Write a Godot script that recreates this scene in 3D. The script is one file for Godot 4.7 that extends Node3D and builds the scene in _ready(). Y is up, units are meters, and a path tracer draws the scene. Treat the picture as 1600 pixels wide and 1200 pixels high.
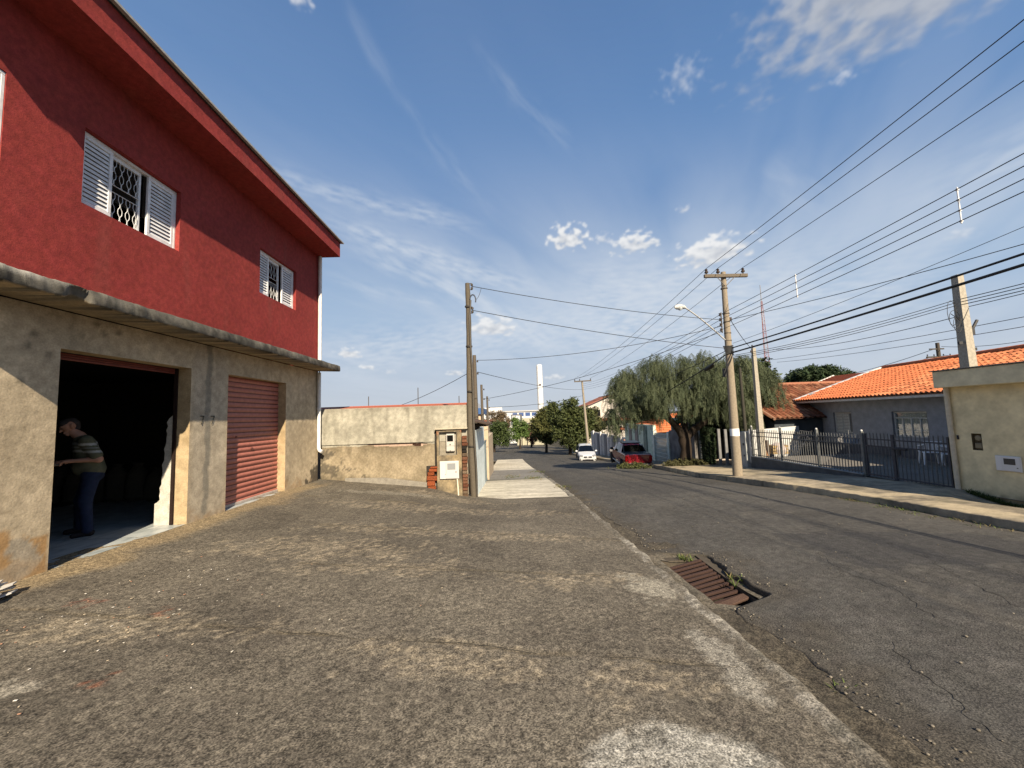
extends Node3D

# ------------------------------------------------------------------ mesh builder
class MB:
	var v := PackedVector3Array()
	var n := PackedVector3Array()
	var c := PackedColorArray()
	var i := PackedInt32Array()
	var col := Color(1, 1, 1)
	func vert(p: Vector3, nn: Vector3, cc: Color) -> int:
		v.append(p); n.append(nn); c.append(cc)
		return v.size() - 1
	func quad(a: Vector3, b: Vector3, d: Vector3, e: Vector3):
		var nn := (b - a).cross(d - a)
		if nn.length_squared() < 1e-16:
			nn = (d - a).cross(e - a)
		nn = nn.normalized()
		var k := v.size()
		v.append(a); v.append(b); v.append(d); v.append(e)
		for q in 4:
			n.append(nn); c.append(col)
		i.append_array(PackedInt32Array([k, k + 2, k + 1, k, k + 3, k + 2]))
	func tri(a: Vector3, b: Vector3, d: Vector3):
		var nn := (b - a).cross(d - a).normalized()
		var k := v.size()
		v.append(a); v.append(b); v.append(d)
		for q in 3:
			n.append(nn); c.append(col)
		i.append_array(PackedInt32Array([k, k + 2, k + 1]))
	func boxb(o: Vector3, s: Vector3, bs: Basis = Basis(), bev: float = 0.0):
		var h := s * 0.5
		var bv: float = min(bev, min(h.x, min(h.y, h.z)) * 0.9)
		var ax := [bs.x, bs.y, bs.z]
		var hh := [h.x, h.y, h.z]
		for d in 3:
			var u := (d + 1) % 3
			var w := (d + 2) % 3
			for sg in [-1.0, 1.0]:
				var ctr: Vector3 = o + ax[d] * (hh[d] * sg)
				var U: Vector3 = ax[u] * (hh[u] - bv)
				var W: Vector3 = ax[w] * (hh[w] - bv)
				if sg > 0:
					quad(ctr - U - W, ctr + U - W, ctr + U + W, ctr - U + W)
				else:
					quad(ctr - U - W, ctr - U + W, ctr + U + W, ctr + U - W)
		if bv <= 0.0:
			return
		for d in 3:
			var u := (d + 1) % 3
			var w := (d + 2) % 3
			for su in [-1.0, 1.0]:
				for sw in [-1.0, 1.0]:
					var e1: Vector3 = o + ax[u] * (hh[u] * su) + ax[w] * ((hh[w] - bv) * sw)
					var e2: Vector3 = o + ax[u] * ((hh[u] - bv) * su) + ax[w] * (hh[w] * sw)
					var L: Vector3 = ax[d] * (hh[d] - bv)
					if su * sw > 0:
						quad(e1 - L, e2 - L, e2 + L, e1 + L)
					else:
						quad(e1 - L, e1 + L, e2 + L, e2 - L)
		for sx in [-1.0, 1.0]:
			for sy in [-1.0, 1.0]:
				for sz in [-1.0, 1.0]:
					var p1: Vector3 = o + ax[0] * (hh[0] * sx) + ax[1] * ((hh[1] - bv) * sy) + ax[2] * ((hh[2] - bv) * sz)
					var p2: Vector3 = o + ax[0] * ((hh[0] - bv) * sx) + ax[1] * (hh[1] * sy) + ax[2] * ((hh[2] - bv) * sz)
					var p3: Vector3 = o + ax[0] * ((hh[0] - bv) * sx) + ax[1] * ((hh[1] - bv) * sy) + ax[2] * (hh[2] * sz)
					if sx * sy * sz > 0: tri(p1, p2, p3)
					else: tri(p1, p3, p2)
	func bx(x0: float, x1: float, y0: float, y1: float, z0: float, z1: float, bev: float = 0.0):
		boxb(Vector3((x0 + x1) / 2, (y0 + y1) / 2, (z0 + z1) / 2), Vector3(abs(x1 - x0), abs(y1 - y0), abs(z1 - z0)), Basis(), bev)
	func tube(pts: Array, rad, sides: int = 8, caps: bool = true):
		var m := pts.size()
		var t0: Vector3 = (pts[1] - pts[0]).normalized()
		var up := Vector3(0, 1, 0) if abs(t0.y) < 0.9 else Vector3(1, 0, 0)
		var U := t0.cross(up).normalized()
		var base := v.size()
		for q in m:
			var t: Vector3
			if q == 0: t = t0
			elif q == m - 1: t = (pts[q] - pts[q - 1]).normalized()
			else: t = ((pts[q] - pts[q - 1]).normalized() + (pts[q + 1] - pts[q]).normalized()).normalized()
			U = (U - t * U.dot(t)).normalized()
			var W := t.cross(U)
			var r: float = rad[q] if rad is Array else rad
			for s in sides:
				var a := TAU * s / sides
				var dd := U * cos(a) + W * sin(a)
				v.append(pts[q] + dd * r); n.append(dd); c.append(col)
		for q in m - 1:
			for s in sides:
				var s2 := (s + 1) % sides
				var a0 := base + q * sides + s
				var a1 := base + q * sides + s2
				i.append_array(PackedInt32Array([a0, a1 + sides, a1, a0, a0 + sides, a1 + sides]))
		if caps:
			for e in [0, m - 1]:
				var t: Vector3 = (pts[1] - pts[0]).normalized() * -1.0 if e == 0 else (pts[m - 1] - pts[m - 2]).normalized()
				var k := v.size()
				v.append(pts[e]); n.append(t); c.append(col)
				for s in sides:
					v.append(v[base + e * sides + s]); n.append(t); c.append(col)
				for s in sides:
					var s2 := (s + 1) % sides
					if e == 0: i.append_array(PackedInt32Array([k, k + 1 + s, k + 1 + s2]))
					else: i.append_array(PackedInt32Array([k, k + 1 + s2, k + 1 + s]))
	func lathe(prof: Array, o: Vector3, ax: Vector3, sides: int = 16):
		var up := Vector3(0, 0, 1) if abs(ax.z) < 0.9 else Vector3(1, 0, 0)
		var U := ax.cross(up).normalized()
		var W := ax.cross(U)
		for q in prof.size() - 1:
			var p0: Vector2 = prof[q]
			var p1: Vector2 = prof[q + 1]
			var dr := p1.x - p0.x
			var dh := p1.y - p0.y
			var base := v.size()
			for s in sides + 1:
				var a := TAU * s / sides
				var d := U * cos(a) + W * sin(a)
				var nn := (d * dh - ax * dr).normalized()
				v.append(o + d * p0.x + ax * p0.y); n.append(nn); c.append(col)
				v.append(o + d * p1.x + ax * p1.y); n.append(nn); c.append(col)
			for s in sides:
				var k := base + s * 2
				i.append_array(PackedInt32Array([k, k + 1, k + 3, k, k + 3, k + 2]))
	func prism(poly: PackedVector2Array, o: Vector3, U: Vector3, W: Vector3, D: Vector3):
		# polygon in U,W (counterclockwise seen against D), extruded along -D..0 : front face at o, back at o-D
		var idx := Geometry2D.triangulate_polygon(poly)
		var nn := U.cross(W).normalized()
		var k := v.size()
		for p in poly:
			v.append(o + U * p.x + W * p.y); n.append(nn); c.append(col)
		for p in poly:
			v.append(o + U * p.x + W * p.y - D); n.append(-nn); c.append(col)
		var m := poly.size()
		for t in range(0, idx.size(), 3):
			var a := idx[t]; var b := idx[t + 1]; var e := idx[t + 2]
			if (poly[b] - poly[a]).cross(poly[e] - poly[a]) < 0:
				var x := b; b = e; e = x
			i.append_array(PackedInt32Array([k + a, k + e, k + b, k + m + a, k + m + b, k + m + e]))
		var area := 0.0
		for q in m:
			area += poly[q].cross(poly[(q + 1) % m])
		for q in m:
			var p0 := o + U * poly[q].x + W * poly[q].y
			var p1 := o + U * poly[(q + 1) % m].x + W * poly[(q + 1) % m].y
			if area > 0: quad(p0, p0 - D, p1 - D, p1)
			else: quad(p1, p1 - D, p0 - D, p0)
	func panel(o: Vector3, U: Vector3, W: Vector3, u0: float, u1: float, w0: float, w1: float, step: float, holes: Array, cf: Callable, relief: float = 0.0, rn: FastNoiseLite = null):
		var us := lines(u0, u1, step, holes, 0)
		var ws := lines(w0, w1, step, holes, 1)
		var nn := U.cross(W).normalized()
		var base := v.size()
		for w in ws:
			for u in us:
				var p: Vector3 = o + U * u + W * w
				c.append(cf.call(p, u, w))
				if relief > 0.0: p += nn * (rn.get_noise_3dv(p * 7.0) * relief)
				v.append(p); n.append(nn)
		var nu := us.size()
		for b in ws.size() - 1:
			for a in nu - 1:
				var ctr := Vector2((us[a] + us[a + 1]) / 2, (ws[b] + ws[b + 1]) / 2)
				var out := false
				for h in holes:
					if h.has_point(ctr):
						out = true
						break
				if out: continue
				var k := base + b * nu + a
				i.append_array(PackedInt32Array([k, k + nu + 1, k + 1, k, k + nu, k + nu + 1]))
	func lines(a: float, b: float, step: float, holes: Array, ax: int) -> Array:
		var s := [a, b]
		for h in holes:
			for e in [h.position[ax], h.position[ax] + h.size[ax]]:
				if e > a + 1e-4 and e < b - 1e-4: s.append(e)
		s.sort()
		var out := [s[0]]
		for q in range(1, s.size()):
			var d: float = s[q] - s[q - 1]
			if d < 1e-5: continue
			var m := maxi(1, int(ceil(d / step)))
			for k in range(1, m + 1): out.append(s[q - 1] + d * k / m)
		return out
	func sheet(xs: Array, zs: Array, hf: Callable, cf: Callable, skip = null):
		var base := v.size()
		var nx := xs.size()
		for z in zs:
			for x in xs:
				var p: Vector3 = hf.call(x, z)
				v.append(p); c.append(cf.call(p)); n.append(Vector3.UP)
		for b in zs.size():
			for a in nx:
				var k := base + b * nx + a
				var pa := v[k + 1] if a < nx - 1 else v[k]
				var pb := v[k - 1] if a > 0 else v[k]
				var pc := v[k + nx] if b < zs.size() - 1 else v[k]
				var pd := v[k - nx] if b > 0 else v[k]
				var nn := (pc - pd).cross(pa - pb).normalized()
				n[k] = nn if zs[1] > zs[0] else -nn
		for b in zs.size() - 1:
			for a in nx - 1:
				var k := base + b * nx + a
				if skip != null and skip.call((v[k] + v[k + nx + 1]) * 0.5): continue
				if zs[b + 1] > zs[b]: i.append_array(PackedInt32Array([k, k + 1, k + nx + 1, k, k + nx + 1, k + nx]))
				else: i.append_array(PackedInt32Array([k, k + nx + 1, k + 1, k, k + nx, k + nx + 1]))
	func mesh(m: Material = null) -> ArrayMesh:
		var arr := []
		arr.resize(Mesh.ARRAY_MAX)
		arr[Mesh.ARRAY_VERTEX] = v
		arr[Mesh.ARRAY_NORMAL] = n
		arr[Mesh.ARRAY_COLOR] = c
		arr[Mesh.ARRAY_INDEX] = i
		var am := ArrayMesh.new()
		am.add_surface_from_arrays(Mesh.PRIMITIVE_TRIANGLES, arr)
		if m: am.surface_set_material(0, m)
		return am

# ------------------------------------------------------------------ scene helpers
var counts := {}
var M := {}
var rng := RandomNumberGenerator.new()
var N1 := FastNoiseLite.new()
var N2 := FastNoiseLite.new()

func numbered(par: Node, called: String) -> String:
	var k := str(par.get_instance_id()) + called
	var n: int = counts.get(k, 0)
	counts[k] = n + 1
	return called if n == 0 else "%s_%03d" % [called, n]

func thing(called: String, label: String, category: String, at := Vector3.ZERO, turn := 0.0, group := "") -> Node3D:
	var o := Node3D.new()
	o.name = numbered(self, called)
	add_child(o)
	o.position = at
	o.rotation.y = turn
	return tag(o, label, category, group)

func tag(o: Node3D, label: String, category: String, group := "") -> Node3D:
	o.set_meta("label", label)
	o.set_meta("category", category)
	if group != "": o.set_meta("group", group)
	return o

func put(called: String, me: Mesh, par: Node = null, m: Material = null, at := Vector3.ZERO) -> MeshInstance3D:
	if par == null: par = self
	var o := MeshInstance3D.new()
	o.name = numbered(par, called)
	o.mesh = me
	if m: o.material_override = m
	o.position = at
	par.add_child(o)
	return o

func obj(called: String, b: MB, m: Material, par: Node = null) -> MeshInstance3D:
	return put(called, b.mesh(m), par)

func struct(called: String, b: MB, m: Material) -> MeshInstance3D:
	var o := obj(called, b, m)
	o.set_meta("kind", "structure")
	return o

func dup(src: Node3D, at: Vector3, turn: float, label: String) -> Node3D:
	var o: Node3D = src.duplicate()
	var nm := String(src.name)
	o.name = numbered(self, nm)
	add_child(o)
	o.position = at
	o.rotation.y = turn
	o.set_meta("label", label)
	return o

func L(r: float, g: float, b: float) -> Color:
	return Color(r, g, b)

func mb(col := Color(1, 1, 1)) -> MB:
	var b := MB.new()
	b.col = col
	return b

func fb(p: Vector3, f: float) -> float:
	return N1.get_noise_3dv(p * f)

func ss(a: float, b: float, x: float) -> float:
	return smoothstep(a, b, x)

# grey grain texture: sum of seamless noise layers, spread to lo..1
func grain(sz: int, seed_: int, layers: Array, lo: float, gam := 1.0) -> ImageTexture:
	var acc := PackedFloat32Array()
	acc.resize(sz * sz)
	var wsum := 0.0
	for l in layers:
		var f := FastNoiseLite.new()
		f.seed = seed_ + int(l[0] * 1000)
		f.noise_type = l[2]
		f.frequency = l[0]
		f.fractal_octaves = 3
		if l[2] == FastNoiseLite.TYPE_CELLULAR:
			f.fractal_type = FastNoiseLite.FRACTAL_NONE
			f.cellular_return_type = FastNoiseLite.RETURN_DISTANCE
		var im := f.get_seamless_image(sz, sz)
		im.convert(Image.FORMAT_L8)
		var d := im.get_data()
		var w: float = l[1]
		wsum += absf(w)
		for k in sz * sz:
			acc[k] += d[k] * w
	var mn := 1e9
	var mx := -1e9
	for k in sz * sz:
		if acc[k] < mn: mn = acc[k]
		if acc[k] > mx: mx = acc[k]
	var out := PackedByteArray()
	out.resize(sz * sz * 3)
	var lut := []
	for k in 256: lut.append(int(255.0 * (lo + (1.0 - lo) * pow(k / 255.0, gam))))
	var q := 255.0 / (mx - mn)
	for k in sz * sz:
		var x: int = lut[int((acc[k] - mn) * q)]
		out[k * 3] = x; out[k * 3 + 1] = x; out[k * 3 + 2] = x
	return ImageTexture.create_from_image(Image.create_from_data(sz, sz, false, Image.FORMAT_RGB8, out))

func mat(tex: Texture2D, scale: float, rough: float, relief := 0.0, rtex: Texture2D = null, spec := 0.35) -> StandardMaterial3D:
	var m := StandardMaterial3D.new()
	m.vertex_color_use_as_albedo = true
	m.roughness = rough
	m.metallic_specular = spec
	if tex:
		m.albedo_texture = tex
		m.uv1_triplanar = true
		m.uv1_world_triplanar = true
		m.uv1_scale = Vector3.ONE * scale
	if relief > 0.0:
		m.heightmap_enabled = true
		m.heightmap_texture = rtex if rtex else tex
		m.heightmap_scale = relief
	return m

func road_y(z: float) -> float:
	var s := 0.0
	for k in 5:
		s += road_raw(z + (k - 2) * 0.8)
	return s / 5.0

func road_raw(z: float) -> float:
	var zs := [-300.0, -150.0, -100.0, -60.0, -38.0, -27.0, -22.0, -12.0, 0.0, 60.0]
	var ys := [-9.0, -8.2, -6.3, -4.3, -2.85, -2.0, -1.58, -0.78, -0.12, 3.2]
	if z <= zs[0]: return ys[0]
	for k in zs.size() - 1:
		if z <= zs[k + 1]:
			return lerpf(ys[k], ys[k + 1], (z - zs[k]) / (zs[k + 1] - zs[k]))
	return ys[-1]

func kerb_x(z: float) -> float:
	var zs := [-60.0, -26.0, -20.7, -16.0, -12.3, -10.5, -9.0, -6.0, 30.0]
	var xs := [9.1, 9.0, 8.3, 7.72, 7.85, 8.15, 8.25, 8.1, 8.1]
	if z <= zs[0]: return xs[0]
	for k in zs.size() - 1:
		if z <= zs[k + 1]:
			return lerpf(xs[k], xs[k + 1], (z - zs[k]) / (zs[k + 1] - zs[k]))
	return xs[-1]

func walk_y(x: float, z: float) -> float:   # pavement on the far side of the street
	return road_y(z) + lerpf(0.08, 0.13, ss(-9.0, -13.0, z)) + clampf(x - kerb_x(z), 0, 4) * 0.008 - 0.28 * ss(-9.7, -8.3, z) * ss(9.2, 10.9, x)

func yard_y(x: float, z: float) -> float:
	var t := clampf((x + 5.2) / 7.0, 0.0, 1.0)
	var t2: float = minf(1.0, t + 0.26 * ss(0.40, 0.62, t))
	t = lerpf(t, t2, ss(-6.0, -11.0, z))
	return t * road_y(z)

func seg(a: float, b: float, steps: Array) -> Array:   # steps: [[until, step], ...]
	var out := [a]
	var x := a
	var sg := signf(b - a)
	for s in steps:
		while (s[0] - x) * sg > s[1] * 0.5:
			x += s[1] * sg
			out.append(x)
	return out

# ------------------------------------------------------------------ sky
func make_sky() -> ImageTexture:
	var W := 2560
	var H := 1280
	var out := PackedByteArray()
	out.resize(W * H * 3)
	var cir := FastNoiseLite.new()
	cir.seed = 11; cir.frequency = 1.0; cir.fractal_octaves = 5; cir.noise_type = FastNoiseLite.TYPE_SIMPLEX_SMOOTH
	var puff := FastNoiseLite.new()
	puff.seed = 5; puff.frequency = 1.0; puff.fractal_octaves = 5; puff.fractal_gain = 0.46; puff.noise_type = FastNoiseLite.TYPE_SIMPLEX
	# small fair-weather clouds: azimuth, elevation, half width, half height (degrees), softness
	var cl := [[10.0, 24.2, 3.1, 2.2, 1.0], [19.2, 22.5, 3.7, 1.8, 0.9], [29.2, 19.6, 5.0, 2.4, 1.0], [-1.8, 12.8, 4.3, 2.0, 0.9], [-21.5, 9.1, 2.0, 0.8, 0.9],
		[-19.1, 7.3, 1.4, 0.5, 0.8], [26.1, 25.5, 1.2, 0.6, 0.6], [-16.3, 6.7, 1.0, 0.4, 0.6], [-7.3, 6.5, 1.5, 0.6, 0.8], [7.0, 5.4, 2.0, 0.6, 0.7], [50.8, 15.6, 1.3, 0.8, 0.5],
		[15.0, 23.6, 1.4, 1.0, 0.6], [-28.3, 45.6, 2.6, 1.2, 0.6], [43.8, 33.0, 1.6, 1.1, 0.5], [27.0, 38.5, 3.5, 2.6, 0.45], [55.0, 36.0, 17.0, 4.4, 0.85], [46.0, 39.5, 9.5, 4.2, 0.85],
		[-110.0, 24.0, 6.0, 3.0, 0.9], [-150.0, 18.0, 5.0, 2.2, 0.9], [120.0, 30.0, 9.0, 4.0, 0.7], [165.0, 14.0, 4.5, 1.8, 0.9], [85.0, 12.0, 4.0, 1.6, 0.9], [-75.0, 14.0, 4.0, 1.6, 0.8]]
	# thin drawn-out bands of ice cloud: from azimuth, elevation to azimuth, elevation, half width, strength
	var bands := [[-31.0, 29.4, -5.6, 27.0, 1.2, 0.42], [-23.5, 25.6, 4.6, 18.3, 1.3, 0.55], [-20.1, 22.9, -0.9, 16.0, 1.1, 0.5], [-23.3, 18.9, -8.2, 15.7, 0.8, 0.4], [-22.2, 46.7, -13.7, 39.5, 0.8, 0.10], [-13.7, 39.5, -1.8, 29.0, 0.8, 0.10], [-1.8, 44.5, 12.0, 34.6, 0.9, 0.11],
		[-25.0, 9.0, 12.0, 13.0, 2.8, 0.55], [8.0, 12.0, 48.0, 11.0, 4.8, 0.72], [12.0, 18.0, 38.0, 14.5, 3.4, 0.55], [36.0, 27.2, 41.0, 21.7, 2.0, 0.25], [-8.0, 19.4, 9.0, 8.3, 1.9, 0.45], [50.0, 20.0, 75.0, 24.0, 2.5, 0.35], [-60.0, 22.0, -35.0, 27.0, 1.6, 0.35], [95.0, 18.0, 150.0, 12.0, 3.0, 0.4], [-160.0, 26.0, -100.0, 16.0, 2.4, 0.4]]
	var top := Vector3(0.085, 0.180, 0.390)
	var mid := Vector3(0.130, 0.265, 0.520)
	var low := Vector3(0.385, 0.515, 0.695)
	var hor := Vector3(0.565, 0.620, 0.690)
	for yy in H:
		var el := PI * (0.5 - (yy + 0.5) / H)
		var eld := rad_to_deg(el)
		var base: Vector3
		if eld < 14.0: base = hor.lerp(low, ss(0.0, 14.0, eld))
		elif eld < 30.0: base = low.lerp(mid, ss(12.0, 31.0, eld))
		else: base = mid.lerp(top, ss(28.0, 60.0, eld))
		var near := []
		for c in cl:
			if absf(eld - c[1]) < c[3] * 1.9: near.append(c)
		var nearb := []
		for bn in bands:
			if eld > minf(bn[1], bn[3]) - bn[4] * 3.0 - 2.0 and eld < maxf(bn[1], bn[3]) + bn[4] * 3.0 + 2.0: nearb.append(bn)
		var ce := cos(el)
		var se := sin(el)
		for xx in W:
			var az := fposmod(TAU * (xx + 0.5) / W + PI, TAU) - PI
			var col := base
			if eld > -1.0:
				var dx := ce * sin(az)
				var dz := -ce * cos(az)
				# high ice cloud: a level sheet, stretched along one heading
				var k := 1.0 / maxf(se + 0.09, 0.03)
				var px := dx * k
				var pz := dz * k
				var a := px * 0.50 - pz * 0.866
				var b := px * 0.866 + pz * 0.50
				var w1 := cir.get_noise_2d(a * 0.42 + 3.0, b * 1.7 + cir.get_noise_2d(a * 0.5, b * 0.8) * 0.22)
				var w2 := cir.get_noise_2d(a * 0.16 + 40.0, b * 0.30)
				var d := ss(-0.34, 0.72, w1 * 0.8 + w2 * 0.75 + ss(30.0, 8.0, eld) * 0.16) * 0.40
				d += ss(0.0, 0.5, w2) * 0.16
				d *= ss(40.0, 14.0, eld) * 0.95 + 0.10
				col = col.lerp(Vector3(0.64, 0.70, 0.79), clampf(d, 0, 0.85) * (0.55 + 0.45 * ss(2.0, 12.0, eld)))
				var azd := rad_to_deg(az)
				for bn in nearb:
					var ex: float = bn[2] - bn[0]
					var ey: float = bn[3] - bn[1]
					var wob := cir.get_noise_2d(azd * 0.10 + bn[0], eld * 0.10) * 1.6
					var tt: float = ((azd - bn[0]) * ex + (eld - bn[1]) * ey) / (ex * ex + ey * ey)
					if tt < -0.25 or tt > 1.25: continue
					var off: float = absf((azd - bn[0]) * ey - (eld - bn[1]) * ex) / sqrt(ex * ex + ey * ey) + wob * 0.5
					var g: float = exp(-off * off / (bn[4] * bn[4])) * ss(-0.22, 0.25, tt) * ss(1.22, 0.7, tt)
					g *= clampf(0.62 + cir.get_noise_2d((azd * ex + eld * ey) * 0.010 + bn[1], (azd * ey - eld * ex) * 0.045) * 1.1, 0.0, 1.2)
					col = col.lerp(Vector3(0.66, 0.72, 0.80), clampf(g * bn[5], 0, 0.8))
				if near.size() > 0:
					for c in near:
						var ux: float = (azd - c[0]) / c[2]
						if absf(ux) > 1.9: continue
						var uy: float = (eld - c[1]) / c[3]
						var base_flat := uy * 1.0 if uy > 0 else uy * 1.55
						var r := sqrt(ux * ux + base_flat * base_flat)
						var s1 := puff.get_noise_2d(azd * 0.9 / sqrt(c[2]) + c[0] * 3.1, eld * 1.15 / sqrt(c[3]) + c[1])
						var s2 := puff.get_noise_2d(azd * 0.35 + 60.0, eld * 0.5)
						var dens := (0.98 if c[2] < 8.0 else 1.36) - r + s1 * (0.58 if c[2] < 8.0 else 0.42) + s2 * 0.2
						var t := ss(0.0, 0.78 / c[4] - 0.22, dens * (1.0 if c[2] < 8.0 else 0.62)) * minf(1.0, c[4] * 1.05)
						if t <= 0.0: continue
						var lit := clampf(0.62 + uy * 0.42 + s1 * 0.55, 0, 1)
						var cc := Vector3(0.46, 0.50, 0.57).lerp(Vector3(0.86, 0.87, 0.88), lit)
						if c[2] > 8.0: cc = Vector3(0.36, 0.40, 0.48).lerp(Vector3(0.48, 0.51, 0.57), clampf(0.5 + s1, 0, 1))
						col = col.lerp(cc, t)
			else:
				col = Vector3(0.16, 0.145, 0.12)
			var o := (yy * W + xx) * 3
			out[o] = int(255.0 * srgb(col.x)); out[o + 1] = int(255.0 * srgb(col.y)); out[o + 2] = int(255.0 * srgb(col.z))
	return ImageTexture.create_from_image(Image.create_from_data(W, H, false, Image.FORMAT_RGB8, out))

func srgb(x: float) -> float:
	x = clampf(x, 0, 1)
	return 12.92 * x if x < 0.0031308 else 1.055 * pow(x, 1.0 / 2.4) - 0.055

func _ready():
	rng.seed = 7
	# camera
	var cam := Camera3D.new()
	cam.name = "camera"
	add_child(cam)
	var yaw := deg_to_rad(0.96); var pit := deg_to_rad(4.7); var rol := deg_to_rad(1.927)
	var f := Vector3(sin(yaw) * cos(pit), sin(pit), -cos(yaw) * cos(pit))
	var r0 := Vector3(cos(yaw), 0, sin(yaw))
	var u0 := r0.cross(f)
	var r1 := r0 * cos(rol) - u0 * sin(rol)
	var u1 := u0 * cos(rol) + r0 * sin(rol)
	cam.transform = Transform3D(Basis(r1, u1, -f), Vector3(0, 1.55, 0))
	cam.fov = rad_to_deg(2.0 * atan(600.0 / 618.0))
	cam.near = 0.05
	cam.far = 4000.0
	cam.current = true
	# sky and sun
	var pano := PanoramaSkyMaterial.new()
	pano.panorama = make_sky()
	pano.energy_multiplier = 0.5
	var sky := Sky.new()
	sky.sky_material = pano
	var env := Environment.new()
	env.background_mode = Environment.BG_SKY
	env.sky = sky
	env.background_energy_multiplier = 1.0
	env.tonemap_mode = Environment.TONE_MAPPER_LINEAR
	env.tonemap_exposure = 2.0
	env.sdfgi_enabled = true
	env.ssao_enabled = true
	env.ssil_enabled = true
	var we := WorldEnvironment.new()
	we.name = "environment"
	we.environment = env
	add_child(we)
	var sun := DirectionalLight3D.new()
	sun.name = "sun"
	add_child(sun)
	sun.look_at_from_position(Vector3(0.249, 0.548, 0.797) * 50.0, Vector3.ZERO, Vector3.UP)
	sun.light_color = Color(1.0, 0.93, 0.82)
	sun.light_energy = 1.6
	sun.light_angular_distance = 0.5
	sun.shadow_enabled = true

	N1.seed = 3; N1.frequency = 1.0; N1.fractal_octaves = 4; N1.noise_type = FastNoiseLite.TYPE_SIMPLEX_SMOOTH
	N2.seed = 9; N2.frequency = 1.0; N2.fractal_octaves = 2; N2.noise_type = FastNoiseLite.TYPE_SIMPLEX_SMOOTH
	make_materials()
	make_ground()
	make_drain()
	make_red_house()
	make_left_side()
	make_street_poles()
	make_right_houses()
	make_far()
	make_trees()
	make_cars()
	make_people()
	make_wires()
	make_litter()

func make_materials():
	var S := FastNoiseLite.TYPE_SIMPLEX_SMOOTH
	var V := FastNoiseLite.TYPE_VALUE
	var C := FastNoiseLite.TYPE_CELLULAR
	var tg := grain(1024, 1, [[0.02, 0.25, S], [0.07, 0.7, V], [0.24, 1.5, V]], 0.10, 0.9)      # gritty
	var ts := grain(512, 2, [[0.02, 0.8, S], [0.1, 0.6, S], [0.35, 0.5, V]], 0.72)          # soft plaster
	var tst := grain(512, 3, [[0.06, 0.8, S], [0.2, 0.9, V]], 0.0)                          # stucco height
	var tas := grain(1024, 4, [[0.012, 0.4, S], [0.12, -0.8, C], [0.3, 1.2, V]], 0.15)     # asphalt chips
	var tm := grain(512, 5, [[0.01, 1.0, S], [0.05, 0.4, S]], 0.82)
	M.yard = mat(tg, 0.55, 0.95, 0.5)
	M.walk = mat(ts, 0.45, 0.93, 0.3, tg)
	M.asphalt = mat(tas, 0.6, 0.9, 0.45)
	M.plaster = mat(ts, 0.6, 0.92, 0.16, tst)
	M.rough_plaster = mat(ts, 1.3, 0.95, 0.45, tg)
	M.red = mat(ts, 0.9, 0.82, 0.13, tst, 0.3)
	M.paint = mat(tm, 0.5, 0.75, 0.12, tst)
	M.metal = mat(tm, 1.5, 0.5)
	M.white = mat(tm, 1.2, 0.45)
	M.rust = mat(tg, 2.5, 0.85, 0.15)
	M.wood = mat(ts, 1.6, 0.9, 0.2, tst)
	M.conc = mat(ts, 1.1, 0.92, 0.2, tst)
	M.tile = mat(ts, 2.2, 0.85, 0.15, tst)
	M.brick = mat(tg, 1.6, 0.95, 0.3)
	M.plain = mat(null, 1, 0.8)
	M.black = mat(null, 1, 0.55)
	M.cloth = mat(tm, 3.0, 0.95)
	M.skin = mat(null, 1, 0.6)
	M.plastic = mat(null, 1, 0.4)
	M.rubber = mat(null, 1, 0.9)
	M.carw = mat(null, 1, 0.35)
	M.carw.clearcoat_enabled = true; M.carw.clearcoat = 1.0; M.carw.clearcoat_roughness = 0.05
	M.carr = M.carw
	M.chrome = mat(null, 1, 0.3); M.chrome.metallic = 0.8
	M.bark = mat(tg, 1.0, 0.95, 1.0)
	M.leaf = mat(null, 1, 0.7)
	M.leaf.cull_mode = BaseMaterial3D.CULL_DISABLED
	M.leaf.backlight_enabled = true
	M.leaf.backlight = Color(0.45, 0.5, 0.2)
	M.leaf.roughness = 0.75
	M.glass = StandardMaterial3D.new()
	M.glass.albedo_color = Color(0.03, 0.035, 0.04)
	M.glass.roughness = 0.06
	M.glass.metallic_specular = 0.6
	M.pane = StandardMaterial3D.new()
	M.pane.transparency = BaseMaterial3D.TRANSPARENCY_ALPHA
	M.pane.albedo_color = Color(0.6, 0.65, 0.65, 0.18)
	M.pane.roughness = 0.05
	M.tilefloor = mat(null, 1, 0.35)
	M.ink = StandardMaterial3D.new()
	M.ink.albedo_color = Color(0.16, 0.18, 0.16)
	M.ink.roughness = 0.9
	M.glass2 = mat(null, 1, 0.12)
	M.glass3 = mat(null, 1, 0.15)
	M.yellow = mat(tm, 0.4, 0.85, 0.12, tst)
	M.lampglass = StandardMaterial3D.new()
	M.lampglass.albedo_color = Color(0.75, 0.78, 0.8)
	M.lampglass.roughness = 0.2

# ------------------------------------------------------------------ ground
func blot(p: Vector3, x: float, z: float, rx: float, rz: float, edge := 0.5, f := 2.2) -> float:
	var d := sqrt(pow((p.x - x) / rx, 2) + pow((p.z - z) / rz, 2))
	if d > 2.2: return 0.0
	var nz := N1.get_noise_3d(p.x * f, 7.0 + x, p.z * f) * edge + N1.get_noise_3d(p.x * f * 4.0, x, p.z * f * 4.0) * edge * 0.8
	return ss(1.12, 0.82, d + nz)

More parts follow.
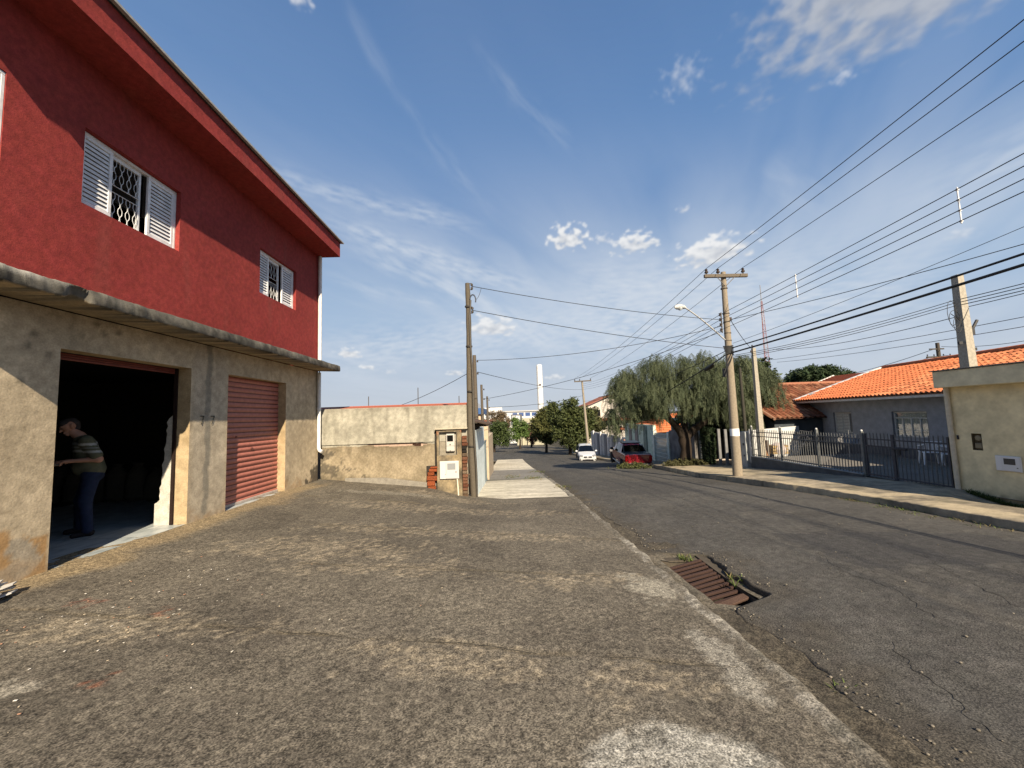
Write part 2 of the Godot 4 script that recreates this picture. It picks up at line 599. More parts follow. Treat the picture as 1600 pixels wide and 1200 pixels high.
func joint(p: Vector3, a: Vector2, b: Vector2, w: float) -> float:
	if p.x < minf(a.x, b.x) or p.x > maxf(a.x, b.x): return 0.0
	var t := (p.x - a.x) / (b.x - a.x)
	var z := lerpf(a.y, b.y, t) + N2.get_noise_2d(p.x * 1.3, a.y * 5.0) * 0.05
	return ss(w, w * 0.3, absf(p.z - z)) * ss(-0.35, 0.15, N1.get_noise_2d(p.x * 1.2 + 9.0, a.y))

func yard_col(p: Vector3) -> Color:
	var big := fb(p, 0.35)
	var m1 := fb(p + Vector3(20, 0, 0), 1.1)
	var m2 := fb(p + Vector3(0, 0, 50), 5.0)
	var m3 := fb(p + Vector3(9, 3, 0), 17.0)
	var dark := L(0.235, 0.205, 0.162)
	var pale := L(0.56, 0.495, 0.385)
	var sand := L(0.80, 0.67, 0.475)
	var t := clampf(0.30 + big * 0.34 + m1 * 0.30 + m2 * 0.22 + m3 * 0.26, 0, 1)
	var c := dark.lerp(pale, t)
	var w := 0.0
	for b in [[-0.8, -3.17, 0.42, 0.16], [0.03, -2.95, 0.2, 0.17], [-0.45, -3.0, 0.5, 0.25], [0.75, -4.66, 1.0, 0.22], [-1.4, -4.95, 0.9, 0.25], [-1.9, -6.7, 1.3, 0.3], [0.3, -6.5, 1.3, 0.25], [-2.1, -8.6, 1.3, 0.4], [-2.6, -5.6, 1.2, 0.5], [-0.3, -8.8, 1.4, 0.4], [0.9, -2.75, 0.35, 0.2], [-1.6, -10.3, 1.4, 0.35], [-3.3, -3.5, 1.0, 0.22]]:
		w = maxf(w, blot(p, b[0], b[1], b[2], b[3], 1.0, 2.0))
	c = c.lerp(sand, w * clampf(0.30 + m3 * 1.2 + m2 * 0.4, 0.0, 0.8))
	# joints between the poured slabs, filled with sand
	var j := maxf(joint(p, Vector2(-4.6, -3.82), Vector2(1.5, -2.95), 0.035), joint(p, Vector2(-3.6, -6.9), Vector2(1.75, -6.47), 0.045))
	j = maxf(j, joint(p, Vector2(-2.6, -5.05), Vector2(1.4, -4.75), 0.035))
	j = maxf(j, joint(p, Vector2(-4.6, -9.1), Vector2(1.6, -8.7), 0.05))
	c = c.lerp(L(0.34, 0.28, 0.185), j * 0.7)
	# dry sand washed along the foot of the house wall
	var sw := p.x + 5.2 + fb(p, 0.9) * 0.35 + m3 * 0.12
	c = c.lerp(L(0.70, 0.54, 0.33).lerp(L(0.55, 0.43, 0.26), clampf(0.5 + m2, 0, 1)), ss(0.62, 0.28, sw) * ss(-10.9, -9.9, p.z + m2))
	# cement slurry spilled near the kerb
	c = c.lerp(L(1.0, 0.96, 0.84).lerp(L(0.55, 0.52, 0.44), clampf(0.42 + m2 * 1.2 + m3 * 1.3, 0, 1)), blot(p, 0.80, -2.03, 0.50, 0.34, 0.30, 3.0))
	c = c.lerp(L(0.72, 0.67, 0.56), blot(p, 1.55, -3.05, 0.13, 0.5, 0.6, 3.0) * 0.85)
	c = c.lerp(L(0.78, 0.72, 0.58), blot(p, 1.5, -4.45, 0.22, 0.38, 0.8, 3.0) * 0.85)
	c = c.lerp(L(0.7, 0.64, 0.52), blot(p, -3.25, -2.72, 0.2, 0.07, 0.9, 4.0) * 0.8)
	c = c.lerp(L(0.62, 0.57, 0.46), blot(p, -2.9, -9.9, 1.1, 0.22, 0.8, 2.0) * 0.6)
	# brick dust
	c = c.lerp(L(0.52, 0.20, 0.11), blot(p, -2.74, -2.8, 0.09, 0.06, 1.5, 9.0) * clampf(m3 * 2.4 + 0.25, 0, 0.9))
	c = c.lerp(L(0.50, 0.20, 0.11), blot(p, -3.14, -3.77, 0.06, 0.08, 1.5, 9.0) * clampf(m3 * 2.4 + 0.2, 0, 0.8))
	c = c.lerp(L(0.40, 0.15, 0.10), blot(p, -4.05, -3.92, 0.14, 0.06, 1.5, 6.0) * clampf(m3 * 2.4 + 0.2, 0, 0.8))
	return c

func gravel_col(p: Vector3) -> Color:
	var t := clampf(0.5 + fb(p, 2.0) * 0.6 + fb(p, 13.0) * 0.7, 0, 1)
	return L(0.13, 0.112, 0.085).lerp(L(0.30, 0.255, 0.185), t)

func road_col(p: Vector3) -> Color:
	var t := fb(p, 0.22) * 0.35 + fb(p + Vector3(7, 0, 0), 1.4) * 0.28 + fb(p, 9.0) * 0.2
	var c := L(0.215, 0.203, 0.182) * (1.0 + t)
	c = c.lerp(L(0.28, 0.255, 0.215), ss(0.1, 0.45, N1.get_noise_3d(p.x * 0.9, 3.0, p.z * 0.16)) * 0.5)
	# darker mended rectangle and paler scrapes
	var e := N2.get_noise_2d(p.x * 2.0, p.z * 2.0) * 0.12
	if p.x + e > 4.15 and p.x + e < 7.2 and p.z + e < -4.75 and p.z + e > -6.55 + (p.x - 4.1) * 0.12:
		c = c.lerp(L(0.15, 0.145, 0.14), 0.75)
	if p.x + e > 3.3 and p.x + e < 5.6 and p.z + e < -11.2 and p.z + e > -14.5: c = c.lerp(L(0.165, 0.158, 0.15), 0.6)
	for b in [[3.2, -12.5, 0.9, 0.12], [4.6, -10.2, 0.9, 0.1], [2.9, -15.5, 1.2, 0.2], [4.2, -19.0, 1.4, 0.25], [4.9, -26.2, 1.7, 0.3], [2.6, -8.2, 0.3, 0.1], [5.2, -8.1, 0.6, 0.12], [3.0, -34.0, 1.6, 0.4], [6.4, -26.1, 0.8, 0.25]]:
		c = c.lerp(L(0.30, 0.275, 0.235), blot(p, b[0], b[1], b[2], b[3], 1.0, 2.0) * 0.55)
	c = c.lerp(L(0.26, 0.225, 0.165), ss(0.55, 0.0, kerb_x(p.z) - p.x + fb(p, 2.0) * 0.3) * 0.55)
	c = c.lerp(L(0.20, 0.17, 0.125), ss(0.7, 0.05, p.x - edge_x(p.z) + fb(p, 1.7) * 0.5) * 0.55)
	return c

func edge_x(z: float) -> float:   # ragged left edge of the asphalt
	var x := 2.16 + N2.get_noise_2d(z * 0.9, 1.0) * 0.12 + N2.get_noise_2d(z * 5.0, 4.0) * 0.04
	x += 0.52 * ss(-3.95, -4.30, z) * ss(-6.0, -5.65, z)
	x = lerpf(x, 1.92, ss(-6.5, -11.0, z))
	return x - 0.9 * ss(-22.0, -40.0, z) - 6.0 * ss(-42.0, -47.0, z)

func walk_col(p: Vector3) -> Color:
	var t := clampf(0.5 + fb(p, 0.45) * 0.9 + fb(p, 2.6) * 0.55 + fb(p, 11.0) * 0.35, 0, 1)
	var c := L(0.22, 0.19, 0.14).lerp(L(0.50, 0.42, 0.30), t)
	for b in [[7.95, -11.3, 0.5, 0.75], [8.3, -9.6, 0.35, 0.8], [9.1, -9.2, 0.9, 0.2], [9.2, -18.5, 1.6, 2.2], [8.6, -15.5, 0.6, 1.2], [8.5, -7.4, 0.35, 0.9]]:
		c = c.lerp(L(0.58, 0.48, 0.32), blot(p, b[0], b[1], b[2], b[3], 0.55, 1.6) * 0.8)
	# moss and dirt
	c = c.lerp(L(0.10, 0.10, 0.055), ss(0.12, 0.5, fb(p + Vector3(0, 0, 30), 1.1)) * 0.45)
	var j := absf(fposmod(p.z, 1.9) - 0.95 + N2.get_noise_2d(p.x * 2.0, p.z) * 0.03)
	c = c.lerp(L(0.09, 0.08, 0.055), ss(0.05, 0.015, j) * 0.6)
	return c

func leftwalk_col(p: Vector3) -> Color:
	var st := N1.get_noise_3d(p.x * 0.5, 2.0, p.z * 3.2)
	var t := clampf(0.52 + st * 0.9 + fb(p, 4.0) * 0.35, 0, 1)
	var c := L(0.40, 0.365, 0.29).lerp(L(0.80, 0.745, 0.61), t)
	c = c.lerp(L(0.21, 0.205, 0.195) * (0.85 + 0.3 * t), ss(-17.3, -17.5, p.z + st * 0.15 + p.x * 0.25) * ss(-26.0, -25.7, p.z + st * 0.2) * 0.92)
	c = c.lerp(L(0.10, 0.10, 0.055), ss(-16.6, -17.2, p.z + st * 0.4) * ss(-18.4, -18.0, p.z) * 0.35)
	return c

func make_ground():
	var far := mb(L(0.13, 0.115, 0.075))
	far.sheet([-1500, -500, -200, -90, -45, -25, -12, -8, 12, 30, 60, 120, 260, 600, 1500], [1500, 400, 120, 60, 30, 10, 0, -10, -20, -30, -40, -50, -60, -80, -100, -125, -150, -220, -400, -800, -2500],
		func(x, z): return Vector3(x, road_y(clampf(z, -300, 60)) - 0.30, z), func(p): return L(0.13, 0.115, 0.075) * (1.0 + 0.3 * N1.get_noise_2d(p.x * 0.1, p.z * 0.1)))
	struct("ground", far, M.yard)
	# forecourt
	var y := mb()
	var xs := seg(-5.6, 1.76, [[-4.7, 0.06], [1.76, 0.045]])
	var zs := seg(3.0, -11.3, [[-1.6, 0.4], [-5.2, 0.035], [-7.5, 0.06], [-11.3, 0.1]])
	y.sheet(xs, zs, func(x, z): return Vector3(x, yard_y(x, z) + fb(Vector3(x, 0, z), 1.4) * 0.008 + fb(Vector3(x, 4, z), 9.0) * 0.0022 - 0.012 * joint(Vector3(x, 0, z), Vector2(-4.6, -3.82), Vector2(1.5, -2.95), 0.03), z), yard_col)
	struct("forecourt_pavement", y, M.yard)
	# whitewashed kerb along the forecourt and the near pavement
	var k := mb()
	var kz := seg(6.0, -46.0, [[-1.0, 0.3], [-8.0, 0.045], [-14.0, 0.1], [-46.0, 0.4]])
	var prof := [Vector2(-0.12, -0.004), Vector2(-0.05, 0.009), Vector2(0.0, 0.011), Vector2(0.035, 0.002), Vector2(0.055, -0.04), Vector2(0.065, -0.16)]
	var kb := func(q, z):
		var p: Vector2 = prof[q]
		var w: float = N2.get_noise_2d(z * 1.8, 0.5) * 0.05 + N2.get_noise_2d(z * 9.0, q * 2.0) * 0.012
		var kx: float = 1.83 - 0.55 * ss(-22.0, -40.0, z)
		return Vector3(kx + p.x + w, (yard_y(1.8, z) if z > -11.3 else road_y(z)) + p.y + N2.get_noise_2d(z * 7.0, 9.0 + q) * 0.008, z)
	k.sheet(range(prof.size()), kz, kb, func(p):
		var t: float = clampf(0.45 + fb(p, 1.5) * 1.0 + fb(p, 8.0) * 0.7 + fb(p, 25.0) * 0.4, 0, 1)
		var cc: Color = L(0.34, 0.31, 0.25).lerp(L(0.95, 0.88, 0.74), t)
		return cc.lerp(yard_col(p) if p.z > -11.3 else leftwalk_col(p), clampf(ss(-0.30, 0.22, fb(p + Vector3(3, 0, 0), 2.2) + fb(p, 11.0) * 0.7 + (0.35 if p.x < 1.76 else 0.0)), 0, 0.92)))
	struct("kerb", k, M.yard)
	# gutter strip of dirt
	var g := mb()
	g.sheet(seg(1.70, 3.1, [[3.1, 0.05]]), seg(6.0, -14.0, [[-1.5, 0.4], [-6.6, 0.05], [-14.0, 0.15]]),
		func(x, z): return Vector3(x, road_y(z) - 0.056 + fb(Vector3(x, 0, z), 2.3) * 0.022 - 0.05 * ss(2.02, 2.3, x) * ss(-3.9, -4.3, z) * ss(-6.0, -5.7, z), z),
		func(p):
			var c: Color = gravel_col(p)
			# pale concrete collar round the drain
			var inside: float = ss(-3.95, -4.15, p.z) * ss(-6.0, -5.7, p.z) * ss(1.9, 2.0, p.x)
			return c.lerp(L(0.52, 0.46, 0.36).lerp(L(0.3, 0.26, 0.19), clampf(0.5 + fb(p, 6.0), 0, 1)), inside * 0.8),
		func(p): return p.x > 2.03 and p.x < 2.60 and p.z < -4.16 and p.z > -5.62)
	struct("gutter", g, M.yard)
	# asphalt: one sheet from its ragged edge to the far kerb, with a crust a few centimetres thick
	var r := mb()
	var rz := seg(25.0, -300.0, [[2.0, 2.0], [-1.6, 0.3], [-7.0, 0.06], [-14.0, 0.14], [-30.0, 0.4], [-60.0, 1.5], [-300.0, 10.0]])
	var us := [0.0, 0.0, 0.0]
	us.append_array(seg(0.006, 1.0, [[0.40, 0.012], [1.0, 0.02]]))
	var rc := [0]
	r.sheet(range(us.size()), rz, func(q, z):
		var x0: float = edge_x(z)
		var x1: float = kerb_x(z) + 0.02 + 3.0 * ss(-60.0, -75.0, z)
		var t: float = us[q]
		var x: float = lerpf(x0, x1, t)
		var yy: float = road_y(z) - 0.062 + 0.075 * sin(PI * clampf((x - 1.9) / 6.3, 0, 1)) + fb(Vector3(x, 0, z), 0.7) * 0.02 + fb(Vector3(x, 2, z), 6.0) * 0.003
		if q == 0: yy -= 0.10
		elif q == 1: x += 0.004; yy -= 0.02
		elif q == 2: x += 0.02
		return Vector3(x, yy, z), road_col)
	struct("road", r, M.asphalt)
	# cracks: thin lines of grit lying in the asphalt
	var ck := [[Vector2(4.15, -5.45), Vector2(3.87, -4.79), Vector2(3.95, -4.18), Vector2(3.62, -3.5)], [Vector2(2.95, -3.25), Vector2(2.84, -2.96), Vector2(2.70, -2.52), Vector2(2.60, -2.17), Vector2(2.7, -1.8)],
		[Vector2(5.3, -5.2), Vector2(4.91, -4.55), Vector2(4.55, -3.66), Vector2(4.6, -3.0)], [Vector2(3.3, -9.5), Vector2(3.6, -8.6), Vector2(4.3, -7.9), Vector2(4.2, -6.9)], [Vector2(6.2, -9.8), Vector2(5.4, -9.1), Vector2(4.6, -9.0)],
		[Vector2(2.5, -7.2), Vector2(3.1, -6.6), Vector2(3.3, -5.9)]]
	for line in ck:
		var cb := mb(L(0.055, 0.051, 0.045))
		var pts := []
		for q in line.size() - 1:
			for s in 14:
				var p: Vector2 = line[q].lerp(line[q + 1], s / 14.0)
				pts.append(p + Vector2(N1.get_noise_2d(p.y * 6.0, 3.0), N1.get_noise_2d(p.x * 6.0, 8.0)) * 0.07)
		for q in pts.size() - 1:
			var a: Vector2 = pts[q]; var b: Vector2 = pts[q + 1]
			var s := (b - a).normalized().orthogonal()
			var wa := 0.0015 + 0.007 * absf(N1.get_noise_2d(a.x * 9.0, a.y * 9.0)); var wb := 0.0015 + 0.007 * absf(N1.get_noise_2d(b.x * 9.0, b.y * 9.0))
			var P := func(v: Vector2) -> Vector3: return Vector3(v.x, road_y(v.y) - 0.058 + 0.075 * sin(PI * clampf((v.x - 1.9) / 6.3, 0, 1)) + fb(Vector3(v.x, 0, v.y), 0.7) * 0.02 + fb(Vector3(v.x, 2, v.y), 6.0) * 0.003, v.y)
			cb.quad(P.call(a + s * wa), P.call(b + s * wb), P.call(b - s * wb), P.call(a - s * wa))
		struct("road_crack", cb, M.plain)
	# open joints between the forecourt slabs
	for jn in [[Vector2(-4.5, -3.81), Vector2(1.6, -2.93)], [Vector2(-3.4, -6.87), Vector2(1.74, -6.47)], [Vector2(-2.4, -5.02), Vector2(1.2, -4.77)], [Vector2(-4.4, -9.08), Vector2(1.6, -8.7)], [Vector2(-0.9, -3.3), Vector2(-0.55, -6.6)]]:
		var jb := mb(L(0.065, 0.056, 0.043))
		var prev: Vector2 = jn[0]
		var n := int(jn[0].distance_to(jn[1]) / 0.05)
		for q in range(1, n + 1):
			var b: Vector2 = jn[0].lerp(jn[1], float(q) / n)
			b.y += N2.get_noise_2d(b.x * 2.0, jn[0].y * 5.0) * 0.04 + N2.get_noise_2d(b.x * 14.0, jn[0].y) * 0.012
			if N1.get_noise_2d(b.x * 1.4, b.y * 1.4 + jn[0].x) > -0.18:
				var s := (b - prev).normalized().orthogonal() * (0.0016 + 0.005 * absf(N2.get_noise_2d(b.x * 8.0, b.y * 8.0)))
				var P := func(v: Vector2) -> Vector3: return Vector3(v.x, yard_y(v.x, v.y) + fb(Vector3(v.x, 0, v.y), 1.4) * 0.008 + 0.004, v.y)
				jb.quad(P.call(prev + s), P.call(b + s), P.call(b - s), P.call(prev - s))
			prev = b
		struct("pavement_joint", jb, M.plain)
	# near pavement beyond the forecourt, paler concrete
	var lw := mb()
	lw.sheet(seg(-1.2, 1.70, [[1.70, 0.12]]), seg(-11.25, -46.0, [[-20.0, 0.12], [-46.0, 0.5]]), func(x, z): return Vector3(x, road_y(z) + 0.012 + (0.02 * ss(-11.5, -12.0, z)), z), leftwalk_col)
	struct("near_pavement", lw, M.walk)
	# far pavement and its kerb
	var fw := mb()
	var fz := seg(20.0, -62.0, [[-3.0, 0.5], [-20.0, 0.09], [-30.0, 0.25], [-62.0, 0.6]])
	var fu := [0.0, 0.0, 0.02, 0.04]
	fu.append_array(seg(0.08, 1.0, [[1.0, 0.035]]))
	fw.sheet(range(fu.size()), fz, func(q, z):
		var kx: float = kerb_x(z) + N2.get_noise_2d(z * 2.5, 3.0) * 0.03
		var x: float = lerpf(kx, 11.4, fu[q])
		var yy: float = walk_y(x, z) + fb(Vector3(x, 8, z), 1.2) * 0.012
		if q == 0: yy = road_y(z) - 0.16
		elif q == 1: yy -= 0.02
		if q < 3: yy += N2.get_noise_2d(z * 6.0, 1.0) * 0.012
		return Vector3(x, yy, z), func(p):
			var c: Color = walk_col(p)
			return c)
	struct("far_pavement", fw, M.walk)

func make_drain():
	var pit := mb(L(0.10, 0.085, 0.065))
	var y0 := -1.0; var y1 := -0.46
	pit.bx(2.60, 2.72, y0, y1 - 0.03, -5.74, -4.04); pit.bx(1.93, 2.03, y0, y1 - 0.03, -5.74, -4.04)
	pit.bx(2.031, 2.599, y0, y1 - 0.02, -4.158, -4.04); pit.bx(2.031, 2.599, y0, y1 - 0.05, -5.74, -5.622); pit.bx(2.031, 2.599, y0, y0 + 0.05, -5.62, -4.16)
	struct("drain_pit", pit, M.walk)
	var t := thing("storm_drain_grate", "rusty iron storm drain grate sunk in the gutter", "drain grate", Vector3(2.315, road_y(-4.9) - 0.13, -4.9))
	var slope := atan(0.055)
	var bs := Basis(Vector3(1, 0, 0), slope)
	var bar := mb(L(0.135, 0.078, 0.06))
	bar.boxb(Vector3.ZERO, Vector3(0.60, 0.03, 0.036), Basis(), 0.005)
	var bm := bar.mesh(M.rust)
	for q in 11:
		var z := -0.51 + q * 0.093
		var o := put("bar", bm, t, null, bs * Vector3(rng.randf_range(-0.008, 0.008), rng.randf_range(-0.004, 0.004), z))
		o.rotation = Vector3(slope, 0.42 + rng.randf_range(-0.03, 0.03), 0)
	var wide := mb(L(0.22, 0.135, 0.10))
	wide.boxb(Vector3.ZERO, Vector3(0.60, 0.03, 0.08), Basis(), 0.006)
	var w := put("end_bar", wide.mesh(M.rust), t, null, bs * Vector3(-0.01, 0.03, 0.525))
	w.rotation = Vector3(0.22, 0.44, 0.03)
	var rail := mb(L(0.10, 0.052, 0.04))
	rail.boxb(bs * Vector3(0.262, -0.03, -0.02), Vector3(0.022, 0.03, 1.25), bs); rail.boxb(bs * Vector3(-0.262, -0.03, -0.02), Vector3(0.022, 0.03, 1.25), bs)
	obj("side_rail", rail, M.rust, t)

# ------------------------------------------------------------------ the red house with two garage doors
func red_col(p: Vector3, _u = 0, _w = 0) -> Color:
	var t := fb(p, 0.8) * 0.16 + fb(p, 4.0) * 0.14 + fb(p + Vector3(3, 0, 0), 14.0) * 0.10
	var c := L(0.325, 0.052, 0.046) * (1.0 + t)
	c = c.lerp(L(0.30, 0.075, 0.062), ss(0.2, 0.55, N1.get_noise_3d(p.x, p.y * 0.35, p.z * 2.6)) * 0.4)
	return c

func low_col(p: Vector3, _u = 0, _w = 0) -> Color:
	var t := clampf(0.55 + fb(p, 0.7) * 0.55 + fb(p, 3.0) * 0.40 + fb(p, 12.0) * 0.30, 0, 1)
	var c := L(0.40, 0.325, 0.22).lerp(L(0.72, 0.60, 0.42), t)
	# grey cement skim between the doors and over the lintels
	var g := ss(-6.55, -6.75, p.z) * ss(-7.55, -7.35, p.z)
	c = c.lerp(L(0.52, 0.47, 0.385) * (0.8 + 0.4 * t), g * 0.45)
	c = c.lerp(L(0.50, 0.45, 0.36) * (0.8 + 0.4 * t), ss(2.35, 2.75, p.y + fb(p, 1.2) * 0.6) * 0.28)
	# vertical drip between the doors
	var dz := absf(p.z + 6.98 + N2.get_noise_2d(p.y * 1.6, 2.0) * 0.06)
	c = c.lerp(L(0.24, 0.225, 0.185), ss(0.085, 0.045, dz + fb(p, 9.0) * 0.02) * ss(-0.05, 0.2, p.y) * 0.75)
	c = c.lerp(L(0.30, 0.26, 0.19), ss(0.05, 0.02, absf(p.z + 4.76 + N2.get_noise_2d(p.y * 2.6, 6.0) * 0.05)) * 0.4)
	# old trowel line near the floor left of the open door, blown plaster below it
	var ln := absf(p.y - 0.72 - N2.get_noise_2d(p.z * 3.0, 1.0) * 0.05 - (p.z + 4.3) * 0.10)
	if p.z > -4.66: c = c.lerp(L(0.20, 0.145, 0.09), ss(0.03, 0.008, ln) * ss(-0.3, 0.2, fb(p, 2.0)) * 0.7)
	var peel := ss(0.33, 0.27, p.y + fb(p, 2.2) * 0.34 + fb(p, 9.0) * 0.07 - ss(-4.62, -4.15, p.z) * 0.18)
	if p.z > -4.66: c = c.lerp(L(0.46, 0.27, 0.11).lerp(L(0.44, 0.38, 0.29), ss(-0.1, 0.12, fb(p, 3.2))), peel * 0.9)
	# splash stains at the foot of the wall
	c = c.lerp(L(0.46, 0.315, 0.175), ss(0.24, 0.16, p.y + fb(p, 1.9) * 0.38 + fb(p, 9.0) * 0.10) * clampf(0.45 + fb(p, 4.0) * 0.7, 0, 0.75))
	# dark spots of damp above the first door
	for b in [[2.72, -4.9], [2.80, -5.15], [2.86, -5.35], [2.5, -4.35], [2.42, -4.55], [2.1, -4.3], [2.64, -4.4], [2.9, -5.05]]:
		var d := Vector2(p.y - b[0], (p.z - b[1]) * 1.1).length() + fb(p, 8.0) * 0.03
		c = c.lerp(L(0.17, 0.15, 0.11), ss(0.055, 0.02, d) * 0.6)
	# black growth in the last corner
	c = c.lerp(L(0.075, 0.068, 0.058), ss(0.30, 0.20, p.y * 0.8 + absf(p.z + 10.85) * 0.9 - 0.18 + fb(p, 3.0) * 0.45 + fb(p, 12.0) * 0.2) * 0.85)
	return c

func ledge_col(p: Vector3) -> Color:
	var t := clampf(0.40 + fb(p, 1.2) * 0.7 + fb(p, 5.0) * 0.6 + fb(p, 19.0) * 0.5, 0, 1)
	var c := L(0.060, 0.057, 0.050).lerp(L(0.24, 0.225, 0.19), t)
	c = c.lerp(L(0.48, 0.46, 0.41), ss(3.05, 3.12, p.y + fb(p, 3.0) * 0.08) * ss(-4.3, -3.7, p.z + fb(p, 2.0) * 0.4))
	return c

func window_at(par: Node3D, z0: float, z1: float, X := -5.285) -> Node3D:
	var y0 := 4.39; var y1 := 5.375
	var w := Node3D.new()
	w.name = numbered(par, "window")
	par.add_child(w)
	var white := L(0.80, 0.81, 0.82)
	var fr := mb(white)
	var t := 0.035
	fr.bx(X - 0.05, X + 0.015, y0, y0 + t, z0, z1, 0.004); fr.bx(X - 0.05, X + 0.015, y1 - t, y1, z0, z1, 0.004)
	fr.bx(X - 0.05, X + 0.015, y0 + t, y1 - t, z0, z0 + t, 0.004); fr.bx(X - 0.05, X + 0.015, y0 + t, y1 - t, z1 - t, z1, 0.004)
	obj("frame", fr, M.white, w)
	var ya := y0 + t; var yb := y1 - t
	# z1 is the near end. near shutter, opening with grille, far shutter
	var wd := z1 - z0
	var leaves := [[z1 - t - wd * 0.275, z1 - t], [z0 + t, z0 + t + wd * 0.315]]
	for k in 2:
		var a: float = leaves[k][0]; var b: float = leaves[k][1]
		var sh := mb(white)
		var s := 0.045
		sh.bx(X - 0.022, X + 0.012, ya, ya + s, a, b, 0.003); sh.bx(X - 0.022, X + 0.012, yb - s, yb, a, b, 0.003)
		sh.bx(X - 0.022, X + 0.012, ya + s, yb - s, a, a + s, 0.003); sh.bx(X - 0.022, X + 0.012, ya + s, yb - s, b - s, b, 0.003)
		sh.col = L(0.25, 0.25, 0.26)  # dark grey sheet paints the shade between the white louvres
		sh.bx(X - 0.028, X - 0.024, ya + s, yb - s, a + s, b - s)
		obj("shutter", sh, M.white, w)
		var sl := mb(white)
		sl.boxb(Vector3.ZERO, Vector3(0.006, 0.056, b - a - 2 * s), Basis(Vector3(0, 0, 1), 0.38), 0.001)
		var sm := sl.mesh(M.white)
		var n := 14
		for q in n:
			put("louvre", sm, w, null, Vector3(X - 0.004, ya + s + (yb - ya - 2 * s) * (q + 0.5) / n, (a + b) / 2))
	var ga: float = leaves[1][1]; var gb: float = leaves[0][0]
	var gl := mb()
	gl.bx(X - 0.075, X - 0.07, ya, yb, ga, ga + 0.11)
	obj("glass", gl, M.glass, w)
	# sliding sash stile left part open
	var st := mb(white)
	st.bx(X - 0.065, X - 0.03, ya, yb, ga + 0.075, ga + 0.11, 0.003)
	st.bx(X - 0.065, X - 0.03, yb - 0.06, yb, ga + 0.11, gb, 0.003)
	obj("sash", st, M.white, w)
	var gr := mb(L(0.72, 0.73, 0.74))
	var zc := ga + 0.10
	var gw := gb - zc
	for row in 2:
		var r0: float = ya + 0.01 if row == 0 else ya + (yb - ya) * 0.53
		var r1: float = ya + (yb - ya) * 0.42 if row == 0 else yb - 0.06
		for yy in [r0, r1]:
			gr.tube([Vector3(X - 0.028, yy, zc), Vector3(X - 0.028, yy, gb)], 0.006, 5)
		for q in 4:
			var z := zc + gw * (q + 0.5) / 4.0
			for sg in [-1.0, 1.0]:
				var pts := []
				var m := 16
				for s in m + 1:
					var u := float(s) / m
					var wv := [1.0, 0.15, 0.15, 1.0, 1.0, 0.15, 0.15, 1.0]
					var off: float = absf(fposmod(u * 2.0 + 0.25, 1.0) - 0.5) * 2.0
					pts.append(Vector3(X - 0.028, lerpf(r0, r1, u), z + sg * (0.004 + 0.026 * clampf((off - 0.25) * 2.4, 0, 1))))
				gr.tube(pts, 0.0048, 4, false)
	obj("grille", gr, M.white, w)
	return w

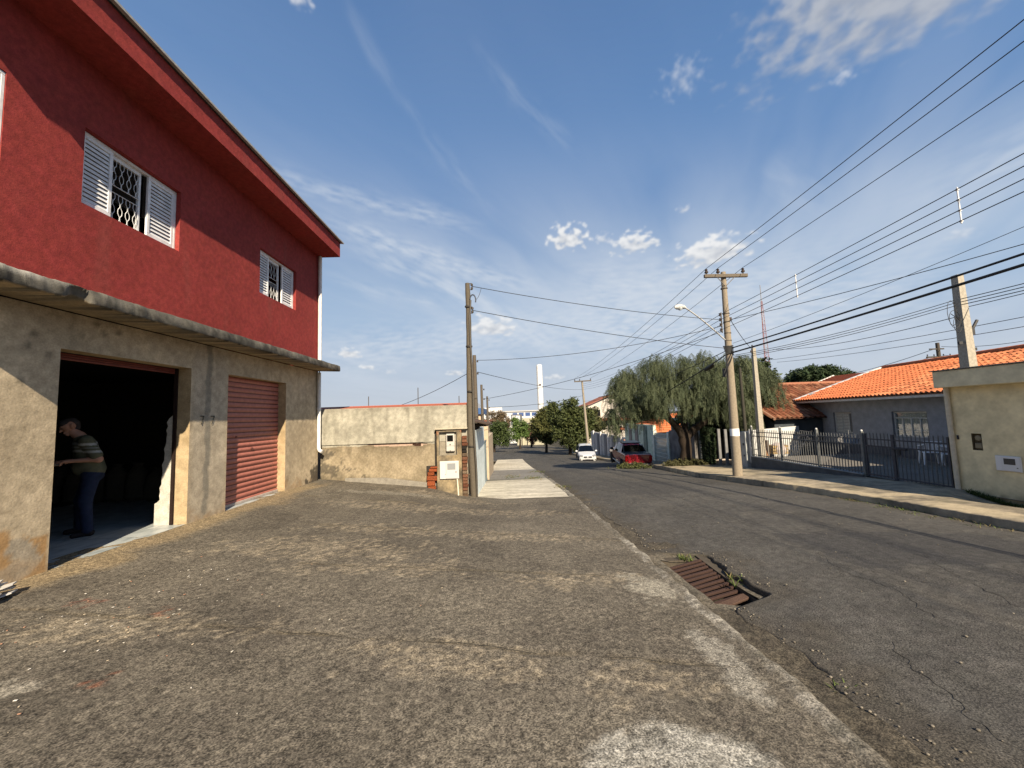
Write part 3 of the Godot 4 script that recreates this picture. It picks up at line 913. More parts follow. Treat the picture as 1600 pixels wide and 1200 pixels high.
func make_red_house():
	var h := thing("red_house", "two storey house with red upper floor over stained bare plaster garages", "house", Vector3(0, 0, 0))
	var X := -5.2
	var Zn := -2.3; var Zf := -11.03
	var O := Vector3(X, 0, Zn)
	var U := Vector3(0, 0, -1); var Wv := Vector3(0, 1, 0)
	var R := func(z0, z1, y0, y1) -> Rect2: return Rect2(Zn - z0, y0, z0 - z1, y1 - y0)
	# lower wall
	var lw := mb()
	var d1 := [-4.665, -6.60, 2.525]; var d2 := [-7.475, -9.43, 2.52]
	var holes := [R.call(d1[0], d1[1], -0.1, d1[2]), R.call(d2[0], d2[1], -0.1, d2[2])]
	# U x W must face +x : (0,0,-1)x(0,1,0) = (1,0,0)
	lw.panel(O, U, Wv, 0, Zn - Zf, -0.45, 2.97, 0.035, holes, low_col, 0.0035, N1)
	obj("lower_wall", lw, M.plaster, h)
	# reveals of the two openings
	var jam := func(p: Vector3, _u, _w) -> Color:
		var t: float = clampf(0.5 + fb(p, 2.0) * 0.8 + fb(p, 9.0) * 0.4, 0, 1)
		return L(0.40, 0.30, 0.17).lerp(L(0.58, 0.45, 0.28), t)
	for d in [d1, d2]:
		var rv := mb()
		var dep := 0.21
		rv.panel(Vector3(X, 0, d[1]), Vector3(-1, 0, 0), Wv, 0, dep, -0.05, d[2], 0.07, [], jam)          # far jamb, faces +z
		rv.panel(Vector3(X - dep, 0, d[0]), Vector3(1, 0, 0), Wv, 0, dep, -0.05, d[2], 0.07, [], jam)     # near jamb, faces -z
		rv.panel(Vector3(X, d[2], d[0]), U, Vector3(-1, 0, 0), 0, d[0] - d[1], 0, dep, 0.1, [], jam)      # head
		obj("door_reveal", rv, M.plaster, h)
	# inner face of the front wall, ragged plaster return by the far jamb
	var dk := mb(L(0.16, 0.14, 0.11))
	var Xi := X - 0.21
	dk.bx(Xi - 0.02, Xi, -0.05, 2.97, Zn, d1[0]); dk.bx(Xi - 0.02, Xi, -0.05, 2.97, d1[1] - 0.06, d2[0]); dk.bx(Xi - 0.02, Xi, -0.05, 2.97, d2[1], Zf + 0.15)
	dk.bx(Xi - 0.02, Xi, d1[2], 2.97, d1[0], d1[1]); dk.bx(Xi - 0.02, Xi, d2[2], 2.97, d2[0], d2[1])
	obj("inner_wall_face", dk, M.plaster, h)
	var rt := mb(L(0.62, 0.59, 0.52))
	var pg := PackedVector2Array()
	pg.append(Vector2(0.0, 0.0))
	pg.append(Vector2(0.27, 0.0)); pg.append(Vector2(0.27, 0.34)); pg.append(Vector2(0.23, 0.36))
	for q in 22:
		pg.append(Vector2(lerpf(0.205, 0.10, q / 21.0) + rng.randf_range(-0.016, 0.016), 0.40 + q * 0.062))
	pg.append(Vector2(0.0, 1.78))
	rt.prism(pg, Vector3(Xi - 0.045, 0.0, d1[1] - 0.005), Vector3(-1, 0, 0), Wv, Vector3(0, 0, 1) * 0.05)
	obj("broken_plaster_edge", rt, M.plaster, h)
	for zz in [d1[1] + 0.002, d1[0] - 0.03]:
		var rail := mb(L(0.055, 0.03, 0.022))
		rail.bx(Xi - 0.045, Xi + 0.004, 0.0, d1[2], zz, zz + 0.028)
		obj("guide_rail", rail, M.rust, h)
	# rolled-up shutter seen under the first lintel
	var roll := thing_part(h, "rolled_shutter")
	for q in 3:
		var rb := mb(L(0.20, 0.055, 0.045))
		rb.bx(Xi - 0.06, Xi - 0.03, d1[2] - 0.03 - q * 0.03, d1[2] - 0.003 - q * 0.03, d1[1] + 0.03, d1[0] - 0.03, 0.006)
		obj("slat", rb, M.metal, roll)
	# second shutter, closed
	var dr := thing_part(h, "roller_shutter")
	var slb := mb(L(0.46, 0.17, 0.13))
	var n := 25
	var sh := (d2[2] as float) / n
	var cs := []
	for q in 9:
		var a := PI * q / 8.0
		cs.append(Vector2(0.014 * sin(a), -sh * 0.40 + sh * 0.80 * q / 8.0))
	for q in 8:
		var p0: Vector2 = cs[q]; var p1: Vector2 = cs[q + 1]
		slb.quad(Vector3(p0.x, p0.y, (d2[0] - d2[1]) / 2), Vector3(p0.x, p0.y, -(d2[0] - d2[1]) / 2), Vector3(p1.x, p1.y, -(d2[0] - d2[1]) / 2), Vector3(p1.x, p1.y, (d2[0] - d2[1]) / 2))
	slb.col = L(0.15, 0.05, 0.04)
	slb.bx(-0.012, -0.002, sh * 0.36, sh * 0.64, -(d2[0] - d2[1]) / 2, (d2[0] - d2[1]) / 2)
	var slm := slb.mesh(M.metal)
	for q in n:
		put("slat", slm, dr, null, Vector3(X - 0.185 + rng.randf_range(-0.003, 0.003), sh * (q + 0.5), (d2[0] + d2[1]) / 2))
	var bb := mb(L(0.46, 0.40, 0.36))
	bb.bx(X - 0.19, X - 0.155, 0.0, 0.055, d2[1] + 0.01, d2[0] - 0.01, 0.008)
	obj("bottom_bar", bb, M.metal, dr)
	var gp := mb(L(0.20, 0.075, 0.06))
	gp.bx(X - 0.185, X - 0.155, 1.05, 1.09, -8.50, -8.42, 0.006)
	obj("handle", gp, M.metal, dr)
	var lkp := mb(L(0.20, 0.075, 0.06)); lkp.bx(X - 0.185, X - 0.155, 1.32, 1.345, -8.0, -7.97, 0.004)
	obj("lock", lkp, M.metal, dr)
	# garage interior
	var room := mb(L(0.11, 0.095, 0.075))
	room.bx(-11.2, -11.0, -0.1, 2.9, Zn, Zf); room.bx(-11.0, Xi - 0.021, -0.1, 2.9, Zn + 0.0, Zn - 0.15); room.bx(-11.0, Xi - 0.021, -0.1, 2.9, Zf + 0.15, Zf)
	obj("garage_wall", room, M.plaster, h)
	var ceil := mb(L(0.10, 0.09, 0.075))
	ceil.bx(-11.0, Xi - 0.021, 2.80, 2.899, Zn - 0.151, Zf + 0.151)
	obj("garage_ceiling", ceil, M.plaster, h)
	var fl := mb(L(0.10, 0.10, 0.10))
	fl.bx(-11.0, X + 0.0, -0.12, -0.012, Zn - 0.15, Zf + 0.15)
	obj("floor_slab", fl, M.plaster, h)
	var tiles := []
	for v in 4:
		var tb := MB.new()
		var cf := func(p: Vector3, _u, _w) -> Color:
			var s: float = N1.get_noise_3d(p.x * 7.0 + v * 31.0, v * 9.0, p.z * 2.0) * 0.6 + fb(p + Vector3(v, 0, 0), 12.0) * 0.25
			return L(0.20, 0.235, 0.245).lerp(L(0.50, 0.53, 0.52), clampf(0.5 + s, 0, 1))
		tb.panel(Vector3(-0.223, 0, 0.223), Vector3(1, 0, 0), Vector3(0, 0, -1), 0, 0.446, 0, 0.446, 0.03, [], cf)
		tiles.append(tb.mesh(M.tilefloor))
	for a in 9:
		for b in 15:
			put("floor_tile", tiles[rng.randi() % 4], h, null, Vector3(X - 0.01 - 0.225 - a * 0.45, 0.0 + rng.randf_range(0, 0.0015), -3.0 - b * 0.45))
	# concrete ledge between the floors
	var lg := mb()
	var lprof := [Vector2(0.0, 0.185), Vector2(0.56, 0.172), Vector2(0.60, 0.155), Vector2(0.61, 0.09), Vector2(0.605, 0.02), Vector2(0.58, 0.0), Vector2(0.0, 0.03)]
	var lz := seg(-3.05, -11.02, [[-5.2, 0.03], [-11.02, 0.06]])
	lg.sheet(range(lprof.size()), lz, func(q, z):
		var p: Vector2 = lprof[q]
		var e: float = N1.get_noise_2d(z * 3.0, 2.0) * 0.016 + N1.get_noise_2d(z * 11.0, q * 3.0) * 0.008
		var bite: float = ss(-4.42, -4.34, z) * ss(-4.12, -4.24, z) if q > 2 and q < 6 else 0.0
		return Vector3(X + p.x + (e if q > 0 and q < 6 else 0.0) - bite * 0.05, 2.955 + p.y + (e * 0.6 if q < 6 else 0.0) + bite * 0.05, z),
		func(p): 
			if p.x < -4.62 and p.y < 3.0: return L(0.46, 0.37, 0.24) * (0.85 + fb(p, 3.0) * 0.5 + fb(p, 15.0) * 0.25)
			return ledge_col(p))
	lg.col = L(0.2, 0.18, 0.15)
	lg.bx(X, X + 0.58, 2.985, 3.11, -11.02, -11.025); lg.bx(X, X + 0.58, 2.985, 3.11, -3.055, -3.05)
	obj("ledge", lg, M.rough_plaster, h)
	# upper wall
	var uw := mb()
	var wins := [[-6.265, -4.79], [-9.82, -8.355], [-4.0, -2.55]]
	var wh := []
	for w in wins: wh.append(R.call(w[1], w[0], 4.385, 5.38))
	uw.panel(O, U, Wv, 0, Zn - Zf, 3.10, 6.27, 0.06, wh, red_col, 0.004, N1)
	obj("upper_wall", uw, M.red, h)
	for w in wins:
		var rv := mb()
		rv.panel(Vector3(X, 0, w[0]), Vector3(-1, 0, 0), Wv, 0, 0.12, 4.385, 5.38, 0.06, [], red_col)
		rv.panel(Vector3(X - 0.12, 0, w[1]), Vector3(1, 0, 0), Wv, 0, 0.12, 4.385, 5.38, 0.06, [], red_col)
		rv.panel(Vector3(X, 5.38, w[1]), U, Vector3(-1, 0, 0), 0, w[1] - w[0], 0, 0.12, 0.06, [], red_col)
		rv.panel(Vector3(X - 0.12, 4.385, w[1]), U, Vector3(1, 0, 0), 0, w[1] - w[0], 0, 0.12, 0.06, [], red_col)
		obj("window_reveal", rv, M.red, h)
		window_at(h, w[0], w[1], -5.285 if w[0] < -4.5 else -5.225)
	# end wall, back wall, upper floor slab; near-black plane paints upper room shade
	var ew := mb(L(0.40, 0.33, 0.23))
	ew.bx(-11.2, X - 0.01, -0.6, 2.97, Zf + 0.0, Zf - 0.02); ew.col = L(0.40, 0.07, 0.06); ew.bx(-11.2, X - 0.01, 2.97, 6.9, Zf, Zf - 0.02); ew.bx(-11.2, X - 0.01, 2.97, 6.9, Zn + 0.02, Zn); ew.col = L(0.40, 0.33, 0.23); ew.bx(-11.2, X - 0.01, -0.6, 2.97, Zn, Zn + 0.02)
	ew.bx(-11.22, -11.2, -0.6, 6.9, Zf, Zn)
	ew.bx(-11.0, X - 0.13, 2.9, 2.96, Zn, Zf); ew.col = L(0.05, 0.05, 0.05); ew.bx(-8.0, -7.9, 2.96, 6.2, Zn, Zf)
	obj("outer_wall_and_dark_plane", ew, M.plaster, h)
	# roof: soffit, fascia, metal edge
	var sf := mb()
	sf.panel(Vector3(-4.6, 6.255, -3.05), U, Vector3(-1, 0, 0), 0, 7.97, 0, 0.62, 0.15, [], red_col)
	obj("soffit", sf, M.red, h)
	var fa := mb()
	fa.panel(Vector3(-4.6, 0, -3.05), U, Wv, 0, 7.97, 6.245, 6.655, 0.08, [], red_col, 0.004, N1)
	fa.panel(Vector3(-4.6, 0, -11.02), Vector3(-1, 0, 0), Wv, 0, 0.6, 6.245, 6.655, 0.2, [], red_col)
	fa.panel(Vector3(-5.2, 0, -3.05), Vector3(1, 0, 0), Wv, 0, 0.6, 6.245, 6.655, 0.2, [], red_col)
	obj("fascia", fa, M.red, h)
	var fl2 := mb(L(0.05, 0.05, 0.055))
	fl2.bx(-4.605, -4.575, 6.656, 6.69, -3.04, -11.035)
	obj("drip_edge", fl2, M.metal, h)
	var rf := mb(L(0.42, 0.42, 0.41))
	rf.boxb(Vector3(-7.95, 7.02, -6.65), Vector3(6.9, 0.03, 8.9), Basis(Vector3(0, 0, 1), -0.10))
	obj("roof", rf, M.metal, h)
	# white downpipe at the far corner
	var dp := mb(L(0.80, 0.80, 0.79))
	dp.tube([Vector3(-5.13, 6.25, -10.96), Vector3(-5.13, 3.16, -10.96)], 0.048, 12)
	dp.tube([Vector3(-5.14, 2.94, -10.96), Vector3(-5.14, 0.86, -10.96), Vector3(-5.11, 0.80, -10.95), Vector3(-5.04, 0.77, -10.94)], 0.048, 12)
	dp.lathe([Vector2(0.049, 0), Vector2(0.056, 0.01), Vector2(0.056, 0.07), Vector2(0.049, 0.08)], Vector3(-5.14, 1.9, -10.96), Vector3.UP, 12)
	obj("downpipe", dp, M.white, h)
	var dc := mb(L(0.06, 0.05, 0.05))
	dc.tube([Vector3(-5.17, 6.25, -11.035), Vector3(-5.17, 0.75, -11.035)], 0.015, 6)
	obj("conduit", dc, M.black, h)
	# house number daubed in dark paint
	for q in 2:
		var tm := TextMesh.new()
		tm.text = "7"
		var sfn := SystemFont.new()
		sfn.font_names = PackedStringArray(["Droid Sans"])
		tm.font = sfn
		tm.font_size = 16; tm.pixel_size = 0.0125; tm.depth = 0.002; tm.curve_step = 1.0
		var nm := put("house_number", tm, h, M.ink, Vector3(X + 0.012, 1.66, -6.85 - q * 0.24))
		nm.rotation = Vector3(0, PI / 2, 0)
	# dim things at the back of the garage
	var s := thing("sack_row", "row of dark upright sacks against the back of the open garage", "sacks", Vector3(-8.6, 0, -8.9))
	for q in 6:
		var sb := mb(L(0.11, 0.095, 0.07))
		var hgt := rng.randf_range(0.62, 0.78)
		sb.lathe([Vector2(0.13, 0.0), Vector2(0.19, 0.08), Vector2(0.20, hgt * 0.5), Vector2(0.17, hgt * 0.8), Vector2(0.07, hgt), Vector2(0.1, hgt + 0.06)], Vector3(-1.2 + q * 0.42, 0.0, rng.randf_range(-0.06, 0.06)), Vector3(rng.randf_range(-0.1, 0.1), 1, 0).normalized(), 12)
		obj("sack", sb, M.cloth, s)
	var bench := thing("workbench", "dark wooden workbench in front of the man in the garage", "workbench", Vector3(-7.02, 0, -5.62), 0.8)
	var bt := mb(L(0.14, 0.10, 0.065)); bt.bx(-0.25, 0.25, 0.84, 0.89, -0.6, 0.6, 0.008); obj("top", bt, M.wood, bench)
	for a in [-0.2, 0.2]:
		for b in [-0.52, 0.52]:
			var lb := mb(L(0.12, 0.085, 0.055)); lb.bx(a - 0.035, a + 0.035, 0, 0.839, b - 0.035, b + 0.035, 0.004); obj("leg", lb, M.wood, bench)

func thing_part(par: Node3D, called: String) -> Node3D:
	var o := Node3D.new()
	o.name = numbered(par, called)
	par.add_child(o)
	return o

# ------------------------------------------------------------------ end wall, meter pillar, next plots on the near side
func endwall_col(p: Vector3, _u = 0, _w = 0) -> Color:
	var t := clampf(0.5 + fb(p, 1.3) * 0.7 + fb(p, 5.0) * 0.45 + fb(p, 15.0) * 0.3, 0, 1)
	var drip := N1.get_noise_3d(p.x * 5.0, p.y * 0.7, 1.0)
	if p.y > 0.87 + N2.get_noise_2d(p.x * 2.0, 3.0) * 0.03:
		var c := L(0.31, 0.295, 0.24).lerp(L(0.51, 0.485, 0.40), t)
		c = c.lerp(L(0.24, 0.225, 0.18), ss(0.05, 0.45, drip) * 0.55)
		return c.lerp(L(0.20, 0.18, 0.14), ss(1.78, 1.9, p.y + drip * 0.15) * 0.35)
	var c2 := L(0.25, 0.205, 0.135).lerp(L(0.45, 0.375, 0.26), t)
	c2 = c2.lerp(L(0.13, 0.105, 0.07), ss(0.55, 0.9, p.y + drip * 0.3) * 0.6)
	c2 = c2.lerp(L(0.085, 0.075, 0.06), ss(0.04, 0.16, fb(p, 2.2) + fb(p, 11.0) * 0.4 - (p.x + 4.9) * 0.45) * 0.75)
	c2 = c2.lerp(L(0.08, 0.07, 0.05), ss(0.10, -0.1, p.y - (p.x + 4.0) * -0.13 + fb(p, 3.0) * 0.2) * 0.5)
	return c2

func make_left_side():
	var w := thing("boundary_wall", "cracked beige plaster wall closing the end of the concrete forecourt", "wall", Vector3(0, 0, 0))
	var Z := -11.2
	var cr := [Rect2(1.30, 0.875, 0.4, 0.045), Rect2(1.48, 0.845, 0.42, 0.075), Rect2(1.90, 0.83, 0.5, 0.085), Rect2(2.40, 0.84, 0.25, 0.065), Rect2(2.60, 0.815, 0.24, 0.085), Rect2(2.84, 0.85, 0.12, 0.04), Rect2(1.1, 0.90, 0.25, 0.02)]
	var fr := mb()
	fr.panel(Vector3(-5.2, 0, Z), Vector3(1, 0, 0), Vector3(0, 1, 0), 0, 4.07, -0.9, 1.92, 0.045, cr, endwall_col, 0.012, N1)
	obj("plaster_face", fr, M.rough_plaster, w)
	var bk := mb(L(0.56, 0.40, 0.31))
	bk.bx(-5.2, -2.66, -0.9, 1.90, Z - 0.16, Z - 0.035); bk.bx(-2.42, -1.13, -0.9, 1.90, Z - 0.16, Z - 0.035)
	bk.bx(-2.66, -2.42, 0.94, 1.90, Z - 0.16, Z - 0.035); bk.bx(-2.66, -2.42, -0.9, 0.80, Z - 0.16, Z - 0.035)
	bk.bx(-2.66, -2.42, 0.80, 0.94, Z - 0.16, Z - 0.15)
	obj("block_core", bk, M.rough_plaster, w)
	var tp := mb(L(0.42, 0.38, 0.30)); tp.bx(-5.2, -1.13, 1.905, 1.925, Z - 0.17, Z + 0.03); tp.bx(-1.13, -1.12, -0.9, 1.92, Z - 0.16, Z)
	obj("top_edge", tp, M.rough_plaster, w)
	var up := mb()
	up.panel(Vector3(-5.2, 0, Z + 0.032), Vector3(1, 0, 0), Vector3(0, 1, 0), 0, 4.07, 0.925, 1.915, 0.06, [], endwall_col, 0.008, N1)
	up.col = L(0.4, 0.36, 0.28)
	up.quad(Vector3(-5.2, 0.925, Z), Vector3(-1.13, 0.925, Z), Vector3(-1.13, 0.925, Z + 0.032), Vector3(-5.2, 0.925, Z + 0.032))
	obj("upper_render", up, M.plaster, w)
	var ft := mb(L(0.30, 0.275, 0.235))
	var pf := PackedVector2Array([Vector2(-4.5, -0.3), Vector2(-2.0, -0.75), Vector2(-2.0, -0.22), Vector2(-2.6, -0.14), Vector2(-3.4, -0.02), Vector2(-4.5, 0.01)])
	ft.prism(pf, Vector3(0, 0, Z + 0.06), Vector3(1, 0, 0), Vector3(0, 1, 0), Vector3(0, 0, 0.05))
	obj("footing", ft, M.plaster, w)

	# meter pillar
	var m := thing("meter_pillar", "short stained masonry pillar holding two meter boxes beside the wooden pole", "meter pillar", Vector3(0, 0, 0))
	var mz := -11.05
	var pcol := func(p: Vector3, _u, _w) -> Color:
		var t: float = clampf(0.45 + fb(p, 2.4) * 0.8 + fb(p, 9.0) * 0.5, 0, 1)
		var c: Color = L(0.16, 0.135, 0.095).lerp(L(0.42, 0.33, 0.20), t)
		c = c.lerp(L(0.06, 0.052, 0.042), ss(0.0, 0.5, fb(p + Vector3(4, 0, 0), 1.6)) * 0.7)
		c = c.lerp(L(0.46, 0.34, 0.18), ss(0.3, -0.1, absf(p.y - 0.52) - 0.02 + fb(p, 4.0) * 0.2) * ss(-1.7, -1.5, p.x) * 0.5)
		return c.lerp(L(0.48, 0.20, 0.10), ss(0.1, 0.4, fb(p + Vector3(0, 8, 0), 3.0)) * ss(1.05, 1.2, p.y) * 0.8)
	var pf2 := mb()
	pf2.panel(Vector3(-1.95, 0, mz), Vector3(1, 0, 0), Vector3(0, 1, 0), 0, 0.68, -0.95, 1.25, 0.04, [Rect2(0.06, 0.55, 0.50, 0.64)], pcol, 0.014, N1)
	pf2.panel(Vector3(-1.95, 0, mz - 0.15), Vector3(0, 0, 1), Vector3(0, 1, 0), 0, 0.15, -0.95, 1.25, 0.06, [], pcol)
	pf2.panel(Vector3(-1.27, 0, mz), Vector3(0, 0, -1), Vector3(0, 1, 0), 0, 0.15, -0.95, 1.25, 0.06, [], pcol)
	obj("render_face", pf2, M.rough_plaster, m)
	var nic := mb(L(0.30, 0.27, 0.21))
	nic.bx(-1.90, -1.38, 0.54, 1.20, mz - 0.15, mz - 0.13); nic.bx(-1.90, -1.885, 0.55, 1.19, mz - 0.13, mz - 0.002); nic.bx(-1.395, -1.38, 0.55, 1.19, mz - 0.13, mz - 0.002)
	nic.bx(-1.89, -1.39, 1.188, 1.20, mz - 0.13, mz - 0.002); nic.bx(-1.89, -1.39, 0.54, 0.552, mz - 0.13, mz - 0.002)
	obj("niche", nic, M.plaster, m)
	var cap := mb(L(0.56, 0.50, 0.38)); cap.bx(-1.99, -1.10, 1.252, 1.29, mz - 0.17, mz + 0.05, 0.008); obj("cap", cap, M.plaster, m)
	var em := thing_part(m, "electricity_meter")
	var eb := mb(L(0.44, 0.425, 0.39)); eb.bx(-1.70, -1.46, 0.64, 1.13, mz - 0.125, mz - 0.03, 0.02); obj("case", eb, M.plastic, em)
	var ew := mb(); ew.bx(-1.665, -1.50, 0.92, 1.09, mz - 0.031, mz - 0.022, 0.004); obj("window", ew, M.glass, em)
	var ek := mb(L(0.12, 0.11, 0.1)); ek.bx(-1.60, -1.565, 0.82, 0.85, mz - 0.031, mz - 0.018, 0.004); ek.bx(-1.705, -1.455, 0.795, 0.80, mz - 0.031, mz - 0.027); ek.bx(-1.60, -1.565, 0.66, 0.675, mz - 0.031, mz - 0.024); obj("seal", ek, M.plastic, em)
	var wm := thing_part(m, "water_meter_box")
	var wb := mb(L(0.50, 0.495, 0.48)); wb.bx(-1.87, -1.35, -0.09, 0.39, mz + 0.003, mz + 0.05, 0.008); obj("case", wb, M.plastic, wm)
	var wd := mb(L(0.47, 0.465, 0.45)); wd.bx(-1.705, -1.37, -0.07, 0.37, mz + 0.051, mz + 0.058, 0.003); obj("door", wd, M.plastic, wm)
	var ww := mb(L(0.23, 0.24, 0.25)); ww.bx(-1.66, -1.44, 0.16, 0.33, mz + 0.0585, mz + 0.063, 0.002); obj("window", ww, M.glass2, wm)
	var wl := mb(L(0.15, 0.14, 0.13)); wl.bx(-1.44, -1.41, 0.08, 0.11, mz + 0.0585, mz + 0.07, 0.004); wl.tube([Vector3(-1.73, 0.02, mz + 0.054), Vector3(-1.69, 0.06, mz + 0.056), Vector3(-1.69, 0.30, mz + 0.056)], 0.004, 4); obj("lock", wl, M.plastic, wm)
	var pp := mb(L(0.62, 0.56, 0.42)); pp.tube([Vector3(-1.40, -0.10, mz + 0.03), Vector3(-1.385, -0.35, mz + 0.03), Vector3(-1.37, -0.66, mz + 0.05)], 0.022, 8); obj("water_pipe", pp, M.plastic, m)
	# broken hollow bricks left showing on both sides of the pillar
	var bx0 := -1.26
	var yy := -0.62
	while yy < 0.98:
		var hh := rng.randf_range(0.085, 0.1)
		var bb := mb([L(0.40, 0.16, 0.09), L(0.42, 0.30, 0.20), L(0.34, 0.22, 0.14), L(0.46, 0.22, 0.13)][rng.randi() % 4] * rng.randf_range(0.6, 1.0))
		var dxx := rng.randf_range(-0.03, 0.01)
		if yy > 0.55 and yy < 0.78: bb.col = L(0.05, 0.04, 0.035)
		bb.bx(bx0, bx0 + 0.15 + dxx, yy, yy + hh - 0.012, mz - 0.15, mz - 0.02 - rng.randf_range(0, 0.06), 0.008)
		obj("brick", bb, M.brick, m)
		yy += hh
	var bl := [[-2.22, -2.0, -0.44, -0.28], [-2.23, -2.02, -0.275, -0.14], [-2.24, -1.96, -0.135, -0.005], [-2.22, -2.04, 0.0, 0.10], [-2.18, -1.96, 0.105, 0.19], [-2.14, -1.93, 0.195, 0.25]]
	for b in bl:
		var bb := mb(L(0.66, 0.17, 0.06) * rng.randf_range(0.75, 1.05))
		bb.boxb(Vector3((b[0] + b[1]) / 2, (b[2] + b[3]) / 2, mz - 0.07 + rng.randf_range(-0.02, 0.02)), Vector3(b[1] - b[0], b[3] - b[2] - 0.008, 0.12), Basis(Vector3(0, 0, 1), rng.randf_range(-0.05, 0.05)), 0.01)
		obj("brick", bb, M.brick, m)
	var cav := mb(L(0.03, 0.027, 0.022)); cav.bx(-2.27, -1.96, -0.55, 0.26, mz - 0.148, mz - 0.135); cav.bx(-2.02, -1.955, 0.24, 1.24, mz - 0.148, mz - 0.10)
	obj("broken_gap", cav, M.plain, m)

	# wooden service pole, its conduit and hardware
	var sp := thing("wooden_service_pole", "weathered wooden service pole with curved conduit beside the meter pillar", "utility pole", Vector3(-0.97, -0.75, -11.3))
	var pts := []; var rd := []
	for q in 22:
		var u := q / 21.0
		pts.append(Vector3(-0.02 * u * 4 - 0.035 * sin(u * 5.0), u * 6.22, 0.0)); rd.append(lerpf(0.098, 0.07, u) + 0.004 * sin(q * 2.3))
	var pb := mb(L(0.13, 0.112, 0.085)); pb.tube(pts, rd, 10); obj("shaft", pb, M.wood, sp)
	var cd := mb(L(0.09, 0.08, 0.07))
	var cpts := []
	for q in 12: cpts.append(Vector3(0.085 - 0.012 * q * 0.6 + 0.012 * sin(q * 1.1), 0.1 + q * 0.46, 0.085))
	cpts.append(Vector3(0.04, 5.70, 0.06))
	cd.tube(cpts, 0.028, 7); obj("conduit", cd, M.metal, sp)
	var hk := mb(L(0.05, 0.055, 0.075))
	var hp := []
	for q in 10:
		var a := PI * 0.95 - q / 9.0 * PI * 1.1
		hp.append(Vector3(0.075 + 0.085 * cos(a) + 0.03, 5.70 + 0.16 * maxf(sin(a), -0.4), 0.06))
	hk.tube(hp, 0.02, 6); obj("hooked_conduit", hk, M.black, sp)
	var ins := mb(L(0.05, 0.04, 0.035))
	for yv in [6.12, 5.42]:
		for e in [-0.05, 0.05]: ins.lathe([Vector2(0.0, -0.03), Vector2(0.035, -0.03), Vector2(0.035, 0.03), Vector2(0.0, 0.03)], Vector3(0.08, yv + e, 0.0), Vector3.UP, 8)
		ins.bx(-0.02, 0.09, yv + 0.085, yv + 0.10, -0.015, 0.015); ins.bx(-0.02, 0.09, yv - 0.10, yv - 0.085, -0.015, 0.015)
	obj("insulator", ins, M.plastic, sp)
	for yv in [1.5, 3.05, 4.35, 5.52]:
		var bd := mb(L(0.05, 0.045, 0.04)); bd.lathe([Vector2(0.095, -0.02), Vector2(0.097, 0.02)], Vector3(-0.04 + 0.0, yv, 0.02), Vector3.UP, 10); obj("band", bd, M.metal, sp)

	# light blue wall of the next plot with a tile hood on top, fronting the pavement
	var b := thing("light_blue_wall", "pale blue plot wall along the pavement just behind the wooden pole", "wall", Vector3(0, 0, 0))
	var bc := func(p: Vector3, _u, _w) -> Color: return L(0.78, 0.88, 0.90) * (0.92 + fb(p, 1.5) * 0.18 + fb(p, 8.0) * 0.12)
	var bw := mb()
	bw.panel(Vector3(-0.93, 0, -11.55), Vector3(0, 0, -1), Vector3(0, 1, 0), 0, 4.6, -1.6, 1.18, 0.08, [], bc)
	bw.panel(Vector3(-1.1, 0, -11.55), Vector3(1, 0, 0), Vector3(0, 1, 0), 0, 0.17, -1.6, 1.18, 0.08, [], bc)
	bw.col = L(0.55, 0.66, 0.70); bw.bx(-1.10, -0.931, -1.6, 1.179, -16.15, -11.56)
	obj("wall", bw, M.paint, b)
	var gt := mb(L(0.16, 0.20, 0.22))
	for q in 22: gt.bx(-0.97, -0.945, -1.25, 0.55, -16.3 - q * 0.075, -16.33 - q * 0.075)
	gt.bx(-0.99, -0.93, 0.5, 0.55, -17.95, -16.3); gt.bx(-0.99, -0.93, -1.2, -1.15, -17.95, -16.3)
	obj("gate", gt, M.metal, b)
	var pk := mb(L(0.52, 0.42, 0.30)); pk.bx(-1.15, -0.85, -1.8, 1.15, -18.4, -18.0, 0.01); pk.bx(-1.1, -0.9, -2.6, 0.6, -25.0, -18.4); obj("gate_pillar", pk, M.paint, b)
	var hd := thing("tile_hood", "dark weathered tile hood over the gate of the pale blue wall", "canopy", Vector3(-1.0, 1.18, -13.4))
	for q in 9:
		for k in 3:
			var tb := mb(L(0.085, 0.06, 0.048) * rng.randf_range(0.6, 1.4))
			tb.boxb(Vector3(-0.32 + k * 0.30, 0.36 - k * 0.085 + rng.randf_range(-0.015, 0.015), 1.5 - q * 0.36), Vector3(0.34, 0.04, 0.33), Basis(Vector3(0, 0, 1), -0.27 + rng.randf_range(-0.05, 0.05)), 0.008)
			obj("tile", tb, M.tile, hd)
	var hb := mb(L(0.06, 0.045, 0.035))
	for q in 4: hb.bx(-0.55, 0.38, 0.10, 0.17, 1.3 - q * 0.85, 1.36 - q * 0.85)
	hb.bx(-0.5, -0.42, 0.0, 0.12, -1.4, 1.5); hb.bx(-0.06, 0.0, -0.01, 0.10, -1.4, 1.5)
	obj("rafter", hb, M.wood, hd)
	# two more plain service poles further along
	for e in [[-1.2, -16.0, 4.14, 0.09, "grey service pole behind the wooden pole, above the pale blue wall"], [-1.22, -20.5, 3.3, 0.08, "thin dark service pole at the end of the pale blue wall"], [-1.2, -26.0, 2.98, 0.08, "slender service pole farthest along the near pavement"]]:
		var gp := thing("service_pole", e[4], "utility pole", Vector3(e[0], road_y(e[1]) - 0.05, e[1]))
		var g := mb(L(0.13, 0.112, 0.09)); g.tube([Vector3(0, 0, 0), Vector3(-0.03, e[2] - road_y(e[1]), 0)], [e[3] + 0.02, e[3] - 0.02], 9); obj("shaft", g, M.wood, gp)
		var gi := mb(L(0.05, 0.045, 0.04))
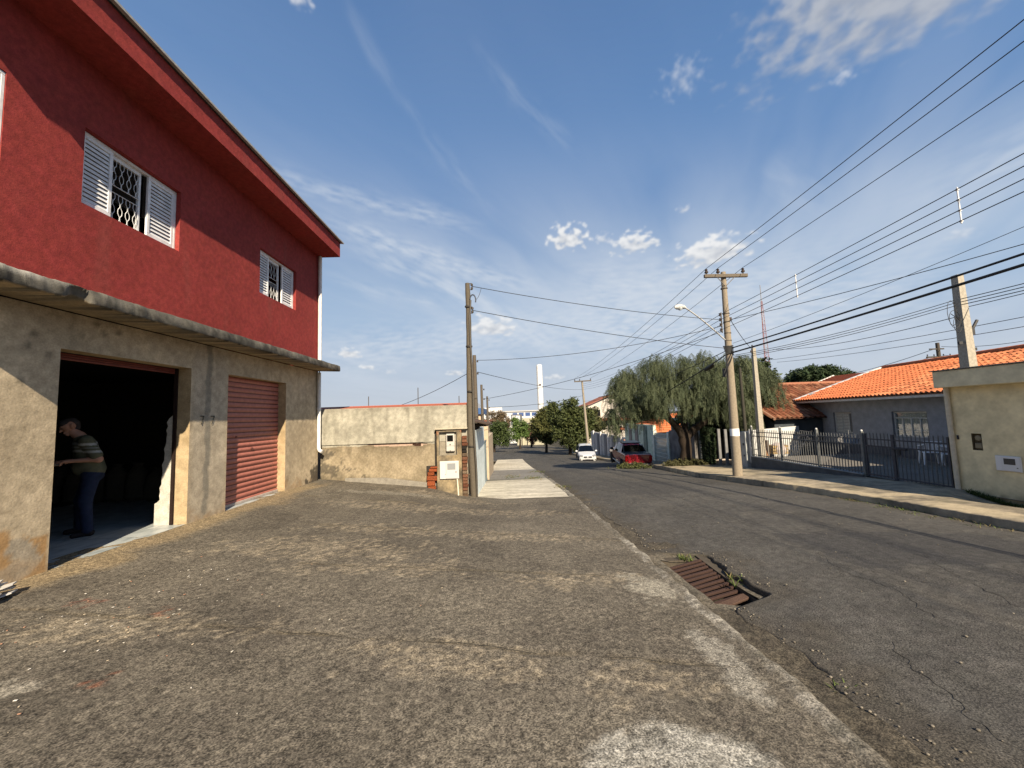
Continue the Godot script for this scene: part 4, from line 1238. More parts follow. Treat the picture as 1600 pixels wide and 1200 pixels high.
		for yv in [0.25, 0.75]: gi.lathe([Vector2(0.0, -0.04), Vector2(0.035, -0.04), Vector2(0.035, 0.04), Vector2(0.0, 0.04)], Vector3(0.09, e[2] - road_y(e[1]) - yv, 0), Vector3.UP, 7)
		obj("insulator", gi, M.plastic, gp)
	# tile roof whose edge shows above the end wall
	var rh := thing("low_red_roof_house", "low house behind the beige wall, only its red roof edge showing", "house", Vector3(-4.0, -1.02, -16.5))
	var rw := mb(L(0.45, 0.40, 0.33)); rw.bx(-3.6, 2.2, 0, 2.75, -3.4, 3.2); obj("wall", rw, M.paint, rh)
	var rr := mb(L(0.46, 0.135, 0.075))
	for sg in [-1.0, 1.0]: rr.boxb(Vector3(-0.7, 2.97, sg * 1.75), Vector3(6.2, 0.07, 3.7), Basis(Vector3(1, 0, 0), sg * 0.11))
	obj("roof", rr, M.tile, rh)
	for e in [[-1.7, 0.45], [0.35, 0.75], [2.05, 0.35]]:
		var an := mb(L(0.08, 0.08, 0.08)); an.tube([Vector3(e[0], 2.9, 0), Vector3(e[0], 3.15 + e[1], 0)], 0.018, 5); obj("aerial", an, M.black, rh)

# ------------------------------------------------------------------ street poles
func pin_insulator(b: MB, at: Vector3):
	b.lathe([Vector2(0.0, 0.0), Vector2(0.02, 0.0), Vector2(0.02, 0.06), Vector2(0.06, 0.07), Vector2(0.065, 0.12), Vector2(0.035, 0.15), Vector2(0.05, 0.19), Vector2(0.03, 0.22), Vector2(0.0, 0.225)], at, Vector3.UP, 10)

func make_street_poles():
	var t := thing("street_pole", "tall round concrete street pole with wooden crossarm and a lamp on a curved arm", "utility pole", Vector3(8.17, -0.87, -14.2))
	var pc := mb()
	var cc := L(0.34, 0.285, 0.215)
	pc.col = cc
	var pp := []; var rr := []
	for q in 20:
		pp.append(Vector3(0.05 * q / 19.0, q * 7.5 / 19.0, 0)); rr.append(lerpf(0.165, 0.085, q / 19.0))
	pc.tube(pp, rr, 16)
	obj("shaft", pc, M.conc, t)
	var st := mb(L(0.80, 0.80, 0.80)); st.lathe([Vector2(0.1535, 1.46), Vector2(0.151, 1.72)], Vector3(0.01, 0, 0), Vector3.UP, 16); obj("white_notice", st, M.plain, t)
	var ca := mb(L(0.18, 0.15, 0.12)); ca.boxb(Vector3(0.07, 7.32, 0.12), Vector3(1.60, 0.12, 0.10), Basis(Vector3(0, 0, 1), -0.008), 0.008); obj("crossarm", ca, M.wood, t)
	var br := mb(L(0.20, 0.19, 0.18))
	br.tube([Vector3(-0.28, 7.28, 0.15), Vector3(0.03, 6.95, 0.10)], 0.014, 5); br.tube([Vector3(0.40, 7.28, 0.15), Vector3(0.07, 6.95, 0.10)], 0.014, 5)
	obj("brace", br, M.metal, t)
	for x in [-0.64, -0.21, 0.72]:
		var ib := mb(L(0.055, 0.04, 0.035)); pin_insulator(ib, Vector3(x, 7.37, 0.12)); obj("insulator", ib, M.plastic, t)
	var rk := mb(L(0.16, 0.15, 0.14)); rk.bx(-0.16, -0.14, 5.22, 5.98, -0.03, 0.03); obj("rack", rk, M.metal, t)
	for q in 4:
		var ib := mb(L(0.06, 0.05, 0.045)); ib.lathe([Vector2(0, -0.05), Vector2(0.045, -0.05), Vector2(0.03, 0.0), Vector2(0.045, 0.05), Vector2(0, 0.05)], Vector3(-0.19, 5.90 - q * 0.19, 0), Vector3.UP, 9); obj("spool_insulator", ib, M.plastic, t)
	var ib2 := mb(L(0.06, 0.05, 0.045)); ib2.lathe([Vector2(0, -0.06), Vector2(0.05, -0.06), Vector2(0.05, 0.06), Vector2(0, 0.06)], Vector3(0.17, 5.72, 0.02), Vector3.UP, 9); obj("spool_insulator", ib2, M.plastic, t)
	for yv in [6.88, 5.93, 5.62, 5.2, 4.92, 4.72]:
		var bd := mb(L(0.13, 0.11, 0.09)); bd.lathe([Vector2(0.118, -0.02), Vector2(0.122, 0.0), Vector2(0.118, 0.02)], Vector3(0.04, yv, 0), Vector3.UP, 14); obj("band", bd, M.metal, t)
	var kn := mb(L(0.035, 0.033, 0.033))
	for q in 7: kn.tube([Vector3(-0.14, 4.42 + q * 0.05, 0.08 - q * 0.02), Vector3(0.0, 4.45 + q * 0.04, 0.15), Vector3(0.17, 4.40 + q * 0.055, 0.05)], 0.022, 5)
	kn.boxb(Vector3(-0.20, 3.75, 0.02), Vector3(0.10, 0.32, 0.12), Basis(), 0.015)
	obj("cable_tie", kn, M.black, t)
	var la := thing_part(t, "lamp_arm")
	var ab := mb(L(0.42, 0.43, 0.43))
	var ap := []
	for q in 14:
		var u := q / 13.0
		ap.append(Vector3(-0.08 - 1.42 * u, 4.95 + 1.42 * u - 0.16 * u * u * u, 0.02))
	ab.tube(ap, 0.026, 7); obj("tube", ab, M.metal, la)
	var hb := mb(L(0.50, 0.51, 0.51))
	hb.tube([Vector3(-1.44, 6.18, 0.02), Vector3(-1.52, 6.22, 0.02), Vector3(-1.66, 6.235, 0.02), Vector3(-1.80, 6.225, 0.02), Vector3(-1.86, 6.21, 0.02)], [0.03, 0.075, 0.10, 0.09, 0.03], 10)
	obj("lamp_head", hb, M.metal, la)
	var lg := mb(); lg.lathe([Vector2(0.0, -0.09), Vector2(0.05, -0.08), Vector2(0.085, -0.03), Vector2(0.09, 0.0)], Vector3(-1.66, 6.19, 0.02), Vector3.UP, 12); obj("lamp_glass", lg, M.lampglass, la)
	# slim square concrete post at the boundary of the grey house
	var s := thing("concrete_post", "slim tapered square concrete post behind the left end of the railing", "post", Vector3(11.2, -0.9, -17.45))
	var sb := mb(L(0.44, 0.40, 0.33)); taper(sb, 0.15, 0.075, 5.15); obj("shaft", sb, M.conc, s)
	var si := mb(L(0.06, 0.05, 0.05)); si.tube([Vector3(-0.02, 5.1, 0), Vector3(-0.05, 5.3, 0)], 0.03, 6); si.lathe([Vector2(0, -0.05), Vector2(0.04, -0.05), Vector2(0.04, 0.05), Vector2(0, 0.05)], Vector3(-0.11, 5.0, 0), Vector3.UP, 8); obj("insulator", si, M.plastic, s)
	var dk := thing("dark_post", "thin dark wooden post in the shade left of the slim concrete post", "post", Vector3(11.25, -1.1, -18.6))
	var dkb := mb(L(0.06, 0.055, 0.045)); dkb.tube([Vector3.ZERO, Vector3(-0.05, 4.6, 0)], [0.08, 0.06], 8); obj("shaft", dkb, M.wood, dk)
	# heavy concrete post behind the yellow building
	var c := thing("tapered_concrete_pole", "pale tapered concrete pole rising behind the yellow building's parapet", "utility pole", Vector3(12.72, -0.65, -10.6))
	var cb := mb(L(0.46, 0.42, 0.35)); taper(cb, 0.185, 0.10, 5.72); obj("shaft", cb, M.conc, c)
	var ch := mb(L(0.05, 0.05, 0.05))
	for q in 9: ch.boxb(Vector3(0.085 + q * 0.004, 5.45 - q * 0.34, 0.0), Vector3(0.012, 0.03, 0.03))
	obj("foot_hole", ch, M.black, c)
	var cl := mb(L(0.05, 0.05, 0.05))
	cl.tube([Vector3(0.16, 4.15, 0.05), Vector3(0.34, 4.42, 0.05)], 0.035, 6); cl.boxb(Vector3(0.17, 4.12, 0.05), Vector3(0.07, 0.2, 0.07)); cl.boxb(Vector3(0.2, 3.62, 0.04), Vector3(0.05, 0.08, 0.05)); cl.boxb(Vector3(-0.2, 3.80, 0.04), Vector3(0.10, 0.08, 0.05))
	obj("bracket", cl, M.black, c)
	var lp := mb(L(0.04, 0.04, 0.04))
	for e in [[-0.42, 4.62, 0.18, 0.35], [-0.36, 4.45, 0.22, 0.25], [-0.30, 4.3, 0.16, 0.22]]:
		var pts := []
		for q in 13:
			var a := TAU * q / 12.0
			pts.append(Vector3(e[0] + e[2] * 0.7 * cos(a), e[1] + e[3] * sin(a), 0.12))
		lp.tube(pts, 0.008, 4, false)
	lp.tube([Vector3(-0.45, 4.6, 0.12), Vector3(-0.2, 4.4, 0.12), Vector3(-0.12, 4.5, 0.1)], 0.012, 4)
	obj("cable_loop", lp, M.black, c)
	# second street pole further down
	var d := thing("far_street_pole", "leaning concrete street pole with crossarm rising behind the white car", "utility pole", Vector3(9.0, road_y(-44.0) + 0.05, -44.0))
	var db := mb(L(0.36, 0.31, 0.245)); db.tube([Vector3(0, 0, 0), Vector3(-0.42, 8.45, 0)], [0.17, 0.10], 10); obj("shaft", db, M.conc, d)
	var da := mb(L(0.15, 0.13, 0.11)); da.boxb(Vector3(-0.36, 8.42, 0.12), Vector3(1.9, 0.13, 0.12), Basis(Vector3(0, 0, 1), 0.03)); obj("crossarm", da, M.wood, d)
	var wb := mb(L(0.82, 0.82, 0.80)); wb.lathe([Vector2(0.172, 0.5), Vector2(0.166, 1.5)], Vector3(-0.05, 0, 0), Vector3.UP, 10); obj("white_band", wb, M.plain, d)
	for x in [-1.25, -0.7, 0.52]:
		var ib := mb(L(0.05, 0.04, 0.04)); pin_insulator(ib, Vector3(x, 8.46 + (x + 0.36) * 0.03, 0.12)); obj("insulator", ib, M.plastic, d)
	# wooden pole with crossarms far off to the right
	var w := thing("distant_wooden_pole", "distant wooden pole with two crossarms above the orange roof ridge", "utility pole", Vector3(45.0, -1.5, -40.0))
	var wbb := mb(L(0.10, 0.085, 0.07)); wbb.tube([Vector3.ZERO, Vector3(0, 9.2, 0)], [0.22, 0.16], 9); obj("shaft", wbb, M.wood, w)
	var wa := mb(L(0.09, 0.075, 0.06)); wa.bx(-1.3, 1.3, 7.65, 7.8, -0.06, 0.06); wa.bx(-0.9, 0.6, 8.5, 8.62, -0.06, 0.06); obj("crossarm", wa, M.wood, w)
	var wi := mb(L(0.05, 0.04, 0.04))
	for x in [-1.2, -0.5, 0.5, 1.2]: pin_insulator(wi, Vector3(x, 7.8, 0))
	obj("insulator", wi, M.plastic, w)

func taper(b: MB, h0: float, h1: float, hh: float):
	for q in 4:
		var a := PI / 4 + q * PI / 2
		var c := a + PI / 2
		b.quad(Vector3(cos(a), 0, sin(a)) * h0 * 1.2, Vector3(cos(a), 0, sin(a)) * h1 * 1.2 + Vector3(0, hh, 0), Vector3(cos(c), 0, sin(c)) * h1 * 1.2 + Vector3(0, hh, 0), Vector3(cos(c), 0, sin(c)) * h0 * 1.2)
	var t := Vector3(0, hh, 0)
	b.quad(Vector3(1, 0, 1) * h1 * 0.85 + t, Vector3(1, 0, -1) * h1 * 0.85 + t, Vector3(-1, 0, -1) * h1 * 0.85 + t, Vector3(-1, 0, 1) * h1 * 0.85 + t)

# ------------------------------------------------------------------ houses across the street
func barrel_tile(col: Color, w := 0.215, l := 0.42) -> MB:
	# S-shaped clay tile: length along +x (up the slope), width along z
	var b := mb(col)
	var n := 9
	var pr := []
	for q in n:
		var u := q / float(n - 1)
		var y := 0.055 * maxf(0.0, sin(u * PI * 1.45)) - 0.018 * maxf(0.0, -sin(u * PI * 1.45))
		pr.append(Vector2((u - 0.5) * w * 1.08, y))
	for q in n - 1:
		var a: Vector2 = pr[q]; var c: Vector2 = pr[q + 1]
		b.quad(Vector3(0, a.y + 0.03, a.x), Vector3(0, c.y + 0.03, c.x), Vector3(l, c.y, c.x), Vector3(l, a.y, a.x))
		b.quad(Vector3(0, a.y + 0.012, a.x), Vector3(0, c.y + 0.012, c.x), Vector3(0, c.y + 0.03, c.x), Vector3(0, a.y + 0.03, a.x))
	return b

func make_right_houses():
	make_grey_house()
	make_yellow_building()
	make_railing()
	make_brown_house()
	make_beyond_tree()

func make_grey_house():
	var ang := deg_to_rad(8.5)
	var h := thing("grey_house", "single storey grey house with orange tile roof behind the dark railing", "house", Vector3(16.7, -0.62, -21.5), -ang)
	# local: +z along the front towards the camera, +x into the plot
	var gc := func(p: Vector3, _u, _w) -> Color: return L(0.265, 0.285, 0.32) * (0.98 + fb(p, 0.6) * 0.07 + fb(p, 7.0) * 0.04)
	var dc := func(p: Vector3, _u, _w) -> Color: return L(0.085, 0.095, 0.12) * (0.95 + fb(p, 1.0) * 0.12 + fb(p, 7.0) * 0.08)
	var Ln := 13.0
	var holes := [Rect2(Ln - 3.05, 0.85, 1.25, 0.98), Rect2(Ln - 7.0, 0.84, 1.6, 1.0)]
	var w := mb()
	w.panel(Vector3(0, 0, Ln), Vector3(0, 0, -1), Vector3(0, 1, 0), 0, Ln, 0.38, 2.62, 0.3, holes, gc)
	w.panel(Vector3(0, 0, 0), Vector3(1, 0, 0) * -1, Vector3(0, 1, 0), -8.0, 0, -0.6, 2.9, 0.4, [], gc)
	w.panel(Vector3(0, 0, Ln), Vector3(1, 0, 0), Vector3(0, 1, 0), 0, 8.0, -0.6, 2.9, 0.4, [], gc)
	w.col = L(0.1, 0.1, 0.1); w.bx(0.35, 0.4, 0.4, 2.6, 0.3, Ln - 0.3)
	w.col = L(0.26, 0.28, 0.31); w.tri(Vector3(0.0, 2.6, -0.01), Vector3(8.0, 2.6, -0.01), Vector3(4.0, 4.1, -0.01))
	obj("wall", w, M.paint, h)
	var d := mb()
	d.panel(Vector3(-0.02, 0, Ln), Vector3(0, 0, -1), Vector3(0, 1, 0), 0, Ln, -0.6, 0.38, 0.3, [], dc)
	d.col = L(0.1, 0.11, 0.13); d.quad(Vector3(-0.02, 0.38, Ln), Vector3(0, 0.38, Ln), Vector3(0, 0.38, 0), Vector3(-0.02, 0.38, 0))
	obj("dark_skirting", d, M.paint, h)
	# shuttered window and panelled window
	for k in 2:
		var a: float = Ln - holes[k].position.x - holes[k].size.x
		var e: float = Ln - holes[k].position.x
		var y0: float = holes[k].position.y
		var y1: float = y0 + holes[k].size.y
		var wn := thing_part(h, "window")
		var rv := mb(L(0.20, 0.215, 0.24))
		rv.bx(0.0, 0.14, y0 - 0.02, y0, a, e); rv.bx(0.0, 0.14, y1, y1 + 0.02, a, e); rv.bx(0.0, 0.14, y0, y1, a - 0.02, a); rv.bx(0.0, 0.14, y0, y1, e, e + 0.02)
		obj("reveal", rv, M.paint, wn)
		var fr := mb(L(0.50, 0.51, 0.50))
		var t := 0.05
		fr.bx(0.07, 0.12, y0, y0 + t, a, e); fr.bx(0.07, 0.12, y1 - t, y1, a, e); fr.bx(0.07, 0.12, y0 + t, y1 - t, a, a + t); fr.bx(0.07, 0.12, y0 + t, y1 - t, e - t, e)
		if k == 1:
			fr.bx(0.075, 0.115, y1 - 0.27, y1 - 0.235, a + t, e - t)
			for q in 3: fr.bx(0.075, 0.115, y0 + t, y1 - 0.27, lerpf(a, e, 0.25 * (q + 1)) - 0.02, lerpf(a, e, 0.25 * (q + 1)) + 0.02)
			fr.bx(0.08, 0.11, y0 + 0.26, y0 + 0.28, a + t, e - t)
		obj("frame", fr, M.white, wn)
		if k == 0:
			var sl := mb(L(0.55, 0.55, 0.52))
			sl.boxb(Vector3.ZERO, Vector3(0.006, 0.058, (e - a) - 0.34), Basis(Vector3(0, 0, 1), -0.5))
			var sm := sl.mesh(M.white)
			for q in 12: put("louvre", sm, wn, null, Vector3(0.09, y0 + 0.09 + q * 0.073, (a + e) / 2 - 0.10))
			var mu := mb(L(0.45, 0.46, 0.45)); mu.bx(0.07, 0.11, y0 + t, y1 - t, (a + e) / 2 - 0.12, (a + e) / 2 - 0.08); mu.bx(0.07, 0.11, y0 + t, y1 - t, e - 0.30, e - 0.26); obj("mullion", mu, M.white, wn)
			var bk := mb(L(0.12, 0.12, 0.12)); bk.bx(0.115, 0.13, y0, y1, a, e); obj("backing", bk, M.plain, wn)
		else:
			var cu := mb(L(0.40, 0.41, 0.40))
			for q in 26:
				var z := lerpf(a + 0.05, e - 0.05, q / 26.0)
				cu.quad(Vector3(0.17 + 0.015 * (q % 2), y0, z + (e - a) / 26.0), Vector3(0.17 + 0.015 * ((q + 1) % 2), y0, z), Vector3(0.17 + 0.015 * ((q + 1) % 2), y1, z), Vector3(0.17 + 0.015 * (q % 2), y1, z + (e - a) / 26.0))
			obj("curtain", cu, M.cloth, wn)
			var gl := mb(); gl.bx(0.10, 0.104, y0, y1, a, e); obj("pane", gl, M.pane, wn)
	# roof: eave at x = -0.55, ridge at x = 4
	var ey := 2.50; var ry := 4.12
	var ex := -0.55; var rx := 4.0
	var sl_len := Vector2(rx - ex, ry - ey).length()
	var sa := atan2(ry - ey, rx - ex)
	var dk := mb(L(0.30, 0.17, 0.10))
	dk.boxb(Vector3((ex + rx) / 2, (ey + ry) / 2 - 0.05, Ln / 2), Vector3(sl_len, 0.05, Ln + 0.7), Basis(Vector3(0, 0, 1), sa))
	dk.boxb(Vector3(2 * rx - (ex + rx) / 2, (ey + ry) / 2 - 0.05, Ln / 2), Vector3(sl_len, 0.09, Ln + 0.7), Basis(Vector3(0, 0, 1), -sa))
	obj("roof_deck", dk, M.tile, h)
	var fb_ := mb(L(0.60, 0.60, 0.58)); fb_.bx(ex - 0.0, ex + 0.035, ey - 0.14, ey - 0.02, -0.36, Ln + 0.35, 0.004); obj("eave_board", fb_, M.white, h)
	var so := mb(L(0.34, 0.35, 0.36)); so.bx(ex + 0.04, -0.001, ey - 0.13, ey - 0.11, -0.3, Ln + 0.3); obj("soffit", so, M.paint, h)
	var vg := mb(L(0.78, 0.77, 0.74))
	vg.boxb(Vector3((ex + rx) / 2, (ey + ry) / 2 + 0.035, -0.42), Vector3(sl_len + 0.05, 0.14, 0.30), Basis(Vector3(0, 0, 1), sa), 0.01)
	obj("white_verge", vg, M.white, h)
	var variants := []
	for v in 6: variants.append(barrel_tile(L(0.62, 0.205, 0.092) * [1.0, 0.82, 1.16, 0.68, 1.08, 0.92][v] + L(0.02, 0.02, 0.01) * (v % 3)).mesh(M.tile))
	var cols := int(Ln / 0.215) + 3
	var rows := int(sl_len / 0.345)
	var spots := []
	for c in cols:
		for r in rows:
			spots.append(Vector3(c, r, (cols - c) * 1.0 + r * 0.7))
	spots.sort_custom(func(p, q): return p.z < q.z)
	var rest := []
	for k in spots.size():
		var s: Vector3 = spots[k]
		var along: float = s.y * 0.345
		var o := Vector3(ex - 0.06 + cos(sa) * along, ey + 0.005 + sin(sa) * along, -0.26 + s.x * 0.215)
		var tr := Transform3D(Basis(Vector3(0, 0, 1), sa + rng.randf_range(-0.03, 0.03)) * Basis(Vector3(0, 1, 0), rng.randf_range(-0.05, 0.05)), o)
		# the tiles hidden behind the yellow building are the nearest; leave those to the joined rest
		if s.x < cols - 14 and s.x >= cols - 14 - 23:
			var m := put("roof_tile", variants[rng.randi() % 6], h)
			m.transform = tr
		else: rest.append(tr)
	multi("roof_tiles", barrel_tile(L(1, 1, 1)).mesh(M.tile), rest, func(): return L(0.66, 0.205, 0.085) * rng.randf_range(0.78, 1.12), h)
	var rg := mb(L(0.60, 0.19, 0.085))
	for q in int(Ln / 0.33) + 2:
		rg.tube([Vector3(rx, ry + 0.03, -0.35 + q * 0.33), Vector3(rx, ry + 0.045, 0.02 + q * 0.33)], [0.11, 0.10], 8)
	obj("ridge_tiles", rg, M.tile, h)
	# paved front yard
	var y := mb()
	y.sheet(seg(10.85, 19.0, [[19.0, 0.5]]), seg(-8.0, -17.7, [[-17.7, 0.5]]), func(x, z): return Vector3(x, -0.60, z), func(p): return L(0.22, 0.205, 0.18) * (1.0 + fb(p, 1.0) * 0.3))
	struct("front_yard", y, M.walk)
	# air conditioner
	var ac := thing("air_conditioner", "small white air conditioner box at the far corner of the grey house", "air conditioner", Vector3(16.25, 0.75, -21.8))
	var ab := mb(L(0.62, 0.62, 0.60)); ab.bx(-0.32, 0.28, -0.2, 0.38, -0.14, 0.14, 0.02); obj("case", ab, M.plastic, ac)
	var ag := mb(L(0.10, 0.10, 0.10)); ag.lathe([Vector2(0.0, 0.0), Vector2(0.2, 0.0), Vector2(0.2, 0.012), Vector2(0.0, 0.012)], Vector3(-0.02, 0.09, 0.142), Vector3(0, 0, 1), 14); obj("grille", ag, M.black, ac)
	# white side wall of the plot
	var bw := thing("white_side_wall", "white plastered side wall between the grey house and its darker neighbour", "wall", Vector3(0, 0, 0))
	var a := Vector3(11.05, 0, -17.85); var e := Vector3(16.5, 0, -21.4)
	var dd := (e - a).normalized()
	var wb := mb()
	wb.panel(a, dd, Vector3(0, 1, 0), 0, (e - a).length(), -0.9, 0.56, 0.25, [], func(p, _u, _w): return L(0.70, 0.70, 0.68) * (0.95 + fb(p, 1.2) * 0.14))
	wb.col = L(0.66, 0.66, 0.64); wb.boxb((a + e) / 2 + Vector3(0, -0.17, 0) + Vector3(dd.z, 0, -dd.x) * 0.075, Vector3((e - a).length(), 1.455, 0.14), Basis(dd, Vector3.UP, dd.cross(Vector3.UP)))
	obj("wall", wb, M.paint, bw)
	# things standing behind the railing
	var pl := thing("leaning_plank", "orange brown plank leaning against the white side wall", "plank", Vector3(11.75, -0.6, -18.1))
	var pb := mb(L(0.50, 0.24, 0.10)); pb.boxb(Vector3(0.0, 0.44, 0.0), Vector3(0.16, 0.92, 0.025), Basis(Vector3(0, 0, 1), 0.16) * Basis(Vector3(1, 0, 0), -0.2), 0.003); obj("board", pb, M.wood, pl)
	var cr := thing("wooden_crate", "low wooden crate of rags beside the leaning plank", "crate", Vector3(12.5, -0.6, -18.35))
	var cb := mb(L(0.46, 0.33, 0.17))
	for q in 3: cb.bx(-0.35, 0.35, 0.03 + q * 0.14, 0.14 + q * 0.14, 0.22, 0.24); cb.bx(-0.35, 0.35, 0.03 + q * 0.14, 0.14 + q * 0.14, -0.24, -0.22); cb.bx(-0.37, -0.35, 0.03 + q * 0.14, 0.14 + q * 0.14, -0.24, 0.24); cb.bx(0.35, 0.37, 0.03 + q * 0.14, 0.14 + q * 0.14, -0.24, 0.24)
	obj("boards", cb, M.wood, cr)
	var rg2 := mb(L(0.55, 0.48, 0.45)); rg2.lathe([Vector2(0.3, 0.05), Vector2(0.33, 0.25), Vector2(0.27, 0.42), Vector2(0.12, 0.52), Vector2(0.0, 0.54)], Vector3.ZERO, Vector3(0.1, 1, 0.1).normalized(), 10); obj("rags", rg2, M.cloth, cr)
	make_bicycle(Vector3(13.75, -0.6, -18.4), 0.32)
	# stacked plastic chairs
	for k in 2:
		var c := thing("plastic_chair", ["white plastic armchair turned sideways by the dark skirting of the grey house", "second white plastic armchair, nearer the yellow building"][k], "chair", [Vector3(14.75, -0.6, -13.75), Vector3(14.75, -0.6, -13.1)][k], [2.6, 0.7][k], "plastic chairs in the grey house yard")
		plastic_chair(c)

func multi(called: String, me: Mesh, trs: Array, cf: Callable, par: Node) -> MultiMeshInstance3D:
	var mm := MultiMesh.new()
	mm.transform_format = MultiMesh.TRANSFORM_3D
	mm.use_colors = true
	mm.mesh = me
	mm.instance_count = trs.size()
	for k in trs.size():
		mm.set_instance_transform(k, trs[k])
		mm.set_instance_color(k, cf.call())
	var o := MultiMeshInstance3D.new()
	o.name = numbered(par, called)
	o.multimesh = mm
	par.add_child(o)
	o.set_meta("kind", "stuff")
	return o

func plastic_chair(c: Node3D):
	var col := L(0.72, 0.74, 0.76)
	var s := mb(col); s.boxb(Vector3(0, 0.42, 0), Vector3(0.46, 0.025, 0.44), Basis(), 0.01); obj("seat", s, M.plastic, c)
	var b := mb(col)
	for q in 5: b.boxb(Vector3(-0.18 + q * 0.09, 0.62, -0.235), Vector3(0.05, 0.34, 0.015), Basis(Vector3(1, 0, 0), -0.15), 0.004)
	b.boxb(Vector3(0, 0.79, -0.262), Vector3(0.46, 0.07, 0.02), Basis(Vector3(1, 0, 0), -0.15), 0.008)
	obj("backrest", b, M.plastic, c)
	for sx in [-1.0, 1.0]:
		var a := mb(col); a.tube([Vector3(0.23 * sx, 0.70, -0.24), Vector3(0.27 * sx, 0.66, -0.05), Vector3(0.27 * sx, 0.64, 0.16), Vector3(0.25 * sx, 0.56, 0.22), Vector3(0.23 * sx, 0.42, 0.21)], 0.022, 6); obj("armrest", a, M.plastic, c)
		for sz in [-1.0, 1.0]:
			var l := mb(col); l.tube([Vector3(0.21 * sx, 0.42, 0.2 * sz), Vector3(0.25 * sx, 0, 0.25 * sz)], [0.032, 0.02], 6); obj("leg", l, M.plastic, c)

func make_bicycle(at: Vector3, turn: float):
	var t := thing("bicycle", "dark bicycle parked against the white side wall behind the railing", "bicycle", at, turn)
	for x in [-0.52, 0.52]:
		var wh := thing_part(t, "wheel")
		var ty := mb(L(0.03, 0.03, 0.03)); var rp := []
		for q in 25: rp.append(Vector3(x + 0.32 * cos(TAU * q / 24.0), 0.335 + 0.32 * sin(TAU * q / 24.0), 0))
		ty.tube(rp, 0.018, 6, false); obj("tyre", ty, M.rubber, wh)
		var sp := mb(L(0.25, 0.25, 0.26))
		for q in 12: sp.tube([Vector3(x, 0.335, 0), Vector3(x + 0.31 * cos(TAU * q / 12.0), 0.335 + 0.31 * sin(TAU * q / 12.0), 0)], 0.003, 3, false)
		obj("spokes", sp, M.metal, wh)
	var f := mb(L(0.04, 0.045, 0.06))
	f.tube([Vector3(-0.52, 0.335, 0), Vector3(-0.18, 0.80, 0)], 0.014, 6); f.tube([Vector3(-0.52, 0.335, 0), Vector3(-0.05, 0.30, 0), Vector3(0.36, 0.76, 0)], 0.016, 6)
	f.tube([Vector3(-0.05, 0.30, 0), Vector3(-0.2, 0.88, 0)], 0.016, 6); f.tube([Vector3(-0.18, 0.80, 0), Vector3(0.35, 0.80, 0)], 0.016, 6); f.tube([Vector3(0.52, 0.335, 0), Vector3(0.33, 0.95, 0)], 0.014, 6)
	obj("frame", f, M.metal, t)
	var sd := mb(L(0.03, 0.03, 0.03)); sd.tube([Vector3(-0.34, 0.92, 0), Vector3(-0.22, 0.91, 0), Vector3(-0.07, 0.90, 0)], [0.07, 0.06, 0.02], 7); obj("saddle", sd, M.rubber, t)
	var hb := mb(L(0.2, 0.2, 0.2)); hb.tube([Vector3(0.28, 1.02, -0.28), Vector3(0.33, 1.0, -0.1), Vector3(0.33, 0.98, 0.1), Vector3(0.28, 1.02, 0.28)], 0.012, 6); obj("handlebar", hb, M.metal, t)

